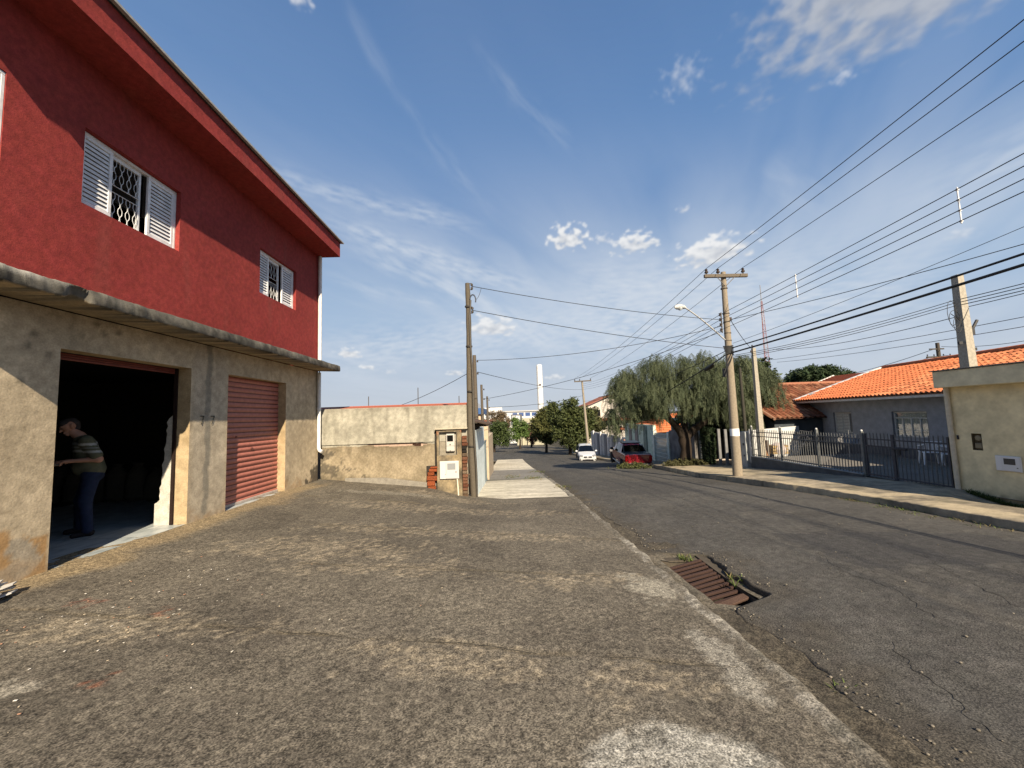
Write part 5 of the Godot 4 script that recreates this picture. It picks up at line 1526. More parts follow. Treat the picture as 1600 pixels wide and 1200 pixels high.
func make_yellow_building():
	# local: +x along the front towards the camera's right, +z out of the front wall
	var t := thing("yellow_building", "flat roofed yellow building with an overhanging parapet at the street edge", "building", Vector3(10.9, -0.70, -9.63), -PI / 2)
	var yc := func(p: Vector3, _u, _w) -> Color:
		var c: Color = L(0.86, 0.745, 0.47) * (0.97 + fb(p, 0.9) * 0.10 + fb(p, 6.0) * 0.10)
		c = c.lerp(L(0.40, 0.32, 0.17), ss(0.45, 0.05, p.y + fb(p, 2.5) * 0.35) * 0.35)
		return c.lerp(L(0.16, 0.125, 0.07), ss(0.16, 0.02, p.y + fb(p, 4.0) * 0.16 - 0.02) * ss(0.25, 0.5, fb(p + Vector3(2, 0, 0), 1.4) + 0.4) * 0.7)
	var w := mb()
	w.panel(Vector3(0, 0, 0), Vector3(1, 0, 0), Vector3(0, 1, 0), -0.06, 4.2, -0.5, 2.62, 0.08, [Rect2(0.42, 1.11, 0.20, 0.385)], yc, 0.004, N1)
	w.col = L(0.8, 0.7, 0.44); w.quad(Vector3(-0.06, -0.5, 0), Vector3(-0.06, 2.62, 0), Vector3(-0.06, 2.62, -6), Vector3(-0.06, -0.5, -6)); w.quad(Vector3(4.2, -0.5, 0), Vector3(4.2, -0.5, -6), Vector3(4.2, 2.62, -6), Vector3(4.2, 2.62, 0)); w.quad(Vector3(-0.06, -0.5, -6), Vector3(4.2, -0.5, -6), Vector3(4.2, 2.62, -6), Vector3(-0.06, 2.62, -6))
	obj("wall", w, M.yellow, t)
	var p := mb(L(0.76, 0.68, 0.46))
	p.bx(-0.02, 4.4, 2.60, 3.00, -6.1, 0.28, 0.012)
	obj("parapet", p, M.yellow, t)
	var cp := mb(L(0.18, 0.17, 0.155)); cp.bx(-0.05, 4.44, 3.003, 3.03, -6.14, 0.31, 0.006); obj("coping", cp, M.conc, t)
	# niche where a meter was taken out
	var nb := mb(L(0.13, 0.105, 0.06)); nb.bx(0.40, 0.64, 1.09, 1.515, -0.08, -0.06); nb.bx(0.41, 0.425, 1.1, 1.505, -0.06, -0.002); nb.bx(0.615, 0.63, 1.1, 1.505, -0.06, -0.002); nb.bx(0.41, 0.63, 1.10, 1.115, -0.06, -0.002); nb.bx(0.41, 0.63, 1.49, 1.505, -0.06, -0.002)
	obj("meter_niche", nb, M.plaster, t)
	var nm := mb(L(0.20, 0.175, 0.115)); nm.lathe([Vector2(0.0, 0.0), Vector2(0.065, 0.0), Vector2(0.06, 0.03), Vector2(0, 0.035)], Vector3(0.52, 1.39, -0.058), Vector3(0, 0, 1), 14); nm.bx(0.45, 0.59, 1.15, 1.27, -0.058, -0.02, 0.008); obj("old_meter", nm, M.plastic, t)
	var mbx := thing_part(t, "meter_box")
	var b1 := mb(L(0.66, 0.66, 0.66)); b1.bx(0.85, 1.29, 0.70, 1.03, 0.003, 0.04, 0.008); obj("case", b1, M.plastic, mbx)
	var b2 := mb(L(0.62, 0.62, 0.62)); b2.bx(0.96, 1.28, 0.715, 1.015, 0.041, 0.05, 0.003); obj("door", b2, M.plastic, mbx)
	var b3 := mb(L(0.07, 0.07, 0.07)); b3.bx(1.01, 1.21, 0.85, 0.98, 0.0505, 0.055, 0.002); obj("window", b3, M.glass2, mbx)
	var b4 := mb(L(0.10, 0.10, 0.10)); b4.bx(1.225, 1.25, 0.78, 0.80, 0.0505, 0.06, 0.003); obj("lock", b4, M.plastic, mbx)
	var dp := mb(L(0.62, 0.56, 0.44)); dp.tube([Vector3(0.06, 2.60, 0.055), Vector3(0.06, 0.10, 0.055)], 0.05, 12); dp.lathe([Vector2(0.051, 0), Vector2(0.057, 0.01), Vector2(0.057, 0.08), Vector2(0.051, 0.09)], Vector3(0.06, 1.40, 0.055), Vector3.UP, 12); obj("downpipe", dp, M.white, t)
	var kb := mb(L(0.03, 0.03, 0.04)); kb.bx(0.135, 0.165, 1.34, 1.44, 0.0, 0.03, 0.004); obj("bell", kb, M.plastic, t)
	# weeds along the foot of the wall
	var wl := thing("wall_weeds", "low dark weeds along the foot of the yellow wall", "weeds", Vector3(0, 0, 0))
	var trs := []
	for q in 170:
		var u: float = minf(3.5, 0.35 + absf(rng.randfn(0.45, 0.45)))
		var q3: Vector3 = t.transform * Vector3(u, 0, 0.08 + rng.randf() * 0.10)
		q3.y = walk_y(q3.x, q3.z)
		trs.append(Transform3D(Basis.from_euler(Vector3(rng.randf_range(-0.6, 0.6), rng.randf() * TAU, rng.randf_range(-0.6, 0.6))).scaled(Vector3.ONE * rng.randf_range(0.4, 1.0)), q3))
	multi("leaves", blade_mesh(), trs, func(): return L(0.06, 0.085, 0.025) * rng.randf_range(0.6, 1.3), wl)

func blade_mesh() -> ArrayMesh:
	var b := mb()
	for q in 5:
		var a := TAU * q / 5.0
		var d := Vector3(cos(a), 0, sin(a))
		var s := Vector3(-sin(a), 0, cos(a)) * 0.008
		b.quad(-s, s, d * 0.05 + s + Vector3(0, 0.07, 0), d * 0.05 - s + Vector3(0, 0.07, 0))
		b.tri(d * 0.05 - s + Vector3(0, 0.07, 0), d * 0.05 + s + Vector3(0, 0.07, 0), d * 0.11 + Vector3(0, 0.10, 0))
	return b.mesh(M.leaf)

func make_railing():
	var X := 10.9
	var wl := thing("low_railing_wall", "low dark grey wall that carries the railing in front of the grey house", "wall", Vector3(0, 0, 0))
	var lw := mb()
	lw.panel(Vector3(X - 0.09, 0, -12.1), Vector3(0, 0, -1), Vector3(0, 1, 0), 0, 5.55, -1.35, -0.575, 0.15, [], func(p, _u, _w): return L(0.105, 0.115, 0.125) * (0.9 + fb(p, 1.5) * 0.3))
	lw.col = L(0.115, 0.125, 0.135); lw.bx(X - 0.088, X + 0.09, -1.35, -0.58, -12.12, -17.65)
	lw.col = L(0.30, 0.31, 0.31); lw.bx(X - 0.11, X + 0.11, -0.579, -0.55, -12.1, -17.66, 0.006)
	obj("wall", lw, M.paint, wl)
	var dark := L(0.115, 0.122, 0.13)
	var bar := mb(dark)
	bar.bx(-0.009, 0.009, 0, 1.17, -0.009, 0.009)
	bar.tri(Vector3(-0.009, 1.17, 0.009), Vector3(0.009, 1.17, 0.009), Vector3(0, 1.215, 0)); bar.tri(Vector3(0.009, 1.17, 0.009), Vector3(0.009, 1.17, -0.009), Vector3(0, 1.215, 0)); bar.tri(Vector3(0.009, 1.17, -0.009), Vector3(-0.009, 1.17, -0.009), Vector3(0, 1.215, 0)); bar.tri(Vector3(-0.009, 1.17, -0.009), Vector3(-0.009, 1.17, 0.009), Vector3(0, 1.215, 0))
	var bm := bar.mesh(M.metal)
	var rl := thing("railing", "dark grey bar railing with pale posts on the low wall before the grey house", "railing", Vector3(X, -0.56, 0))
	var z := -17.5
	while z < -12.2:
		put("bar", bm, rl, null, Vector3(0, 0, z))
		z += 0.112
	for yv in [0.06, 0.88, 1.06]:
		var r := mb(dark); r.bx(-0.014, 0.014, yv, yv + 0.03, -17.6, -12.15); obj("rail", r, M.metal, rl)
	for pz in [-17.6, -15.75, -13.88, -12.1]:
		var p := mb(L(0.17, 0.18, 0.175)); p.bx(-0.038, 0.038, -0.02 if pz < -12.2 else -0.15, 1.30, pz - 0.038, pz + 0.038, 0.006); p.col = L(0.7, 0.7, 0.68); p.lathe([Vector2(0.03, 1.30), Vector2(0.034, 1.325), Vector2(0.022, 1.345), Vector2(0.0, 1.35)], Vector3(0, 0, pz), Vector3.UP, 8); obj("post", p, M.metal, rl)
	var g := thing("driveway_gate", "dark bar gate of two leaves closing the drive beside the yellow building", "gate", Vector3(X, -0.60, 0))
	for leaf in [[-12.0, -11.16], [-11.12, -9.72]]:
		z = leaf[0] + 0.06
		while z < leaf[1] - 0.02:
			var o := put("bar", bm, g, null, Vector3(0, 0.02, z)); o.scale = Vector3(1, 1.07, 1)
			z += 0.112
		for yv in [0.05, 0.90, 1.10]:
			var r := mb(L(0.06, 0.065, 0.08)); r.bx(-0.014, 0.014, yv, yv + 0.035, leaf[0], leaf[1]); obj("rail", r, M.metal, g)
		for pz in leaf:
			var p := mb(L(0.06, 0.065, 0.08)); p.bx(-0.022, 0.022, 0.0, 1.28, pz - 0.02, pz + 0.02); obj("stile", p, M.metal, g)
	var lk := mb(L(0.03, 0.03, 0.035)); lk.bx(-0.06, 0.03, 0.86, 0.90, -11.14, -10.75, 0.004); lk.bx(-0.06, -0.02, 0.72, 0.86, -10.98, -10.92, 0.004); obj("latch", lk, M.black, g)
	# the satellite dish leaning behind the railing
	var s := thing("satellite_dish", "grey mesh satellite dish lying tilted behind the railing under the shuttered window", "satellite dish", Vector3(14.2, -0.6, -16.4))
	var db := mb(L(0.16, 0.155, 0.155))
	var ax := Vector3(-0.25, 0.9, 0.35).normalized()
	db.lathe([Vector2(0.0, 0.0), Vector2(0.13, 0.02), Vector2(0.27, 0.08), Vector2(0.36, 0.15)], Vector3(0, 0.58, 0), ax, 20); obj("dish", db, M.metal, s)
	var dl := mb(L(0.4, 0.4, 0.4)); dl.tube([Vector3(0, 0, 0), Vector3(0, 0.63, 0)], 0.025, 7); dl.tube([Vector3(0, 0.63, 0), Vector3(0, 0.62, 0) + ax * 0.55], 0.012, 5); obj("mast", dl, M.metal, s)
	# pillar between the plots with its small white lamp and pipe
	var p2 := thing("gate_pillar", "grey painted gate pillar between the two plots with a white lamp beside it", "gate pillar", Vector3(11.0, walk_y(11.0, -18.2), -18.2))
	var pb := mb(L(0.40, 0.42, 0.42)); pb.bx(-0.17, 0.17, -0.1, 1.62, -0.20, 0.20, 0.015); obj("shaft", pb, M.paint, p2)
	var num := mb(L(0.06, 0.06, 0.06)); num.bx(-0.182, -0.172, 1.0, 1.1, -0.02, 0.10); num.bx(-0.182, -0.172, 0.50, 0.58, 0.0, 0.08); obj("plate", num, M.black, p2)
	var lm := mb(L(0.75, 0.75, 0.74)); lm.lathe([Vector2(0.0, 0), Vector2(0.05, 0.0), Vector2(0.06, 0.2), Vector2(0.04, 0.28), Vector2(0, 0.3)], Vector3(0.0, 1.30, 0.48), Vector3.UP, 10); lm.tube([Vector3(-0.05, 1.75, 0.36), Vector3(-0.05, 0.95, 0.36), Vector3(-0.05, 0.85, 0.45), Vector3(0.3, 0.85, 0.6)], 0.02, 6); obj("white_lamp", lm, M.white, p2)

func make_brown_house():
	var h := thing("old_tile_house", "older house with weathered brown tile roof and dark blue gable", "house", Vector3(0, 0, 0))
	# gable to the street at x ~ 13.6, ridge running into the plot
	var gx := 13.7
	var ridge := Vector3(gx, 2.95, -24.6); var eave := Vector3(gx, 0.95, -20.2); var back := Vector3(gx, 0.95, -29.0)
	var w := mb(L(0.055, 0.068, 0.082))
	w.tri(Vector3(gx + 0.3, 0.75, -28.9), Vector3(gx + 0.3, 0.75, -20.6), Vector3(gx + 0.3, 2.8, -24.6))
	w.quad(Vector3(gx + 0.3, -1.6, -28.9), Vector3(gx + 0.3, -1.6, -20.6), Vector3(gx + 0.3, 0.75, -20.6), Vector3(gx + 0.3, 0.75, -28.9))
	w.quad(Vector3(gx + 0.3, -1.6, -20.6), Vector3(gx + 11, -1.6, -20.6), Vector3(gx + 11, 0.9, -20.6), Vector3(gx + 0.3, 0.9, -20.6))
	w.quad(Vector3(gx + 0.3, -1.6, -28.9), Vector3(gx + 0.3, 0.9, -28.9), Vector3(gx + 11, 0.9, -28.9), Vector3(gx + 11, -1.6, -28.9))
	obj("wall", w, M.paint, h)
	for q in 9:
		for k in 3:
			var b := mb(L(0.26, 0.085, 0.05) * rng.randf_range(0.7, 1.15)); b.bx(gx + 0.2, gx + 0.29, -0.35 + q * 0.12, -0.245 + q * 0.12, -23.7 + k * 0.32 + (q % 2) * 0.1, -23.4 + k * 0.32 + (q % 2) * 0.1, 0.006); obj("brick", b, M.brick, h)
	var wn := thing_part(h, "window")
	var fr := mb(L(0.40, 0.42, 0.43)); fr.bx(gx + 0.18, gx + 0.26, -0.9, 1.0, -24.75, -24.65); fr.bx(gx + 0.18, gx + 0.26, -0.9, 1.0, -23.9, -23.8); fr.bx(gx + 0.18, gx + 0.26, 0.9, 1.0, -24.65, -23.9); fr.bx(gx + 0.18, gx + 0.26, 0.25, 0.31, -24.65, -23.9); fr.bx(gx + 0.18, gx + 0.26, -0.9, 0.25, -24.3, -24.25); obj("frame", fr, M.white, wn)
	var gl := mb(); gl.bx(gx + 0.24, gx + 0.25, -0.9, 0.95, -24.65, -23.9); obj("pane", gl, M.glass, wn)
	var pp := mb(L(0.34, 0.33, 0.31)); pp.bx(gx + 0.15, gx + 0.28, -1.5, 1.35, -22.78, -22.70); obj("corner_post", pp, M.paint, h)
	for side in 2:
		var lo := eave if side == 0 else back
		var sl := (ridge - lo)
		var sd := sl.normalized()
		var ln := sl.length()
		var rows := int(ln / 0.36)
		var trs := []
		for r in rows:
			for c in 44:
				var o := lo + sd * (r * 0.36) + Vector3(c * 0.245 + 0.0, 0.03 + N2.get_noise_2d(c * 0.3, r * 0.5) * 0.02, 0)
				var X3 := sd
				var Y3 := Vector3(0, 1, 0) - sd * sd.y
				Y3 = Y3.normalized()
				var Z3 := X3.cross(Y3)
				trs.append(Transform3D(Basis(X3, Y3, Z3) * Basis(Vector3(0, 0, 1), rng.randf_range(-0.03, 0.03)), o))
		var tm := barrel_tile(L(1, 1, 1), 0.245, 0.44).mesh(M.tile)
		multi("roof_tiles", tm, trs, func(): return (L(0.30, 0.115, 0.062) if rng.randf() < 0.72 else L(0.42, 0.20, 0.11)) * rng.randf_range(0.55, 1.15), h)
		var dk := mb(L(0.12, 0.06, 0.04)); dk.quad(lo, lo + Vector3(10.8, 0, 0), ridge + Vector3(10.8, 0, 0), ridge); obj("roof_deck", dk, M.tile, h)
	var vb := mb(L(0.36, 0.20, 0.13)); vb.tube([eave + Vector3(0.0, 0.02, 0.1), ridge + Vector3(0, 0.05, 0)], 0.075, 6); vb.tube([back, ridge + Vector3(0, 0.05, 0)], 0.075, 6); obj("verge", vb, M.tile, h)
	var rt := mb(L(0.40, 0.17, 0.10))
	for q in 30: rt.tube([ridge + Vector3(q * 0.36, 0.04, 0), ridge + Vector3(q * 0.36 + 0.4, 0.055, 0)], [0.12, 0.11], 7)
	obj("ridge_tiles", rt, M.tile, h)
	# roof of one more house between them
	var g := thing("red_roof_house", "house behind the older one with a clean red tile roof and white verge", "house", Vector3(30.6, -1.5, -32.0), -PI / 2)
	var gw := mb(L(0.55, 0.52, 0.46)); gw.bx(-3.8, 8, 0, 4.9, -2.0, 2.0); obj("wall", gw, M.paint, g)
	var gr := mb(L(0.50, 0.15, 0.08))
	gr.quad(Vector3(-4.2, 4.9, 2.5), Vector3(9, 4.9, 2.5), Vector3(9, 5.8, 0), Vector3(-4.2, 5.8, 0)); gr.quad(Vector3(-4.2, 4.9, -2.5), Vector3(-4.2, 5.8, 0), Vector3(9, 5.8, 0), Vector3(9, 4.9, -2.5))
	for q in 9: gr.tube([Vector3(-4.2, 4.93 + 0.9 * q / 9.0, 2.5 - 2.5 * q / 9.0), Vector3(9, 4.93 + 0.9 * q / 9.0, 2.5 - 2.5 * q / 9.0)], 0.05, 5)
	obj("roof", gr, M.tile, g)
	var gv := mb(L(0.7, 0.68, 0.64)); gv.tube([Vector3(-4.25, 4.92, 2.5), Vector3(-4.25, 5.84, 0)], 0.08, 5); obj("verge", gv, M.white, g)

func make_beyond_tree():
	# plots beyond the pepper tree, from near to far
	var gy := road_y(-21.0)
	var e := thing("plot_entrance", "shaded entrance with posts coloured dark for shade and a dark clipped hedge beside the pepper tree", "entrance", Vector3(11.2, gy + 0.08, -21.2))
	for z in [0.9, 0.25, -2.1]:
		var pz := mb(L(0.20, 0.20, 0.20)); pz.bx(-0.07, 0.07, 0, 1.95, z - 0.05, z + 0.05, 0.01); obj("post", pz, M.paint, e)  # white posts coloured dark grey to stand in for shade
	var lt := mb(L(0.16, 0.18, 0.185)); lt.bx(-0.02, 0.02, 0.1, 1.85, -2.3, -1.75); obj("door_leaf", lt, M.paint, e)
	var rub := mb(L(0.26, 0.23, 0.20)); rub.bx(0.6, 0.7, -0.2, 1.5, 0.9, 3.2); rub.bx(0.55, 3.0, -0.2, 2.2, -4.5, -4.4); obj("shaded_wall", rub, M.plaster, e)
	var hg := thing("clipped_hedge", "tall narrow dark green clipped hedge standing in the shaded entrance", "hedge", Vector3(11.0, gy + 0.08, -21.75))
	var trs := []
	for q in 900:
		var p := Vector3(rng.randf_range(-0.22, 0.22), rng.randf_range(0.05, 1.95), rng.randf_range(-0.38, 0.38))
		trs.append(Transform3D(Basis.from_euler(Vector3(rng.randf() * TAU, rng.randf() * TAU, 0)).scaled(Vector3.ONE * rng.randf_range(0.25, 0.45)), p))
	multi("foliage", clump_mesh(), trs, func(): return L(0.028, 0.048, 0.02) * rng.randf_range(0.6, 1.3), hg)
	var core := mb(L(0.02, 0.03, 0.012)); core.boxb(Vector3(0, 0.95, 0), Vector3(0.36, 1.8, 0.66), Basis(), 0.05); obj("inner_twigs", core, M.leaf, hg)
	var gwl := thing("grey_stone_wall", "rough grey wall right behind the trunk of the pepper tree", "wall", Vector3(0, 0, 0))
	var g := mb()
	g.panel(Vector3(10.95, 0, -23.2), Vector3(0, 0, -1), Vector3(0, 1, 0), 0, 3.6, -2.4, 0.28, 0.15, [], func(p, _u, _w): return L(0.24, 0.225, 0.22) * (0.9 + fb(p, 1.5) * 0.5 + fb(p, 8.0) * 0.4))
	g.col = L(0.24, 0.225, 0.21); g.bx(10.952, 11.15, -2.4, 0.27, -23.2, -26.8)
	obj("wall", g, M.rough_plaster, gwl)
	var mg := thing("lattice_gate", "white lattice gate with block pillars beside the mint green wall", "gate", Vector3(11.0, road_y(-29.0), -29.0))
	for z in [2.1, -0.6]:
		var mp := mb(L(0.78, 0.82, 0.72))
		for q in 9: mp.bx(-0.12 - 0.02 * (q % 2), 0.12, q * 0.26, q * 0.26 + 0.245, z - 0.15 - 0.02 * (q % 2), z + 0.15 + 0.02 * (q % 2), 0.01)
		obj("pillar", mp, M.paint, mg)
	var ml := mb(L(0.78, 0.80, 0.72))
	for q in 22: ml.bx(-0.015, 0.015, 0.1, 2.2, -0.42 + q * 0.115, -0.39 + q * 0.115)
	for q in 8: ml.bx(-0.02, 0.02, 0.2 + q * 0.27, 0.23 + q * 0.27, -0.45, 1.95)
	obj("lattice", ml, M.metal, mg)
	var mw := thing("mint_green_wall", "tall mint green plot wall with darker panels beyond the pepper tree", "wall", Vector3(0, 0, 0))
	var m := mb()
	m.panel(Vector3(11.0, 0, -29.8), Vector3(0, 0, -1), Vector3(0, 1, 0), 0, 7.2, -3.2, 0.55, 0.25, [], func(p, _u, _w): return L(0.58, 0.70, 0.58) * (0.95 + fb(p, 1.0) * 0.15))
	m.col = L(0.58, 0.7, 0.58); m.bx(11.002, 11.2, -3.2, 0.549, -29.8, -37.0)
	obj("wall", m, M.paint, mw)
	for z in [-31.5, -33.6, -35.3]:
		var d := mb(L(0.30, 0.26, 0.24) if z < -32 else L(0.20, 0.26, 0.22)); d.bx(10.93, 10.998, -2.6, 0.45, z - 0.35, z + 0.35); obj("panel", d, M.paint, mw)
	var ww := thing("white_plot_wall", "low white plot wall with grey gates behind the white car", "wall", Vector3(0, 0, 0))
	var wb := mb()
	wb.panel(Vector3(11.0, 0, -37.1), Vector3(0, 0, -1), Vector3(0, 1, 0), 0, 15.0, -4.6, -0.75, 0.4, [], func(p, _u, _w): return L(0.62, 0.60, 0.58) * (0.92 + fb(p, 0.8) * 0.2))
	wb.col = L(0.6, 0.58, 0.56); wb.bx(11.002, 11.25, -4.6, -0.751, -37.1, -52.1)
	obj("wall", wb, M.paint, ww)
	for z in [-39.0, -41.2, -44.5, -48.0]:
		var d := mb(L(0.22, 0.22, 0.24)); d.bx(10.93, 10.998, -3.6, -0.85, z - 0.5, z + 0.5); obj("gate", d, M.metal, ww)
	for z in [-38.2, -43.0, -46.4, -50.2]:
		var d := mb(L(0.72, 0.70, 0.68)); d.bx(10.85, 11.0, -4.2, -0.55, z - 0.15, z + 0.15); obj("pier", d, M.paint, ww)
	var ch := thing("orange_roof_house", "cream house with bright orange hipped roof above the white plot wall", "house", Vector3(17.0, -3.35, -39.0))
	var cw := mb(L(0.50, 0.42, 0.36)); cw.bx(-4.2, 5, 0, 3.2, -4, 4); obj("wall", cw, M.paint, ch)
	for z in [-2.2, 0.2, 2.6]:
		var d := mb(L(0.10, 0.09, 0.10)); d.bx(-4.25, -4.18, 1.0, 2.2, z - 0.4, z + 0.4); obj("window", d, M.glass, ch)
	var cr := mb(L(0.70, 0.22, 0.09))
	var q0 := [Vector3(-5, 3.1, 4.8), Vector3(5.8, 3.1, 4.8), Vector3(5.8, 3.1, -4.8), Vector3(-5, 3.1, -4.8)]
	var ra := Vector3(-0.6, 4.7, 0); var rb := Vector3(2.0, 4.7, 0)
	cr.quad(q0[0], q0[1], rb, ra); cr.quad(q0[2], q0[3], ra, rb); cr.tri(q0[3], q0[0], ra); cr.tri(q0[1], q0[2], rb)
	for q in 9:
		var u := q / 9.0
		cr.tube([q0[0].lerp(ra, u) + Vector3(0, 0.04, 0), q0[1].lerp(rb, u) + Vector3(0, 0.04, 0)], 0.05, 5); cr.tube([q0[3].lerp(ra, u) + Vector3(0, 0.04, 0), q0[0].lerp(ra, u) + Vector3(0, 0.04, 0)], 0.05, 5)
	obj("roof", cr, M.tile, ch)
	var g2 := thing("green_canopy", "pale green flat canopy seen under the limbs of the pepper tree", "canopy", Vector3(15.5, -1.7, -28.5))
	var gb := mb(L(0.30, 0.42, 0.33)); gb.bx(-3.0, 3.0, 2.35, 2.75, -2.0, 2.0, 0.03); obj("slab", gb, M.paint, g2)
	var gs := mb(L(0.4, 0.42, 0.38)); gs.bx(-0.1, 0.1, 0, 2.35, -0.1, 0.1)
	var gsm := gs.mesh(M.paint)
	for gx in [-2.8, 2.8]:
		for gz in [-1.8, 1.8]: put("post", gsm, g2, null, Vector3(gx, 0, gz))

# ------------------------------------------------------------------ distance
func make_far():
	var w := thing("white_water_tower", "slim white cylindrical water tower rising over the far trees", "water tower", Vector3(14.0, -8.5, -160.0))
	var tb := mb(L(0.80, 0.80, 0.80)); tb.lathe([Vector2(1.15, 0), Vector2(1.15, 30.2), Vector2(1.0, 30.7), Vector2(0, 30.9)], Vector3.ZERO, Vector3.UP, 18); obj("tank", tb, M.paint, w)
	var te := mb(L(0.10, 0.09, 0.09)); te.lathe([Vector2(0.0, 0.0), Vector2(0.45, 0.0), Vector2(0.45, 0.05), Vector2(0, 0.06)], Vector3(0.0, 22.5, 1.13), Vector3(0, 0, 1), 12); obj("emblem", te, M.plain, w)
	var tr := mb(L(0.45, 0.46, 0.46)); tr.lathe([Vector2(1.17, 14.4), Vector2(1.25, 14.5), Vector2(1.25, 14.8), Vector2(1.17, 14.9)], Vector3.ZERO, Vector3.UP, 18); tr.tube([Vector3(-1.2, 0, 0.3), Vector3(-1.2, 30.8, 0.3)], 0.06, 4); tr.tube([Vector3(0.3, 30.7, 0), Vector3(0.3, 31.6, 0)], 0.05, 4); obj("ring_and_ladder", tr, M.metal, w)
	# lattice radio mast
	var m := thing("radio_mast", "red and white lattice radio mast far behind the rooftops", "mast", Vector3(60.6, -2.0, -90.0))
	var hh := 32.0
	for k in 3:
		var a := TAU * k / 3.0 + 0.4
		var lg := mb(L(0.32, 0.12, 0.10)); lg.tube([Vector3(cos(a), 0, sin(a)) * 1.0, Vector3(cos(a), 0, sin(a)) * 0.18 + Vector3(0, hh - 3.5, 0)], 0.055, 4); obj("leg", lg, M.metal, m)
	for k in 26:
		var u0 := k / 26.0; var u1 := (k + 1) / 26.0
		var r0 := lerpf(1.0, 0.18, u0); var r1 := lerpf(1.0, 0.18, u1)
		var bb := mb(L(0.34, 0.10, 0.085) if (k / 3) % 2 == 0 else L(0.52, 0.50, 0.48))
		for q in 3:
			var a := TAU * q / 3.0 + 0.4; var b := a + TAU / 3.0
			bb.tube([Vector3(cos(a) * r0, u0 * (hh - 3.5), sin(a) * r0), Vector3(cos(b) * r1, u1 * (hh - 3.5), sin(b) * r1)], 0.03, 3, false); bb.tube([Vector3(cos(a) * r1, u1 * (hh - 3.5), sin(a) * r1), Vector3(cos(b) * r1, u1 * (hh - 3.5), sin(b) * r1)], 0.03, 3, false)
		obj("bracing", bb, M.metal, m)
	var sp := mb(L(0.3, 0.28, 0.27)); sp.tube([Vector3(0, hh - 3.6, 0), Vector3(0, hh + 0.4, 0)], 0.07, 5); obj("aerial", sp, M.metal, m)
	# long white building with blue panels at the end of the street
	var f := thing("white_factory", "long white flat building with a row of blue windows beyond the end of the street", "building", Vector3(0, -9.0, -142.0))
	var fb_ := mb(L(0.62, 0.63, 0.64)); fb_.bx(-7, 15, 0, 12.2, -8, 0); fb_.bx(-12, -1.5, 0, 14.0, -9, -1); obj("wall", fb_, M.paint, f)
	var fr := mb(L(0.5, 0.5, 0.5)); fr.bx(-7.3, 15.3, 12.2, 12.6, -8.3, 0.4); obj("roof", fr, M.metal, f)
	for q in 5:
		var b := mb(L(0.05, 0.09, 0.22)); b.bx(2.2 + q * 2.3, 3.9 + q * 2.3, 10.6, 11.8, 0.0, 0.06); obj("window", b, M.plain, f)
	for q in 6:
		var b := mb(L(0.10, 0.11, 0.13)); b.bx(1.5 + q * 2.1, 2.6 + q * 2.1, 7.6, 8.8, 0.0, 0.06); obj("window", b, M.plain, f)
	var y := thing("cream_terrace", "cream two storey block with a grey box front standing before the white factory", "building", Vector3(7.0, -8.3, -118.0))
	var yb := mb(L(0.42, 0.40, 0.30)); yb.bx(-4, 5, 0, 9.2, -6, 0); obj("wall", yb, M.paint, y)
	var yg := mb(L(0.12, 0.12, 0.13)); yg.bx(-5.6, -2.4, 8.2, 10.4, -2, 0.6); yg.col = L(0.55, 0.57, 0.60); yg.bx(-5.3, -3.0, 8.5, 10.1, 0.601, 0.65); obj("box_front", yg, M.paint, y)
	for q in 4:
		var b := mb(L(0.08, 0.08, 0.09)); b.bx(-1.2 + q * 1.5, -0.4 + q * 1.5, 6.6, 7.8, 0, 0.06); obj("window", b, M.plain, y)
	for q in 3:
		var b := mb(L(0.55, 0.48, 0.34)); b.bx(-2.5 + q * 1.6, -2.2 + q * 1.6, 0, 4.5, 0.5, 0.8); obj("column", b, M.paint, y)
	# blue roofed shed and peach houses on the near side
	var s := thing("blue_roof_shed", "shed with a bright blue roof edge seen past the service poles", "building", Vector3(-4.5, -3.0, -40.0))
	var sb := mb(L(0.60, 0.47, 0.34)); sb.bx(-4, 1.9, 0, 4.9, -6, 0); obj("wall", sb, M.paint, s)
	var sr := mb(L(0.05, 0.12, 0.30)); sr.bx(-4.3, 2.2, 4.9, 5.5, -6.3, 0.3); sr.col = L(0.66, 0.68, 0.7); sr.bx(-4.3, 1.5, 5.5, 6.1, -6.3, -1.0); obj("roof", sr, M.metal, s)
	var g := thing("ochre_side_house", "narrow ochre house front with railings along the near pavement", "house", Vector3(-2.6, road_y(-32.0), -32.0))
	var gb := mb(L(0.50, 0.38, 0.25)); gb.bx(-4, 1.0, 0, 3.3, -5, 4); obj("wall", gb, M.paint, g)
	var gr := mb(L(0.30, 0.12, 0.07)); gr.boxb(Vector3(-1.5, 3.5, -0.5), Vector3(5.6, 0.12, 9.6), Basis(Vector3(0, 0, 1), 0.06)); obj("roof", gr, M.tile, g)
	for q in 2:
		var b := mb(L(0.10, 0.10, 0.10)); b.bx(1.0, 1.05, 1.0, 2.2, -3.0 + q * 3.6, -1.9 + q * 3.6); obj("window", b, M.glass, g)
	# white house with red roof behind the far trees
	var h := thing("white_gabled_house", "two storey white gabled house with red roof left of the pepper tree", "house", Vector3(18.3, -5.2, -76.0))
	var hb := mb(L(0.62, 0.58, 0.52)); hb.bx(-3.6, 5, 0, 8.2, -4, 4)
	hb.tri(Vector3(-3.6, 8.2, 4), Vector3(5, 8.2, 4), Vector3(0.7, 9.9, 4)); obj("wall", hb, M.paint, h)
	var hr := mb(L(0.36, 0.13, 0.08))
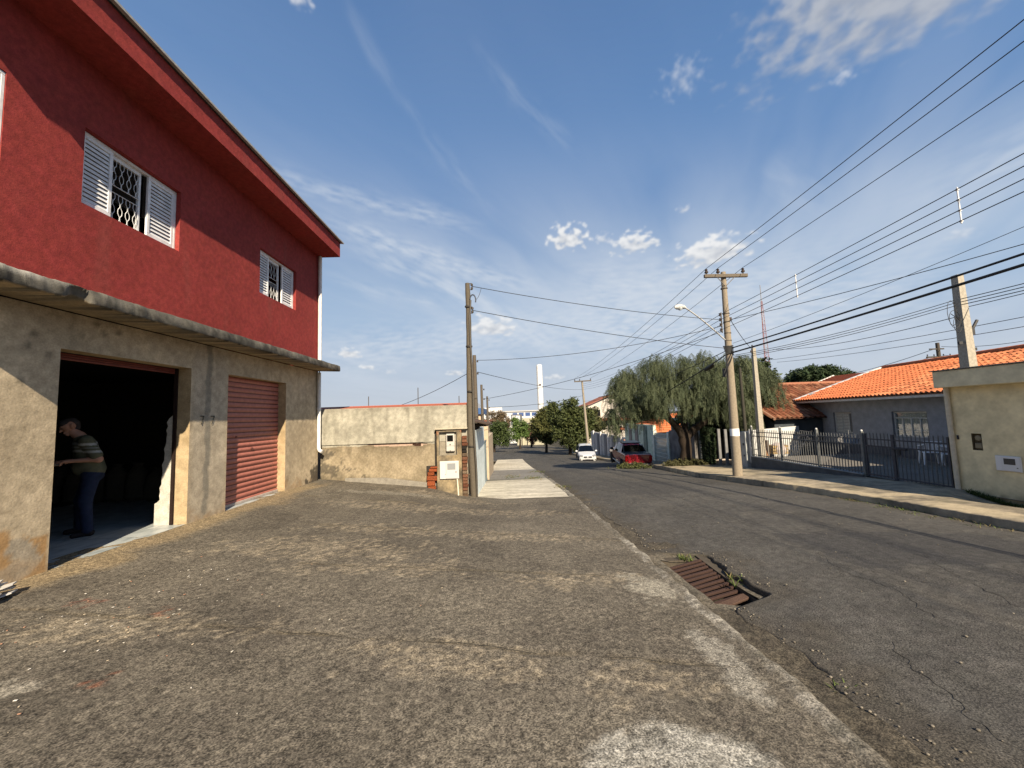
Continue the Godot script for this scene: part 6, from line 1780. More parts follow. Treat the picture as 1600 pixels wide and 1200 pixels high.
	hr.boxb(Vector3(-1.6, 9.12, 0), Vector3(5.2, 0.14, 9), Basis(Vector3(0, 0, 1), 0.376)); hr.boxb(Vector3(3.0, 9.12, 0), Vector3(5.2, 0.14, 9), Basis(Vector3(0, 0, 1), -0.376)); hr.bx(-4.0, 5.4, 5.4, 5.9, 4.0, 5.2); obj("roof", hr, M.tile, h)
	for e in [[-2.2, 6.3], [0.6, 6.3], [2.8, 6.3], [-2.2, 3.2], [1.6, 3.2]]:
		var b := mb(L(0.09, 0.09, 0.10)); b.bx(e[0], e[0] + 1.0, e[1], e[1] + 1.2, 4.0, 4.06); obj("window", b, M.glass, h)
	# hazy tree line on the horizon
	for e in [[-130.0, -330.0, 150.0, 5.0], [60.0, -420.0, 170.0, 8.0], [230.0, -300.0, 140.0, 9.0]]:
		var b := mb(L(0.055, 0.068, 0.045))
		b.sheet(seg(-e[2], e[2], [[e[2], 3.0]]), [0, 4, 10, 20, 40], func(x, z): return Vector3(x, (e[3] * (0.55 + 0.8 * N1.get_noise_2d(x * 0.03 + e[0], 1.0)) + 1.6 * N1.get_noise_2d(x * 0.3, z)) * ss(0.0, 8.0, z) * ss(0, 30.0, e[2] - absf(x)), -z), func(p): return L(0.055, 0.068, 0.045) * (1.0 + 0.5 * N1.get_noise_2d(p.x * 0.2, p.z * 0.2)))
		var o := struct("hill", b, M.leaf); o.position = Vector3(e[0], -9.0, e[1])

# ------------------------------------------------------------------ trees
func clump_mesh() -> ArrayMesh:
	var r := RandomNumberGenerator.new(); r.seed = 21
	var b := mb()
	for q in 13:
		var d := Vector3(r.randfn(), r.randfn() * 0.8, r.randfn()).normalized()
		var p := d * r.randf_range(0.06, 0.32)
		var u := Vector3(r.randfn(), r.randfn(), r.randfn()).normalized()
		var s := u.cross(d).normalized() * 0.055
		var l := u * r.randf_range(0.10, 0.17)
		b.col = L(1, 1, 1) * r.randf_range(0.75, 1.15)
		b.quad(p - l, p + s, p + l, p - s)
	return b.mesh(M.leaf)

func strand_mesh() -> ArrayMesh:
	# a hanging pepper tree spray: thin rachis with paired narrow leaflets
	var r := RandomNumberGenerator.new(); r.seed = 4
	var b := mb()
	for s3 in 3:
		var a0 := TAU * s3 / 3.0 + r.randf() * 0.6
		var out := Vector3(cos(a0), 0, sin(a0))
		var p: Vector3 = Vector3.ZERO
		for q in 12:
			var u := q / 11.0
			var step := (out * (0.10 * (1.0 - u) * (1.0 - u)) + Vector3(0, -0.085, 0))
			var nx := p + step
			b.col = L(1, 1, 1) * r.randf_range(0.8, 1.15)
			for sg in [-1.0, 1.0]:
				var side: Vector3 = out.cross(Vector3.UP) * sg + out * r.randf_range(-0.5, 0.5)
				var tip: Vector3 = p + side * r.randf_range(0.07, 0.12) + Vector3(0, -0.07, 0)
				var wv := step.normalized() * 0.016
				b.quad(p - wv, p.lerp(tip, 0.5) - wv * 1.5, tip, p.lerp(tip, 0.5) + wv * 1.5)
			p = nx
	return b.mesh(M.leaf)

func scatter(blobs: Array, n: int, droop: bool, smin: float, smax: float, seed_: int, gap: float) -> Array:
	var r := RandomNumberGenerator.new(); r.seed = seed_
	if not droop:
		blobs = blobs.duplicate()
		for b in blobs.duplicate():
			for k in 4:
				var d := Vector3(r.randfn(), r.randfn() * 0.8 + 0.3, r.randfn()).normalized()
				blobs.append([b[0] + d * b[1] * r.randf_range(0.8, 1.05), b[1] * r.randf_range(0.28, 0.45)])
	var vol := 0.0
	for b in blobs: vol += b[1].x * b[1].y + b[1].y * b[1].z + b[1].x * b[1].z
	var out := []
	for b in blobs:
		var m := int(n * (b[1].x * b[1].y + b[1].y * b[1].z + b[1].x * b[1].z) / vol)
		var k := 0
		while k < m:
			var d := Vector3(r.randfn(), r.randfn(), r.randfn()).normalized()
			var rad := pow(r.randf(), 0.42)
			var p: Vector3 = b[0] + d * b[1] * rad
			k += 1
			if N1.get_noise_3dv(p * 0.75 + Vector3(seed_, 0, 0)) < gap: continue
			if N1.get_noise_3dv(p * 2.6 + Vector3(0, seed_, 0)) < gap * 1.3: continue
			var bs: Basis
			if droop: bs = Basis(Vector3.UP, r.randf() * TAU) * Basis(Vector3(1, 0, 0), r.randf_range(-0.22, 0.22))
			else: bs = Basis.from_euler(Vector3(r.randf() * TAU, r.randf() * TAU, r.randf() * TAU))
			out.append(Transform3D(bs.scaled(Vector3.ONE * r.randf_range(smin, smax)), p))
	return out

func tree(called: String, label: String, at: Vector3, trunk: Array, limbs: Array, blobs: Array, n: int, leaf: ArrayMesh, droop: bool, c0: Color, c1: Color, smin: float, smax: float, sd: int, gap := -0.16, group := "") -> Node3D:
	var t := thing(called, label, "tree", at, 0.0, group)
	var tb := mb(L(0.115, 0.085, 0.06)); tb.tube(trunk[0], trunk[1], 10); obj("trunk", tb, M.bark, t)
	for l in limbs:
		var lb := mb(L(0.10, 0.075, 0.055)); lb.tube(l[0], l[1], 7); obj("limb", lb, M.bark, t)
	var r := RandomNumberGenerator.new(); r.seed = sd
	multi("crown", leaf, scatter(blobs, n, droop, smin, smax, sd, gap), func(): return c0.lerp(c1, r.randf()) * r.randf_range(0.7, 1.25), t)
	return t

func make_trees():
	var cm := clump_mesh()
	var sm := strand_mesh()
	# the big pepper tree
	var base := Vector3(9.85, -1.52, -22.0)
	var blobs := [
		[Vector3(-2.4, 4.2, 0.2), Vector3(1.9, 1.7, 1.8)], [Vector3(-0.6, 4.9, -0.2), Vector3(2.0, 1.5, 1.9)], [Vector3(1.3, 4.7, 0.3), Vector3(2.0, 1.7, 1.9)], [Vector3(3.0, 4.4, 0.0), Vector3(1.9, 1.8, 1.8)], [Vector3(4.6, 3.7, -0.5), Vector3(1.5, 1.7, 1.6)],
		[Vector3(-3.2, 3.7, 0.4), Vector3(1.2, 1.2, 1.4)], [Vector3(-1.9, 3.9, 0.8), Vector3(1.3, 1.1, 1.3)], [Vector3(0.3, 4.0, 0.9), Vector3(1.5, 1.0, 1.2)], [Vector3(2.0, 3.7, 0.8), Vector3(1.5, 1.1, 1.3)], [Vector3(3.4, 3.3, 0.4), Vector3(1.3, 1.3, 1.3)], [Vector3(-0.2, 5.6, -0.4), Vector3(1.3, 0.7, 1.3)], [Vector3(2.2, 5.6, -0.2), Vector3(1.4, 0.75, 1.3)], [Vector3(-2.9, 4.9, 0.0), Vector3(0.9, 0.7, 0.9)], [Vector3(5.3, 3.0, -0.6), Vector3(0.9, 1.2, 1.1)], [Vector3(-3.6, 4.4, 0.3), Vector3(0.7, 0.8, 0.8)], [Vector3(0.9, 5.9, 0.2), Vector3(0.7, 0.6, 0.8)], [Vector3(-1.6, 5.9, 0.0), Vector3(0.8, 0.55, 0.8)], [Vector3(3.7, 5.6, 0.0), Vector3(0.8, 0.6, 0.8)], [Vector3(4.6, 4.9, 0.0), Vector3(0.8, 0.7, 0.8)], [Vector3(-3.9, 2.9, 0.5), Vector3(0.6, 0.9, 0.8)]]
	var tr := [[Vector3(0, -0.2, 0), Vector3(-0.03, 0.4, 0), Vector3(0.06, 0.95, 0.02), Vector3(-0.02, 1.45, 0), Vector3(0.02, 1.9, 0)], [0.42, 0.33, 0.29, 0.33, 0.24]]
	var lb := [[[Vector3(-0.02, 1.5, 0), Vector3(-0.28, 2.0, 0.05), Vector3(-0.75, 2.55, 0.1), Vector3(-1.3, 3.0, 0.1), Vector3(-2.3, 3.9, 0)], [0.24, 0.21, 0.18, 0.15, 0.07]], [[Vector3(0.05, 1.55, 0), Vector3(0.55, 2.0, 0), Vector3(1.15, 2.4, 0), Vector3(1.7, 2.9, 0.1), Vector3(2.7, 4.1, 0)], [0.24, 0.20, 0.18, 0.15, 0.07]],
		[[Vector3(0.02, 1.85, 0), Vector3(0.2, 2.6, -0.3), Vector3(0.1, 3.6, -0.4), Vector3(0.3, 4.9, -0.3)], [0.2, 0.15, 0.11, 0.05]], [[Vector3(1.15, 2.4, 0), Vector3(2.2, 2.9, 0.5), Vector3(3.6, 3.4, 0.4)], [0.13, 0.10, 0.05]], [[Vector3(-0.75, 2.55, 0.1), Vector3(-1.2, 3.3, 0.7), Vector3(-1.6, 4.2, 0.9)], [0.11, 0.08, 0.04]]]
	tree("pepper_tree", "large drooping pepper tree with forked trunk on the far pavement", base, tr, lb, blobs, 15000, sm, true, L(0.042, 0.058, 0.030), L(0.105, 0.122, 0.066), 0.40, 0.85, 31, -0.02)
	var bd := thing("trunk_shrubs", "low olive shrubs ringing the foot of the pepper tree", "shrub", base)
	var trs := []
	for q in 420:
		var a := rng.randf() * TAU
		var rr := sqrt(rng.randf()) * 0.95
		trs.append(Transform3D(Basis.from_euler(Vector3(rng.randf() * TAU, rng.randf() * TAU, 0)).scaled(Vector3.ONE * rng.randf_range(0.35, 0.7)), Vector3(cos(a) * rr * 1.25, 0.10 + rng.randf() * 0.28 * (1.2 - rr), sin(a) * rr * 0.7 + 0.15)))
	multi("foliage", cm, trs, func(): return L(0.075, 0.072, 0.03) * rng.randf_range(0.6, 1.3), bd)
	# second tree just behind, right of it
	tree("shade_tree", "darker tree filling the gap behind the pepper tree and the street pole", Vector3(14.5, -1.6, -26.0), [[Vector3.ZERO, Vector3(0.1, 2.6, 0)], [0.22, 0.15]], [[[Vector3(0.1, 2.4, 0), Vector3(-1.2, 3.8, 0.2)], [0.12, 0.05]], [[Vector3(0.1, 2.5, 0), Vector3(1.0, 4.0, 0)], [0.12, 0.05]]],
		[[Vector3(-1.6, 2.9, 0.5), Vector3(1.7, 1.6, 1.4)], [Vector3(0.4, 3.9, 0), Vector3(2.0, 1.7, 1.7)], [Vector3(1.8, 4.4, 0.2), Vector3(1.5, 1.5, 1.4)], [Vector3(0.4, 2.3, 0.9), Vector3(1.4, 1.0, 1.0)]], 2600, cm, false, L(0.035, 0.055, 0.022), L(0.06, 0.08, 0.03), 0.7, 1.2, 32)
	# street trees further down on the far side
	var far := [
		[Vector3(8.9, -4.1, -57.0), "broad leafy street tree nearest the white car", [[Vector3(0.3, 3.6, 0), Vector3(2.4, 2.6, 2.2)], [Vector3(-1.2, 5.6, 0), Vector3(1.9, 1.9, 1.8)], [Vector3(1.8, 5.0, 0), Vector3(2.0, 1.8, 1.9)], [Vector3(0.2, 6.6, 0), Vector3(1.3, 1.2, 1.3)], [Vector3(0.6, 1.9, 1.0), Vector3(1.6, 1.3, 1.2)]], 2600, L(0.045, 0.062, 0.022), L(0.085, 0.10, 0.032)],
		[Vector3(6.4, -4.6, -66.0), "yellowish green street tree standing before the white water tower", [[Vector3(0, 5.0, 0), Vector3(1.9, 2.2, 1.9)], [Vector3(-1.2, 4.0, 0), Vector3(1.5, 1.6, 1.5)], [Vector3(0.9, 6.4, 0), Vector3(1.3, 1.5, 1.2)], [Vector3(0.0, 3.0, 0.6), Vector3(1.8, 1.4, 1.4)]], 1700, L(0.060, 0.072, 0.022), L(0.11, 0.11, 0.035)],
		[Vector3(13.2, -4.6, -66.0), "olive street tree between the leaning pole and the white gabled house", [[Vector3(0, 5.2, 0), Vector3(2.2, 1.9, 1.9)], [Vector3(1.4, 3.8, 0), Vector3(1.8, 1.9, 1.6)], [Vector3(-1.3, 4.0, 0), Vector3(1.6, 1.7, 1.6)]], 1700, L(0.052, 0.062, 0.024), L(0.10, 0.10, 0.04)],
		[Vector3(-2.6, -5.0, -78.0), "rounded dark green tree at the far left of the street", [[Vector3(0.6, 2.7, 0), Vector3(1.9, 1.9, 1.7)], [Vector3(1.6, 4.2, 0), Vector3(1.3, 1.5, 1.3)], [Vector3(0.2, 4.6, 0.2), Vector3(1.2, 1.2, 1.2)], [Vector3(2.3, 2.4, 0), Vector3(1.3, 1.5, 1.3)]], 1100, L(0.040, 0.062, 0.020), L(0.070, 0.095, 0.03)],
		[Vector3(-3.4, -5.6, -90.0), "sparse brown leaved tree at the far left of the street", [[Vector3(0.4, 6.0, 0), Vector3(2.4, 2.6, 2.0)], [Vector3(2.4, 5.2, 0), Vector3(1.8, 2.2, 1.6)]], 900, L(0.10, 0.075, 0.045), L(0.17, 0.125, 0.075)],
		[Vector3(2.9, -5.8, -92.0), "small bright green tree at the end of the street", [[Vector3(0.0, 5.0, 0), Vector3(2.0, 1.7, 1.6)], [Vector3(0.9, 3.4, 0), Vector3(1.6, 1.5, 1.3)], [Vector3(-1.3, 3.0, 0), Vector3(1.3, 1.6, 1.2)], [Vector3(-0.8, 5.9, 0), Vector3(1.0, 0.9, 1.0)]], 800, L(0.075, 0.13, 0.03), L(0.12, 0.18, 0.05)],
		[Vector3(5.9, -6.0, -98.0), "reddish brown shrub like tree at the end of the street", [[Vector3(-0.4, 3.2, 0), Vector3(1.4, 2.2, 1.3)], [Vector3(0.9, 2.6, 0), Vector3(1.0, 1.8, 1.0)]], 600, L(0.12, 0.06, 0.045), L(0.18, 0.10, 0.075)],
		[Vector3(8.8, -5.8, -90.0), "leafy tree over the far bend of the pavement", [[Vector3(0.0, 4.8, 0), Vector3(2.2, 2.4, 1.8)], [Vector3(1.6, 3.6, 0), Vector3(1.8, 2.0, 1.6)]], 1000, L(0.045, 0.062, 0.022), L(0.08, 0.095, 0.035)]]
	for k in far.size():
		var f: Array = far[k]
		tree("street_tree", f[1], f[0], [[Vector3(0, -0.3, 0), Vector3(0.1, 1.6, 0), Vector3(0.0, 3.2, 0)], [0.26, 0.2, 0.14]], [[[Vector3(0, 2.6, 0), Vector3(-1.0, 4.4, 0)], [0.12, 0.05]], [[Vector3(0, 2.8, 0), Vector3(1.1, 4.6, 0)], [0.12, 0.05]]], f[2], f[3], cm, false, f[4], f[5], 1.0, 1.9, 40 + k, -0.14)
	# crowns over the right hand roofs
	tree("umbrella_tree", "dark flat topped tree on the skyline behind the red tile roof", Vector3(49.5, -3.0, -62.0), [[Vector3.ZERO, Vector3(0, 6.0, 0)], [0.4, 0.25]], [[[Vector3(0, 5.0, 0), Vector3(-3, 8.2, 0)], [0.2, 0.08]], [[Vector3(0, 5.2, 0), Vector3(3, 8.4, 0)], [0.2, 0.08]]], [[Vector3(-1.5, 9.0, 0), Vector3(3.0, 1.6, 2.6)], [Vector3(1.8, 9.3, 0), Vector3(3.2, 1.5, 2.6)], [Vector3(4.4, 8.6, 0), Vector3(2.2, 1.1, 2.0)], [Vector3(-3.2, 8.2, 0), Vector3(1.8, 1.1, 1.6)]], 2400, cm, false, L(0.026, 0.048, 0.022), L(0.05, 0.075, 0.032), 1.1, 1.9, 61, -0.2)
	tree("yellow_green_tree", "small yellow green tree beside the dark flat topped one", Vector3(42.5, -3.0, -62.0), [[Vector3.ZERO, Vector3(0, 6.0, 0)], [0.3, 0.2]], [], [[Vector3(0, 8.0, 0), Vector3(1.5, 1.3, 1.3)]], 500, cm, false, L(0.09, 0.10, 0.025), L(0.15, 0.14, 0.04), 0.9, 1.5, 62)
	tree("skyline_tree", "pale bluish trees low on the skyline right of the pepper tree", Vector3(58.0, -5.0, -95.0), [[Vector3.ZERO, Vector3(0, 6.0, 0)], [0.3, 0.2]], [], [[Vector3(-4.0, 9.0, 0), Vector3(3.2, 2.0, 2.2)], [Vector3(0.5, 8.4, 0), Vector3(3.0, 1.8, 2.2)], [Vector3(4, 8.0, 0), Vector3(2.4, 1.6, 2.2)]], 1400, cm, false, L(0.05, 0.07, 0.045), L(0.08, 0.10, 0.06), 1.2, 2.2, 63)

# ------------------------------------------------------------------ vehicles
func loft(body: MB, glass: MB, st: Array, isglass: Callable):
	# st: [z, y_bottom, y_belt, y_top, half width, half width at top]
	var rings := []
	for s in st:
		var z: float = s[0]; var yb: float = s[1]; var yt: float = s[3]; var bl: float = minf(s[2], yt - 0.02); var w: float = s[4]; var wt: float = s[5]
		var h := [Vector2(w * 0.80, yb), Vector2(w * 0.96, yb + 0.10), Vector2(w, lerpf(yb, bl, 0.55)), Vector2(w * 0.975, bl), Vector2(lerpf(w * 0.975, wt, 0.86), lerpf(bl, yt, 0.86)), Vector2(wt * 0.86, yt), Vector2(0, yt + 0.025)]
		var r := []
		for p in h: r.append(Vector3(p.x, p.y, z))
		for q in range(h.size() - 2, -1, -1): r.append(Vector3(-h[q].x, h[q].y, z))
		rings.append(r)
	for a in rings.size() - 1:
		for q in rings[0].size() - 1:
			var b := glass if isglass.call(a, mini(q, rings[0].size() - 2 - q)) else body
			b.quad(rings[a][q], rings[a + 1][q], rings[a + 1][q + 1], rings[a][q + 1])
	for e in [0, rings.size() - 1]:
		for q in rings[e].size() / 2 - 0:
			var m: int = rings[e].size() - 1 - q
			if m - q > 1: body.quad(rings[e][q], rings[e][q + 1], rings[e][m - 1], rings[e][m])

func car_wheel(t: Node3D, p: Vector3, r: float, w: float):
	var wh := thing_part(t, "wheel")
	wh.position = p
	var sg := signf(p.x)
	var ty := mb(L(0.02, 0.02, 0.02)); ty.lathe([Vector2(r * 0.62, -w / 2), Vector2(r * 0.94, -w / 2), Vector2(r, -w * 0.35), Vector2(r, w * 0.35), Vector2(r * 0.94, w / 2), Vector2(r * 0.62, w / 2)], Vector3.ZERO, Vector3(sg, 0, 0), 20); obj("tyre", ty, M.rubber, wh)
	var rm := mb(L(0.42, 0.43, 0.44)); rm.lathe([Vector2(0.0, w * 0.30), Vector2(r * 0.2, w * 0.36), Vector2(r * 0.62, w * 0.28), Vector2(r * 0.63, w * 0.46)], Vector3.ZERO, Vector3(sg, 0, 0), 16); obj("rim", rm, M.chrome, wh)

func make_cars():
	# white hatchback facing the camera
	var slope := atan(0.074)
	var c := thing("white_car", "white compact car parked facing the camera beside the leafy street tree", "car", Vector3(7.82, road_y(-40.0) - 0.03, -40.0), -0.10)
	c.rotation.x = slope
	var body := mb(L(0.50, 0.51, 0.52)); var glass := mb()
	var st := [[2.02, 0.30, 0.58, 0.64, 0.66, 0.56], [1.94, 0.20, 0.62, 0.72, 0.78, 0.64], [1.75, 0.18, 0.70, 0.80, 0.83, 0.70], [1.05, 0.18, 0.84, 0.93, 0.85, 0.74], [0.90, 0.18, 0.88, 0.97, 0.85, 0.76], [0.28, 0.18, 0.90, 1.46, 0.85, 0.60], [0.20, 0.18, 0.90, 1.48, 0.85, 0.60], [-0.42, 0.18, 0.91, 1.51, 0.85, 0.60], [-0.52, 0.18, 0.91, 1.51, 0.85, 0.60], [-1.20, 0.18, 0.93, 1.48, 0.85, 0.59], [-1.35, 0.2, 0.94, 1.44, 0.84, 0.58], [-1.82, 0.24, 0.95, 1.08, 0.82, 0.66], [-1.98, 0.32, 0.86, 0.98, 0.76, 0.66]]
	loft(body, glass, st, func(a, q): return (a in [5, 6, 8] and q == 3) or (a == 7 and false) or (a == 4 and q >= 4) or (a == 10 and q >= 4) or (a == 7 and q == 3 and false))
	obj("body", body, M.carw, c); obj("windows", glass, M.glass, c)
	var gr := mb(L(0.015, 0.015, 0.018))
	gr.bx(-0.38, -0.05, 0.56, 0.69, 1.9, 2.06, 0.015); gr.bx(0.05, 0.38, 0.56, 0.69, 1.9, 2.06, 0.015); gr.bx(-0.52, 0.52, 0.29, 0.41, 1.9, 2.05, 0.015)
	gr.bx(-0.74, -0.60, 0.34, 0.44, 1.9, 2.01, 0.015); gr.bx(0.60, 0.74, 0.34, 0.44, 1.9, 2.01, 0.015)
	obj("grille", gr, M.plastic, c)
	for sg in [-1.0, 1.0]:
		var hl := mb(L(0.20, 0.21, 0.22)); hl.boxb(Vector3(0.60 * sg, 0.70, 1.86), Vector3(0.36, 0.19, 0.24), Basis(Vector3.UP, 0.42 * sg) * Basis(Vector3(0, 0, 1), 0.15 * sg), 0.04); obj("headlight", hl, M.glass2, c)
		var mr := mb(L(0.7, 0.71, 0.72)); mr.boxb(Vector3(0.95 * sg, 1.0, 0.66), Vector3(0.20, 0.13, 0.10), Basis(), 0.03); obj("mirror", mr, M.carw, c)
		for z in [1.25, -1.25]: car_wheel(c, Vector3(0.75 * sg, 0.30, z), 0.30, 0.20)
		for z in [1.25, -1.25]:
			var ar := mb(L(0.012, 0.012, 0.012)); ar.lathe([Vector2(0.0, 0.0), Vector2(0.355, 0.0), Vector2(0.355, 0.012), Vector2(0, 0.012)], Vector3(0.845 * sg, 0.32, z), Vector3(sg, 0, 0), 18); obj("wheel_arch", ar, M.rubber, c)
	var pl := mb(L(0.45, 0.46, 0.48)); pl.bx(-0.22, 0.22, 0.45, 0.56, 1.99, 2.05, 0.005); obj("number_plate", pl, M.plastic, c)
	var un := mb(L(0.01, 0.01, 0.01)); un.bx(-0.75, 0.75, 0.15, 0.3, -1.8, 1.75); obj("underside", un, M.rubber, c)
	# red pickup seen from behind
	var p := thing("red_pickup", "red double cab pickup with black roof parked with its tailgate to the camera", "pickup truck", Vector3(8.20, road_y(-27.0) - 0.03, -27.0), -0.035)
	p.rotation.x = slope
	var pb := mb(L(0.22, 0.012, 0.018)); var pg := mb()
	var ps := [[-2.25, 0.42, 0.75, 0.86, 0.70, 0.60], [-2.1, 0.36, 0.82, 0.95, 0.82, 0.7], [-1.2, 0.36, 0.96, 1.05, 0.85, 0.76], [-1.0, 0.36, 1.0, 1.08, 0.85, 0.78], [-0.42, 0.36, 1.02, 1.56, 0.85, 0.60], [-0.30, 0.36, 1.02, 1.60, 0.85, 0.60], [0.30, 0.36, 1.03, 1.62, 0.85, 0.60], [0.38, 0.36, 1.03, 1.62, 0.85, 0.60], [0.80, 0.36, 1.04, 1.58, 0.85, 0.60], [0.90, 0.36, 1.05, 1.52, 0.85, 0.62], [1.12, 0.36, 1.06, 1.12, 0.85, 0.80], [2.12, 0.42, 1.08, 1.12, 0.85, 0.82], [2.2, 0.46, 1.06, 1.10, 0.82, 0.80]]
	var blk := mb(L(0.02, 0.02, 0.022))
	loft(pb, pg, ps, func(a, q): return (a in [4, 5, 7] and q == 3) or (a == 3 and q >= 4) or (a == 9 and q >= 4) or (a == 6 and q == 3))
	obj("body", pb, M.carw, p); obj("windows", pg, M.glass, p)
	blk.bx(-0.58, 0.58, 1.63, 1.66, -0.3, 0.75, 0.015); blk.bx(-0.80, 0.80, 1.10, 1.155, 1.14, 2.10, 0.02); blk.tube([Vector3(-0.6, 1.55, 0.95), Vector3(-0.70, 1.12, 1.5)], 0.03, 6); blk.tube([Vector3(0.6, 1.55, 0.95), Vector3(0.70, 1.12, 1.5)], 0.03, 6)
	obj("black_roof_and_cover", blk, M.plastic, p)
	var tg := mb(L(0.20, 0.011, 0.016)); tg.bx(-0.66, 0.66, 0.62, 1.07, 2.19, 2.225, 0.012); tg.bx(-0.6, 0.6, 0.80, 0.83, 2.225, 2.24, 0.006); tg.bx(-0.18, 0.18, 0.92, 0.97, 2.225, 2.245, 0.008); obj("tailgate", tg, M.carw, p)
	for sg in [-1.0, 1.0]:
		var tl := mb(L(0.26, 0.008, 0.01)); tl.bx(minf(0.67 * sg, 0.84 * sg), maxf(0.67 * sg, 0.84 * sg), 0.72, 1.05, 2.14, 2.225, 0.02); obj("tail_light", tl, M.glass3, p)
		var mr := mb(L(0.02, 0.02, 0.02)); mr.boxb(Vector3(0.97 * sg, 1.10, -0.72), Vector3(0.22, 0.17, 0.10), Basis(), 0.03); obj("mirror", mr, M.plastic, p)
		for z in [-1.42, 1.38]: car_wheel(p, Vector3(0.75 * sg, 0.33, z), 0.33, 0.21)
		for z in [-1.42, 1.38]:
			var ar := mb(L(0.012, 0.012, 0.012)); ar.lathe([Vector2(0.0, 0.0), Vector2(0.40, 0.0), Vector2(0.40, 0.014), Vector2(0, 0.014)], Vector3(0.845 * sg, 0.36, z), Vector3(sg, 0, 0), 18); obj("wheel_arch", ar, M.rubber, p)
		var si := mb(L(0.30, 0.30, 0.31)); si.tube([Vector3(0.86 * sg, 0.36, -0.95), Vector3(0.86 * sg, 0.36, 0.9)], 0.035, 6); obj("side_step", si, M.chrome, p)
	var bp := mb(L(0.03, 0.03, 0.033)); bp.bx(-0.86, 0.86, 0.40, 0.60, 2.10, 2.34, 0.03); obj("bumper", bp, M.plastic, p)
	var bc := mb(L(0.5, 0.5, 0.5)); bc.bx(-0.84, -0.28, 0.575, 0.61, 2.20, 2.36, 0.01); obj("bumper_trim", bc, M.chrome, p)
	var bd := mb(L(0.5, 0.5, 0.5)); bd.bx(0.28, 0.84, 0.52, 0.555, 2.26, 2.36, 0.01); obj("bumper_trim", bd, M.chrome, p)
	var np := mb(L(0.42, 0.42, 0.44)); np.bx(-0.20, 0.20, 0.44, 0.56, 2.335, 2.355, 0.004); obj("number_plate", np, M.plastic, p)
	var ub := mb(L(0.01, 0.01, 0.01)); ub.bx(-0.5, 0.5, 0.28, 0.42, -2.0, 2.0); obj("underside", ub, M.rubber, p)

# ------------------------------------------------------------------ people (smooth joined limbs meshed as surface nets)
func nets(out: MB, bones: Array, cell: float, k: float, colf: Callable):
	var lo := Vector3.ONE * 1e9; var hi := -lo
	for b in bones:
		var r: float = maxf(b[2], b[3]) + 0.03
		lo = lo.min(b[0].min(b[1]) - Vector3.ONE * r); hi = hi.max(b[0].max(b[1]) + Vector3.ONE * r)
	var nx := int((hi.x - lo.x) / cell) + 2; var ny := int((hi.y - lo.y) / cell) + 2; var nz := int((hi.z - lo.z) / cell) + 2
	var f := PackedFloat32Array(); f.resize(nx * ny * nz); f.fill(1e3)
	for b in bones:
		var A: Vector3 = b[0]; var B: Vector3 = b[1]; var ra: float = b[2]; var rb: float = b[3]
		var pad := maxf(ra, rb) + k + cell * 2.0
		var i0 := ((A.min(B) - Vector3.ONE * pad - lo) / cell); var i1 := ((A.max(B) + Vector3.ONE * pad - lo) / cell)
		var ab := B - A; var l2 := maxf(ab.length_squared(), 1e-9)
		for x in range(maxi(0, int(i0.x)), mini(nx, int(i1.x) + 1)):
			for y in range(maxi(0, int(i0.y)), mini(ny, int(i1.y) + 1)):
				for z in range(maxi(0, int(i0.z)), mini(nz, int(i1.z) + 1)):
					var p := lo + Vector3(x, y, z) * cell - A
					var t := clampf(p.dot(ab) / l2, 0, 1)
					var d := (p - ab * t).length() - lerpf(ra, rb, t)
					var q := (x * ny + y) * nz + z
					var o := f[q]
					var h := maxf(k - absf(o - d), 0.0) / k
					f[q] = minf(o, d) - h * h * k * 0.25
	var vid := {}
	var base := out.v.size()
	var sy := nz; var sx := ny * nz
	var offs := [0, 1, sy, sy + 1, sx, sx + 1, sx + sy, sx + sy + 1]
	for x in nx - 1:
		for y in ny - 1:
			for z in nz - 1:
				var q := x * sx + y * sy + z
				var neg := 0
				for o in offs:
					if f[q + o] < 0: neg += 1
				if neg == 0 or neg == 8: continue
				var acc := Vector3.ZERO; var m := 0
				for e in [[0, 1], [2, 3], [4, 5], [6, 7], [0, 2], [1, 3], [4, 6], [5, 7], [0, 4], [1, 5], [2, 6], [3, 7]]:
					var a := f[q + offs[e[0]]]; var b2 := f[q + offs[e[1]]]
					if (a < 0) != (b2 < 0):
						var t := a / (a - b2)
						acc += Vector3(e[0] >> 2, (e[0] >> 1) & 1, e[0] & 1).lerp(Vector3(e[1] >> 2, (e[1] >> 1) & 1, e[1] & 1), t); m += 1
				var p := lo + (Vector3(x, y, z) + acc / m) * cell
				var g := Vector3(f[q + sx] - f[q], f[q + sy] - f[q], f[q + 1] - f[q]) + Vector3(f[q + sx + sy + 1] - f[q + sy + 1], f[q + sx + sy + 1] - f[q + sx + 1], f[q + sx + sy + 1] - f[q + sx + sy])
				vid[q] = out.vert(p, g.normalized(), colf.call(p))
	for q in vid.keys():
		for ax in 3:
			var s: int = [sx, sy, 1][ax]; var u: int = [sy, 1, sx][ax]; var w: int = [1, sx, sy][ax]
			if not (vid.has(q - u) and vid.has(q - w) and vid.has(q - u - w)): continue
			var a := f[q]; var b := f[q + s]
			if (a < 0) == (b < 0): continue
			var v0: int = vid[q]; var v1: int = vid[q - u]; var v2: int = vid[q - u - w]; var v3: int = vid[q - w]
			if a < 0: out.i.append_array(PackedInt32Array([v0, v2, v1, v0, v3, v2]))
			else: out.i.append_array(PackedInt32Array([v0, v1, v2, v0, v2, v3]))

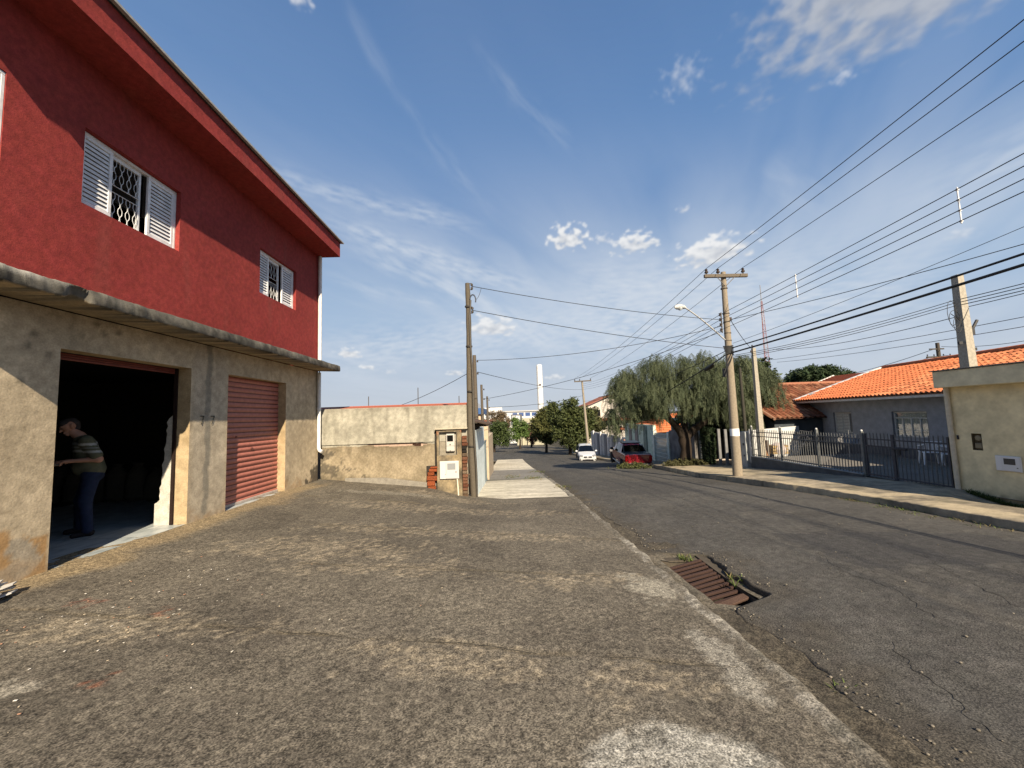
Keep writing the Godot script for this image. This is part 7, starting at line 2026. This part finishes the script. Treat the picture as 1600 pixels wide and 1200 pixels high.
func figure(t: Node3D, J: Dictionary, skin: Color, shirt: Callable, trousers: Color, hair: Color, hands: bool):
	# faces -x; J holds the joints
	var sk := func(_p): return skin
	var b := []
	b.append([J.neck, J.chest, 0.062, 0.075])
	for s in ["n", "f"]:
		b.append([J["sh" + s], J["el" + s], 0.052, 0.042]); b.append([J["el" + s], J["wr" + s], 0.042, 0.028])
		b.append([J["hip" + s], J["kn" + s], 0.085, 0.058]); b.append([J["kn" + s], J["an" + s], 0.058, 0.042])
	b.append([J.chest, J.pelvis, 0.12, 0.12]); b.append([J.shn, J.shf, 0.06, 0.06])
	b.append([J.neck, J.head + Vector3(0.02, -0.06, 0), 0.058, 0.062])
	var body := mb()
	nets(body, b, 0.018, 0.05, sk)
	# head with brow, nose, mouth, chin, ears
	var H: Vector3 = J.head
	var F: Vector3 = J.face
	var Uh := Vector3(0, 1, 0) - F * F.y; Uh = Uh.normalized()
	var Sd := F.cross(Uh)
	var hb := [[H + Uh * 0.035 - F * 0.015, H + Uh * 0.025 + F * 0.02, 0.085, 0.080], [H - Uh * 0.03 + F * 0.025, H - Uh * 0.085 + F * 0.052, 0.066, 0.036], [H + Uh * 0.03 + F * 0.088 + Sd * 0.03, H + Uh * 0.03 + F * 0.088 - Sd * 0.03, 0.013, 0.013],
		[H + Uh * 0.012 + F * 0.09, H - Uh * 0.026 + F * 0.115, 0.010, 0.015], [H - Uh * 0.058 + F * 0.085 + Sd * 0.018, H - Uh * 0.058 + F * 0.085 - Sd * 0.018, 0.012, 0.012], [H - Uh * 0.01 + Sd * 0.082, H + Uh * 0.025 + Sd * 0.086 - F * 0.01, 0.014, 0.02], [H - Uh * 0.01 - Sd * 0.082, H + Uh * 0.025 - Sd * 0.086 - F * 0.01, 0.014, 0.02]]
	nets(body, hb, 0.0075, 0.022, func(p):
		var d: Vector3 = p - H
		if absf(d.dot(Uh) - 0.012) < 0.008 and d.dot(F) > 0.06 and absf(absf(d.dot(Sd)) - 0.031) < 0.014: return L(0.05, 0.035, 0.03)
		if absf(d.dot(Uh) + 0.058) < 0.004 and d.dot(F) > 0.075 and absf(d.dot(Sd)) < 0.024: return skin * 0.5
		return skin)
	if hands:
		for s in ["n", "f"]:
			var W: Vector3 = J["wr" + s]; var dr: Vector3 = (W - J["el" + s]).normalized()
			var sd := Vector3(0, 0, 1) if s == "n" else Vector3(0, 0, -1)
			sd = (sd - dr * sd.dot(dr)).normalized()
			var dn := dr.cross(sd) * (1.0 if dr.cross(sd).y < 0 else -1.0)
			var fg := [[W, W + dr * 0.085 + sd * 0.02, 0.026, 0.022], [W, W + dr * 0.085 - sd * 0.02, 0.026, 0.022]]
			for q in 4:
				var ln: float = [0.062, 0.076, 0.070, 0.054][q]
				var k0 := W + dr * 0.09 + sd * (0.032 - q * 0.021)
				var k1 := k0 + (dr * 0.85 + dn * 0.45).normalized() * ln * 0.5
				var k2 := k1 + (dr * 0.25 + dn * 0.95).normalized() * ln * 0.5
				fg.append([k0, k1, 0.0105, 0.0095]); fg.append([k1, k2, 0.0095, 0.008])
			var th := W + dr * 0.03 - sd * 0.025
			fg.append([th, th + (dr * 0.6 - sd * 0.6 + dn * 0.3).normalized() * 0.045, 0.014, 0.011]); fg.append([th + (dr * 0.6 - sd * 0.6 + dn * 0.3).normalized() * 0.045, th + (dr * 0.9 - sd * 0.6 + dn * 0.5).normalized() * 0.085, 0.011, 0.009])
			nets(body, fg, 0.0045, 0.008, sk)
	obj("body", body, M.skin, t)
	var hr := mb()
	nets(hr, [[H + Uh * 0.055 - F * 0.03, H + Uh * 0.06 + F * 0.03, 0.078, 0.070], [H + Uh * 0.02 - F * 0.05, H - Uh * 0.03 - F * 0.05, 0.072, 0.055]], 0.009, 0.03, func(_p): return hair)
	obj("hair", hr, M.cloth, t)
	var shb := mb()
	var up := Vector3(0, 1, 0)
	var cz := Vector3(0, 0, 0.085)
	var sb := [[J.chest + cz, J.pelvis + cz + up * 0.02, 0.118, 0.128], [J.chest - cz, J.pelvis - cz + up * 0.02, 0.118, 0.128], [J.belly, J.belly + up * 0.12, 0.15, 0.13], [J.chest, J.pelvis + up * 0.02, 0.135, 0.14], [J.shn, J.shf, 0.078, 0.078], [J.neck - up * 0.02, J.chest, 0.07, 0.11]]
	for s in ["n", "f"]: sb.append([J["sh" + s], J["sh" + s].lerp(J["el" + s], 0.78), 0.076, 0.078])
	nets(shb, sb, 0.016, 0.05, shirt)
	obj("shirt", shb, M.cloth, t)
	var trb := mb()
	var tb := [[J.hipn, J.hipf, 0.122, 0.122], [J.pelvis, J.pelvis - up * 0.06, 0.13, 0.13]]
	for s in ["n", "f"]: tb.append([J["hip" + s], J["kn" + s], 0.105, 0.078]); tb.append([J["kn" + s], J["an" + s] + up * 0.0, 0.078, 0.066])
	nets(trb, tb, 0.016, 0.03, func(p): return trousers * (0.9 + 0.25 * N1.get_noise_3dv(p * 9.0)))
	obj("trousers", trb, M.cloth, t)
	for s in ["n", "f"]:
		var sh := mb()
		var an: Vector3 = J["an" + s]
		nets(sh, [[an + Vector3(0.03, -0.04, 0), an + Vector3(-0.14, -0.055, 0), 0.045, 0.035], [an + Vector3(0.03, -0.045, 0), an + Vector3(0.0, 0.0, 0), 0.045, 0.045]], 0.011, 0.02, func(_p): return L(0.022, 0.018, 0.016))
		obj("shoe", sh, M.rubber, t)

func make_people():
	var t := thing("person", "man in striped olive polo and jeans bending over a bench in the garage", "person", Vector3(-6.42, 0.0, -6.22), 0.80)
	var J := {"pelvis": Vector3(0.06, 0.94, 0), "belly": Vector3(-0.03, 1.02, 0), "chest": Vector3(-0.04, 1.32, 0), "neck": Vector3(-0.10, 1.47, 0), "head": Vector3(-0.205, 1.615, 0.0), "face": Vector3(-0.90, -0.36, 0.22).normalized(),
		"shn": Vector3(-0.03, 1.395, 0.185), "eln": Vector3(0.11, 1.12, 0.255), "wrn": Vector3(-0.15, 1.115, 0.20), "shf": Vector3(-0.05, 1.395, -0.185), "elf": Vector3(0.03, 1.12, -0.27), "wrf": Vector3(-0.24, 1.10, -0.14),
		"hipn": Vector3(0.05, 0.90, 0.09), "knn": Vector3(-0.01, 0.50, 0.16), "ann": Vector3(0.03, 0.09, 0.22), "hipf": Vector3(0.05, 0.90, -0.09), "knf": Vector3(-0.05, 0.50, -0.14), "anf": Vector3(-0.05, 0.09, -0.20)}
	figure(t, J, L(0.42, 0.22, 0.15), func(p):
		var c: Color = L(0.135, 0.135, 0.085)
		var y: float = p.y
		if absf(p.z) > 0.20: y = p.y + 0.02
		if absf(y - 1.365) < 0.016 or absf(y - 1.255) < 0.020: c = L(0.46, 0.46, 0.42)
		elif absf(y - 1.31) < 0.008: c = L(0.30, 0.30, 0.26)
		return c * (0.92 + 0.2 * N1.get_noise_3dv(p * 10.0)), L(0.022, 0.032, 0.07), L(0.06, 0.05, 0.045), true)
	var tool := thing("hand_tool", "pale hand tool held over the bench by the man in the garage", "tool", Vector3(-6.42, 0, -6.22), 0.80)
	var tb := mb(L(0.42, 0.33, 0.24)); tb.tube([Vector3(-0.26, 1.075, 0.16), Vector3(-0.46, 1.06, 0.10), Vector3(-0.58, 1.05, 0.06)], [0.016, 0.014, 0.02], 7); obj("handle", tb, M.wood, tool)
	# someone on the far pavement, past the pickup
	var g := road_y(-33.0) + 0.10
	var s := thing("person", "bald passer-by in a pale pink shirt on the far pavement beyond the red pickup", "person", Vector3(9.72, g, -33.0), -1.4)
	var K := {"pelvis": Vector3(0.0, 0.92, 0), "belly": Vector3(-0.02, 1.02, 0), "chest": Vector3(0.0, 1.30, 0), "neck": Vector3(-0.01, 1.45, 0), "head": Vector3(-0.03, 1.60, 0.0), "face": Vector3(-1, 0, 0),
		"shn": Vector3(0.0, 1.385, 0.19), "eln": Vector3(0.03, 1.10, 0.24), "wrn": Vector3(-0.05, 0.86, 0.25), "shf": Vector3(0.0, 1.385, -0.19), "elf": Vector3(0.03, 1.10, -0.24), "wrf": Vector3(-0.05, 0.86, -0.25),
		"hipn": Vector3(0, 0.88, 0.09), "knn": Vector3(-0.06, 0.49, 0.10), "ann": Vector3(0.05, 0.09, 0.11), "hipf": Vector3(0, 0.88, -0.09), "knf": Vector3(-0.02, 0.49, -0.10), "anf": Vector3(-0.08, 0.09, -0.11)}
	figure(s, K, L(0.40, 0.22, 0.155), func(p): return L(0.55, 0.40, 0.38) * (0.92 + 0.2 * N1.get_noise_3dv(p * 10.0)), L(0.09, 0.10, 0.13), L(0.36, 0.20, 0.145), false)

# ------------------------------------------------------------------ wires
func cable(label: String, a: Vector3, b: Vector3, sag: float, r: float, col := Color(0.025, 0.025, 0.027), cat := "cable", called := "power_line") -> MeshInstance3D:
	var c := mb(col)
	var pts := []
	var m := 26
	for q in m + 1:
		var u := float(q) / m
		pts.append(a.lerp(b, u) - Vector3(0, sag * 4.0 * u * (1.0 - u), 0))
	c.tube(pts, r, 5, false)
	var o := obj(called, c, M.black)
	tag(o, label, cat)
	return o

func make_wires():
	var zA := -14.08; var zB := 24.0; var zC := -43.9
	var dB := road_y(zB) - road_y(zA)
	# three bare wires on the crossarms: one from behind to the near pole, one on to the far pole
	var nm := ["outermost", "middle", "house side"]
	var ax := [7.53, 7.96, 8.89]; var cx := [7.75, 8.3, 9.52]
	for k in 3:
		cable("%s of the three bare wires climbing from the crossarm out over the street" % nm[k], Vector3(ax[k], 6.74, zA), Vector3(ax[k], 6.74 + dB, zB), 0.45, 0.009)
		cable("%s of the three bare wires between the near and the far crossarm" % nm[k], Vector3(ax[k], 6.74, zA), Vector3(cx[k], 5.55, zC), 0.35, 0.009)
	var ps := ["topmost", "second highest", "third highest", "lowest"]
	var ys := [5.03, 4.84, 4.65, 4.46]
	for k in 4:
		cable("%s of the four rack wires clamped by the white spreaders" % ps[k], Vector3(7.98, ys[k], -14.2), Vector3(8.0, ys[k] + dB, zB), 0.35, 0.0085)
		cable("%s of the four rack wires running down to the far leaning pole" % ps[k], Vector3(7.98, ys[k], -14.2), Vector3(8.5, 4.9 - k * 0.2, zC), 0.45, 0.009)
	for e in [[-10.4, "small"], [-6.5, "long"]]:
		var u: float = (e[0] + 14.2) / (zB + 14.2)
		var y0 := lerpf(4.46, 4.46 + dB, u) - 0.35 * 4.0 * u * (1.0 - u)
		var s := thing("wire_spreader", "%s white spreader bar clamped across the four rack wires %s" % [e[1], "near the street pole" if e[0] < -8 else "at the upper right"], "wire spreader", Vector3(8.0, y0, e[0]))
		var sb := mb(L(0.72, 0.72, 0.72)); sb.boxb(Vector3(0, 0.285, 0), Vector3(0.02, 0.66, 0.02), Basis(), 0.004)
		for q in 4: sb.boxb(Vector3(0, q * 0.19, 0), Vector3(0.035, 0.03, 0.035))
		obj("bar", sb, M.plastic, s)
	# heavy telephone bundles
	cable("upper of the two thick black cables lashed to the street pole", Vector3(8.30, 3.77, -14.15), Vector3(8.45, 3.77 + dB, zB), 0.55, 0.022)
	cable("lower of the two thick black cables lashed to the street pole", Vector3(8.30, 3.60, -14.15), Vector3(8.50, 3.60 + dB, zB), 0.55, 0.028)
	cable("thick black cable dropping from the street pole into the pepper tree", Vector3(8.15, 3.58, -14.2), Vector3(8.7, 1.6, -30.0), 0.25, 0.022)
	cable("thin cable running on beside the pepper tree to the far leaning pole", Vector3(8.15, 3.7, -14.2), Vector3(8.6, 3.0, zC), 0.5, 0.014)
	var sp := thing("splice_case", "black splice case hanging on the cable just left of the street pole", "cable splice", Vector3(8.17, 3.27, -15.6))
	var sb := mb(L(0.02, 0.02, 0.02)); sb.tube([Vector3(0, 0.06, 0.35), Vector3(0, 0.0, 0.2), Vector3(0.02, -0.06, -0.2), Vector3(0.02, -0.10, -0.4)], [0.03, 0.09, 0.09, 0.03], 8); obj("case", sb, M.black, sp)
	var tg := ["upper", "middle", "lower"]
	for k in 3:
		cable("%s thin telephone wire from the street pole to the tapered concrete pole" % tg[k], Vector3(8.33, 3.50 - k * 0.06, -14.2), Vector3(12.56, 4.36 - k * 0.08, -10.6), 0.12, 0.009)
		cable("%s thin telephone wire leaving the tapered concrete pole to the right" % tg[k], Vector3(12.62, 4.36 - k * 0.08, -10.5), Vector3(12.9, 5.3 - k * 0.12, 6.0), 0.30, 0.011)
	cable("sagging wire from the tapered concrete pole bracket off to the right", Vector3(12.85, 4.15, -10.6), Vector3(11.0, 5.6, 6.0), 0.5, 0.010)
	cable("wire from the street pole's side insulator passing above the yellow building", Vector3(8.37, 4.84, -14.2), Vector3(13.6, 5.3, -3.0), 0.22, 0.010)
	cable("short drop wire from the street pole to the slim concrete post", Vector3(8.37, 4.80, -14.2), Vector3(11.1, 4.25, -17.45), 0.08, 0.011)
	cable("wire from the roofs behind to the tapered concrete pole's lower bracket", Vector3(18.0, 5.45, -26.0), Vector3(12.52, 3.88, -10.6), 0.25, 0.011)
	cable("upper of two long wires crossing behind the tapered concrete pole", Vector3(20.7, 5.25, -30.0), Vector3(18.6, 4.6, -6.0), 0.25, 0.013)
	cable("lower of two long wires crossing behind the tapered concrete pole", Vector3(23.8, 5.5, -34.0), Vector3(18.4, 4.2, -6.0), 0.30, 0.013)
	cable("faint wire climbing steeply behind the thick cables at the right", Vector3(8.37, 3.95, -14.2), Vector3(13.0, 6.6, -2.0), 0.25, 0.007)
	cable("distant wire falling left from the distant wooden pole", Vector3(44.7, 7.1, -40.0), Vector3(47.0, 5.6, -56.0), 0.3, 0.03)
	cable("second distant wire falling left from the distant wooden pole", Vector3(44.4, 6.3, -40.0), Vector3(46.4, 4.9, -56.0), 0.3, 0.03)
	cable("upper distant wire running right from the distant wooden pole", Vector3(45.4, 7.3, -40.0), Vector3(39.0, 6.1, -26.0), 0.4, 0.022)
	cable("lower distant wire running right from the distant wooden pole", Vector3(45.4, 6.4, -40.0), Vector3(39.0, 5.2, -26.0), 0.4, 0.022)
	# service drops across the street
	cable("upper service wire from the wooden pole across to the street pole", Vector3(-0.89, 5.38, -11.3), Vector3(8.0, 4.84, -14.2), 0.12, 0.010)
	cable("lower service wire from the wooden pole across to the street pole", Vector3(-0.91, 4.67, -11.3), Vector3(8.05, 3.78, -14.2), 0.10, 0.010)
	cable("service wire sagging from the grey service pole to the street pole", Vector3(-1.12, 3.88, -16.0), Vector3(8.0, 4.60, -14.2), 0.28, 0.010)
	cable("lower service wire from the thin dark pole up to the street pole", Vector3(-1.13, 2.5, -20.5), Vector3(8.02, 4.40, -14.2), 0.25, 0.010)
	cable("level wire strung low between the service poles and the far leaning pole", Vector3(-1.12, 3.4, -16.0), Vector3(8.5, 4.3, zC), 0.25, 0.012)
	cable("lowest wire from the slender service pole to the far leaning pole", Vector3(-1.11, 2.2, -26.0), Vector3(8.5, 3.6, zC), 0.25, 0.014)
	cable("wire dropping behind the beige wall from the grey service pole", Vector3(-1.25, 3.5, -16.0), Vector3(-9.3, 1.95, -25.0), 0.35, 0.012)
	cable("thin jumper wire looped under the wooden pole's upper service wire", Vector3(-0.62, 5.33, -11.35), Vector3(-0.80, 4.98, -11.26), 0.10, 0.006)

# ------------------------------------------------------------------ small things on the ground
func make_litter():
	# heap of broken tiles and plaster at the house wall
	var h := thing("rubble_heap", "heap of broken white tiles and plaster scraps at the foot of the garage wall", "rubble", Vector3(-4.95, yard_y(-4.95, -3.95), -3.95))
	for q in 16:
		var w := rng.randf_range(0.10, 0.28); var d := rng.randf_range(0.05, 0.14)
		var p := mb([L(0.66, 0.64, 0.60), L(0.60, 0.56, 0.50), L(0.44, 0.33, 0.24), L(0.68, 0.66, 0.62)][rng.randi() % 4])
		var pts := PackedVector2Array([Vector2(-w / 2, -d / 2), Vector2(w * 0.4, -d * 0.5), Vector2(w / 2, d * 0.1), Vector2(w * 0.2, d / 2), Vector2(-w * 0.45, d * 0.35)])
		var bs := Basis(Vector3.UP, rng.randf() * TAU) * Basis(Vector3(1, 0, 0), rng.randf_range(-0.35, 0.35))
		p.prism(pts, Vector3(rng.randf_range(-0.22, 0.16), 0.03 + rng.randf() * 0.09, rng.randf_range(-0.18, 0.22)), bs.x, -bs.z, bs.y * 0.010)
		obj("shard", p, M.plaster, h)
	var cw := mb(L(0.06, 0.02, 0.02)); cw.tube([Vector3(-0.1, 0.06, -0.05), Vector3(0.04, 0.09, 0.02), Vector3(0.14, 0.03, 0.10), Vector3(0.10, 0.02, 0.2)], 0.006, 5); obj("cable_scrap", cw, M.black, h)
	# scattered chips over the forecourt
	var chips := thing("plaster_chips", "tiny pale plaster chips scattered over the dark forecourt", "chips")
	var cb := mb(); cb.boxb(Vector3.ZERO, Vector3(0.017, 0.004, 0.010), Basis(Vector3.UP, 0.3), 0.002)
	var trs := []
	for q in 130:
		var x: float; var z: float
		if q < 170:
			x = -4.2 + absf(rng.randfn(0, 1.1)); z = -3.5 + rng.randfn(0, 0.75)
		else:
			x = rng.randf_range(-4.6, 1.6); z = -1.4 - pow(rng.randf(), 0.8) * 7.0
		if x < -5.0 or x > 1.6 or z > -1.3: continue
		trs.append(Transform3D(Basis(Vector3.UP, rng.randf() * TAU).scaled(Vector3.ONE * rng.randf_range(0.4, 1.3)), Vector3(x, yard_y(x, z) + 0.008 + fb(Vector3(x, 0, z), 1.4) * 0.008, z)))
	multi("chips", cb.mesh(M.plain), trs, func(): return [L(0.5, 0.47, 0.4), L(0.42, 0.35, 0.25), L(0.55, 0.52, 0.47), L(0.36, 0.2, 0.13)][rng.randi() % 4], chips)
	var st := thing("road_grit", "loose stones and grit along the broken edge of the asphalt", "grit")
	var sb := mb(); sb.lathe([Vector2(0, -0.01), Vector2(0.008, -0.004), Vector2(0.010, 0.002), Vector2(0.006, 0.007), Vector2(0, 0.008)], Vector3.ZERO, Vector3.UP, 6)
	trs = []
	for q in 900:
		var z := -1.5 - pow(rng.randf(), 1.2) * 9.0
		var x := edge_x(z) + rng.randfn(-0.03, 0.13)
		if q > 720: x = rng.randf_range(2.3, 7.8)
		if x < 1.9 or (x > 2.0 and x < 2.70 and z < -4.0 and z > -5.75): continue
		var y := road_y(z) - (0.098 if x < edge_x(z) else 0.052) + (0.0 if x < edge_x(z) else 0.075 * sin(PI * clampf((x - 1.9) / 6.3, 0, 1)))
		trs.append(Transform3D(Basis.from_euler(Vector3(0, rng.randf() * TAU, 0)).scaled(Vector3(1, 0.8, 1) * rng.randf_range(0.25, 1.2)), Vector3(x, y, z)))
	multi("stones", sb.mesh(M.plain), trs, func(): return L(0.155, 0.137, 0.108) * rng.randf_range(0.5, 1.6), st)
	# weeds by the drain and along the kerbs
	var bm := blade_mesh()
	var wl := [["drain_weeds", "small green weed tufts growing round the storm drain", [[2.40, -5.66, 0.05, 14], [2.66, -4.8, 0.12, 7], [2.25, -2.75, 0.12, 8]]], ["kerb_weeds", "straggly weeds in the gutter at the broken far kerb", [[8.05, -8.4, 0.35, 60], [8.15, -9.4, 0.25, 40], [8.0, -7.3, 0.3, 40], [7.9, -6.6, 0.2, 16]]], ["pavement_weeds", "grass tufts at the far end of the pale near pavement", [[1.1, -18.0, 0.5, 60], [1.85, -13.5, 0.3, 30], [0.2, -19.2, 0.7, 50], [1.6, -22.5, 0.5, 40]]]]
	for w in wl:
		var t := thing(w[0], w[1], "weeds")
		trs = []
		for s in w[2]:
			for q in s[3]:
				var x: float = s[0] + rng.randfn(0, s[2] * 0.5); var z: float = s[1] + rng.randfn(0, s[2])
				trs.append(Transform3D(Basis.from_euler(Vector3(rng.randf_range(-0.3, 0.3), rng.randf() * TAU, 0)).scaled(Vector3.ONE * rng.randf_range(0.3, 0.85)), Vector3(x, road_y(z) - 0.10 if w[0] != "pavement_weeds" else road_y(z) + 0.01, z)))
		multi("leaves", bm, trs, func(): return (L(0.085, 0.115, 0.03) if rng.randf() < 0.6 else L(0.17, 0.14, 0.06)) * rng.randf_range(0.6, 1.3), t)
	# cut branches lying behind the pickup
	var b := thing("cut_branches", "pile of cut leafy branches lying on the road behind the red pickup", "branches", Vector3(7.35, road_y(-23.4) + 0.0, -23.4))
	var tw := mb(L(0.14, 0.10, 0.07))
	for q in 16: 
		var a := rng.randf_range(-0.9, 0.9)
		tw.tube([Vector3(a, 0.02, rng.randf_range(-0.3, 0.3)), Vector3(a + rng.randf_range(-0.6, 0.6), 0.10 + rng.randf() * 0.25, rng.randf_range(-0.3, 0.3))], 0.012, 4)
	obj("twigs", tw, M.bark, b)
	trs = []
	for q in 130:
		var x := rng.randfn(0.0, 0.42)
		trs.append(Transform3D(Basis.from_euler(Vector3(rng.randf() * TAU, rng.randf() * TAU, 0)).scaled(Vector3.ONE * rng.randf_range(0.25, 0.5)), Vector3(x, 0.04 + rng.randf() * 0.24 * exp(-x * x * 1.5), rng.randfn(0, 0.2))))
	multi("foliage", clump_mesh(), trs, func(): return L(0.085, 0.095, 0.035) * rng.randf_range(0.6, 1.3), b)
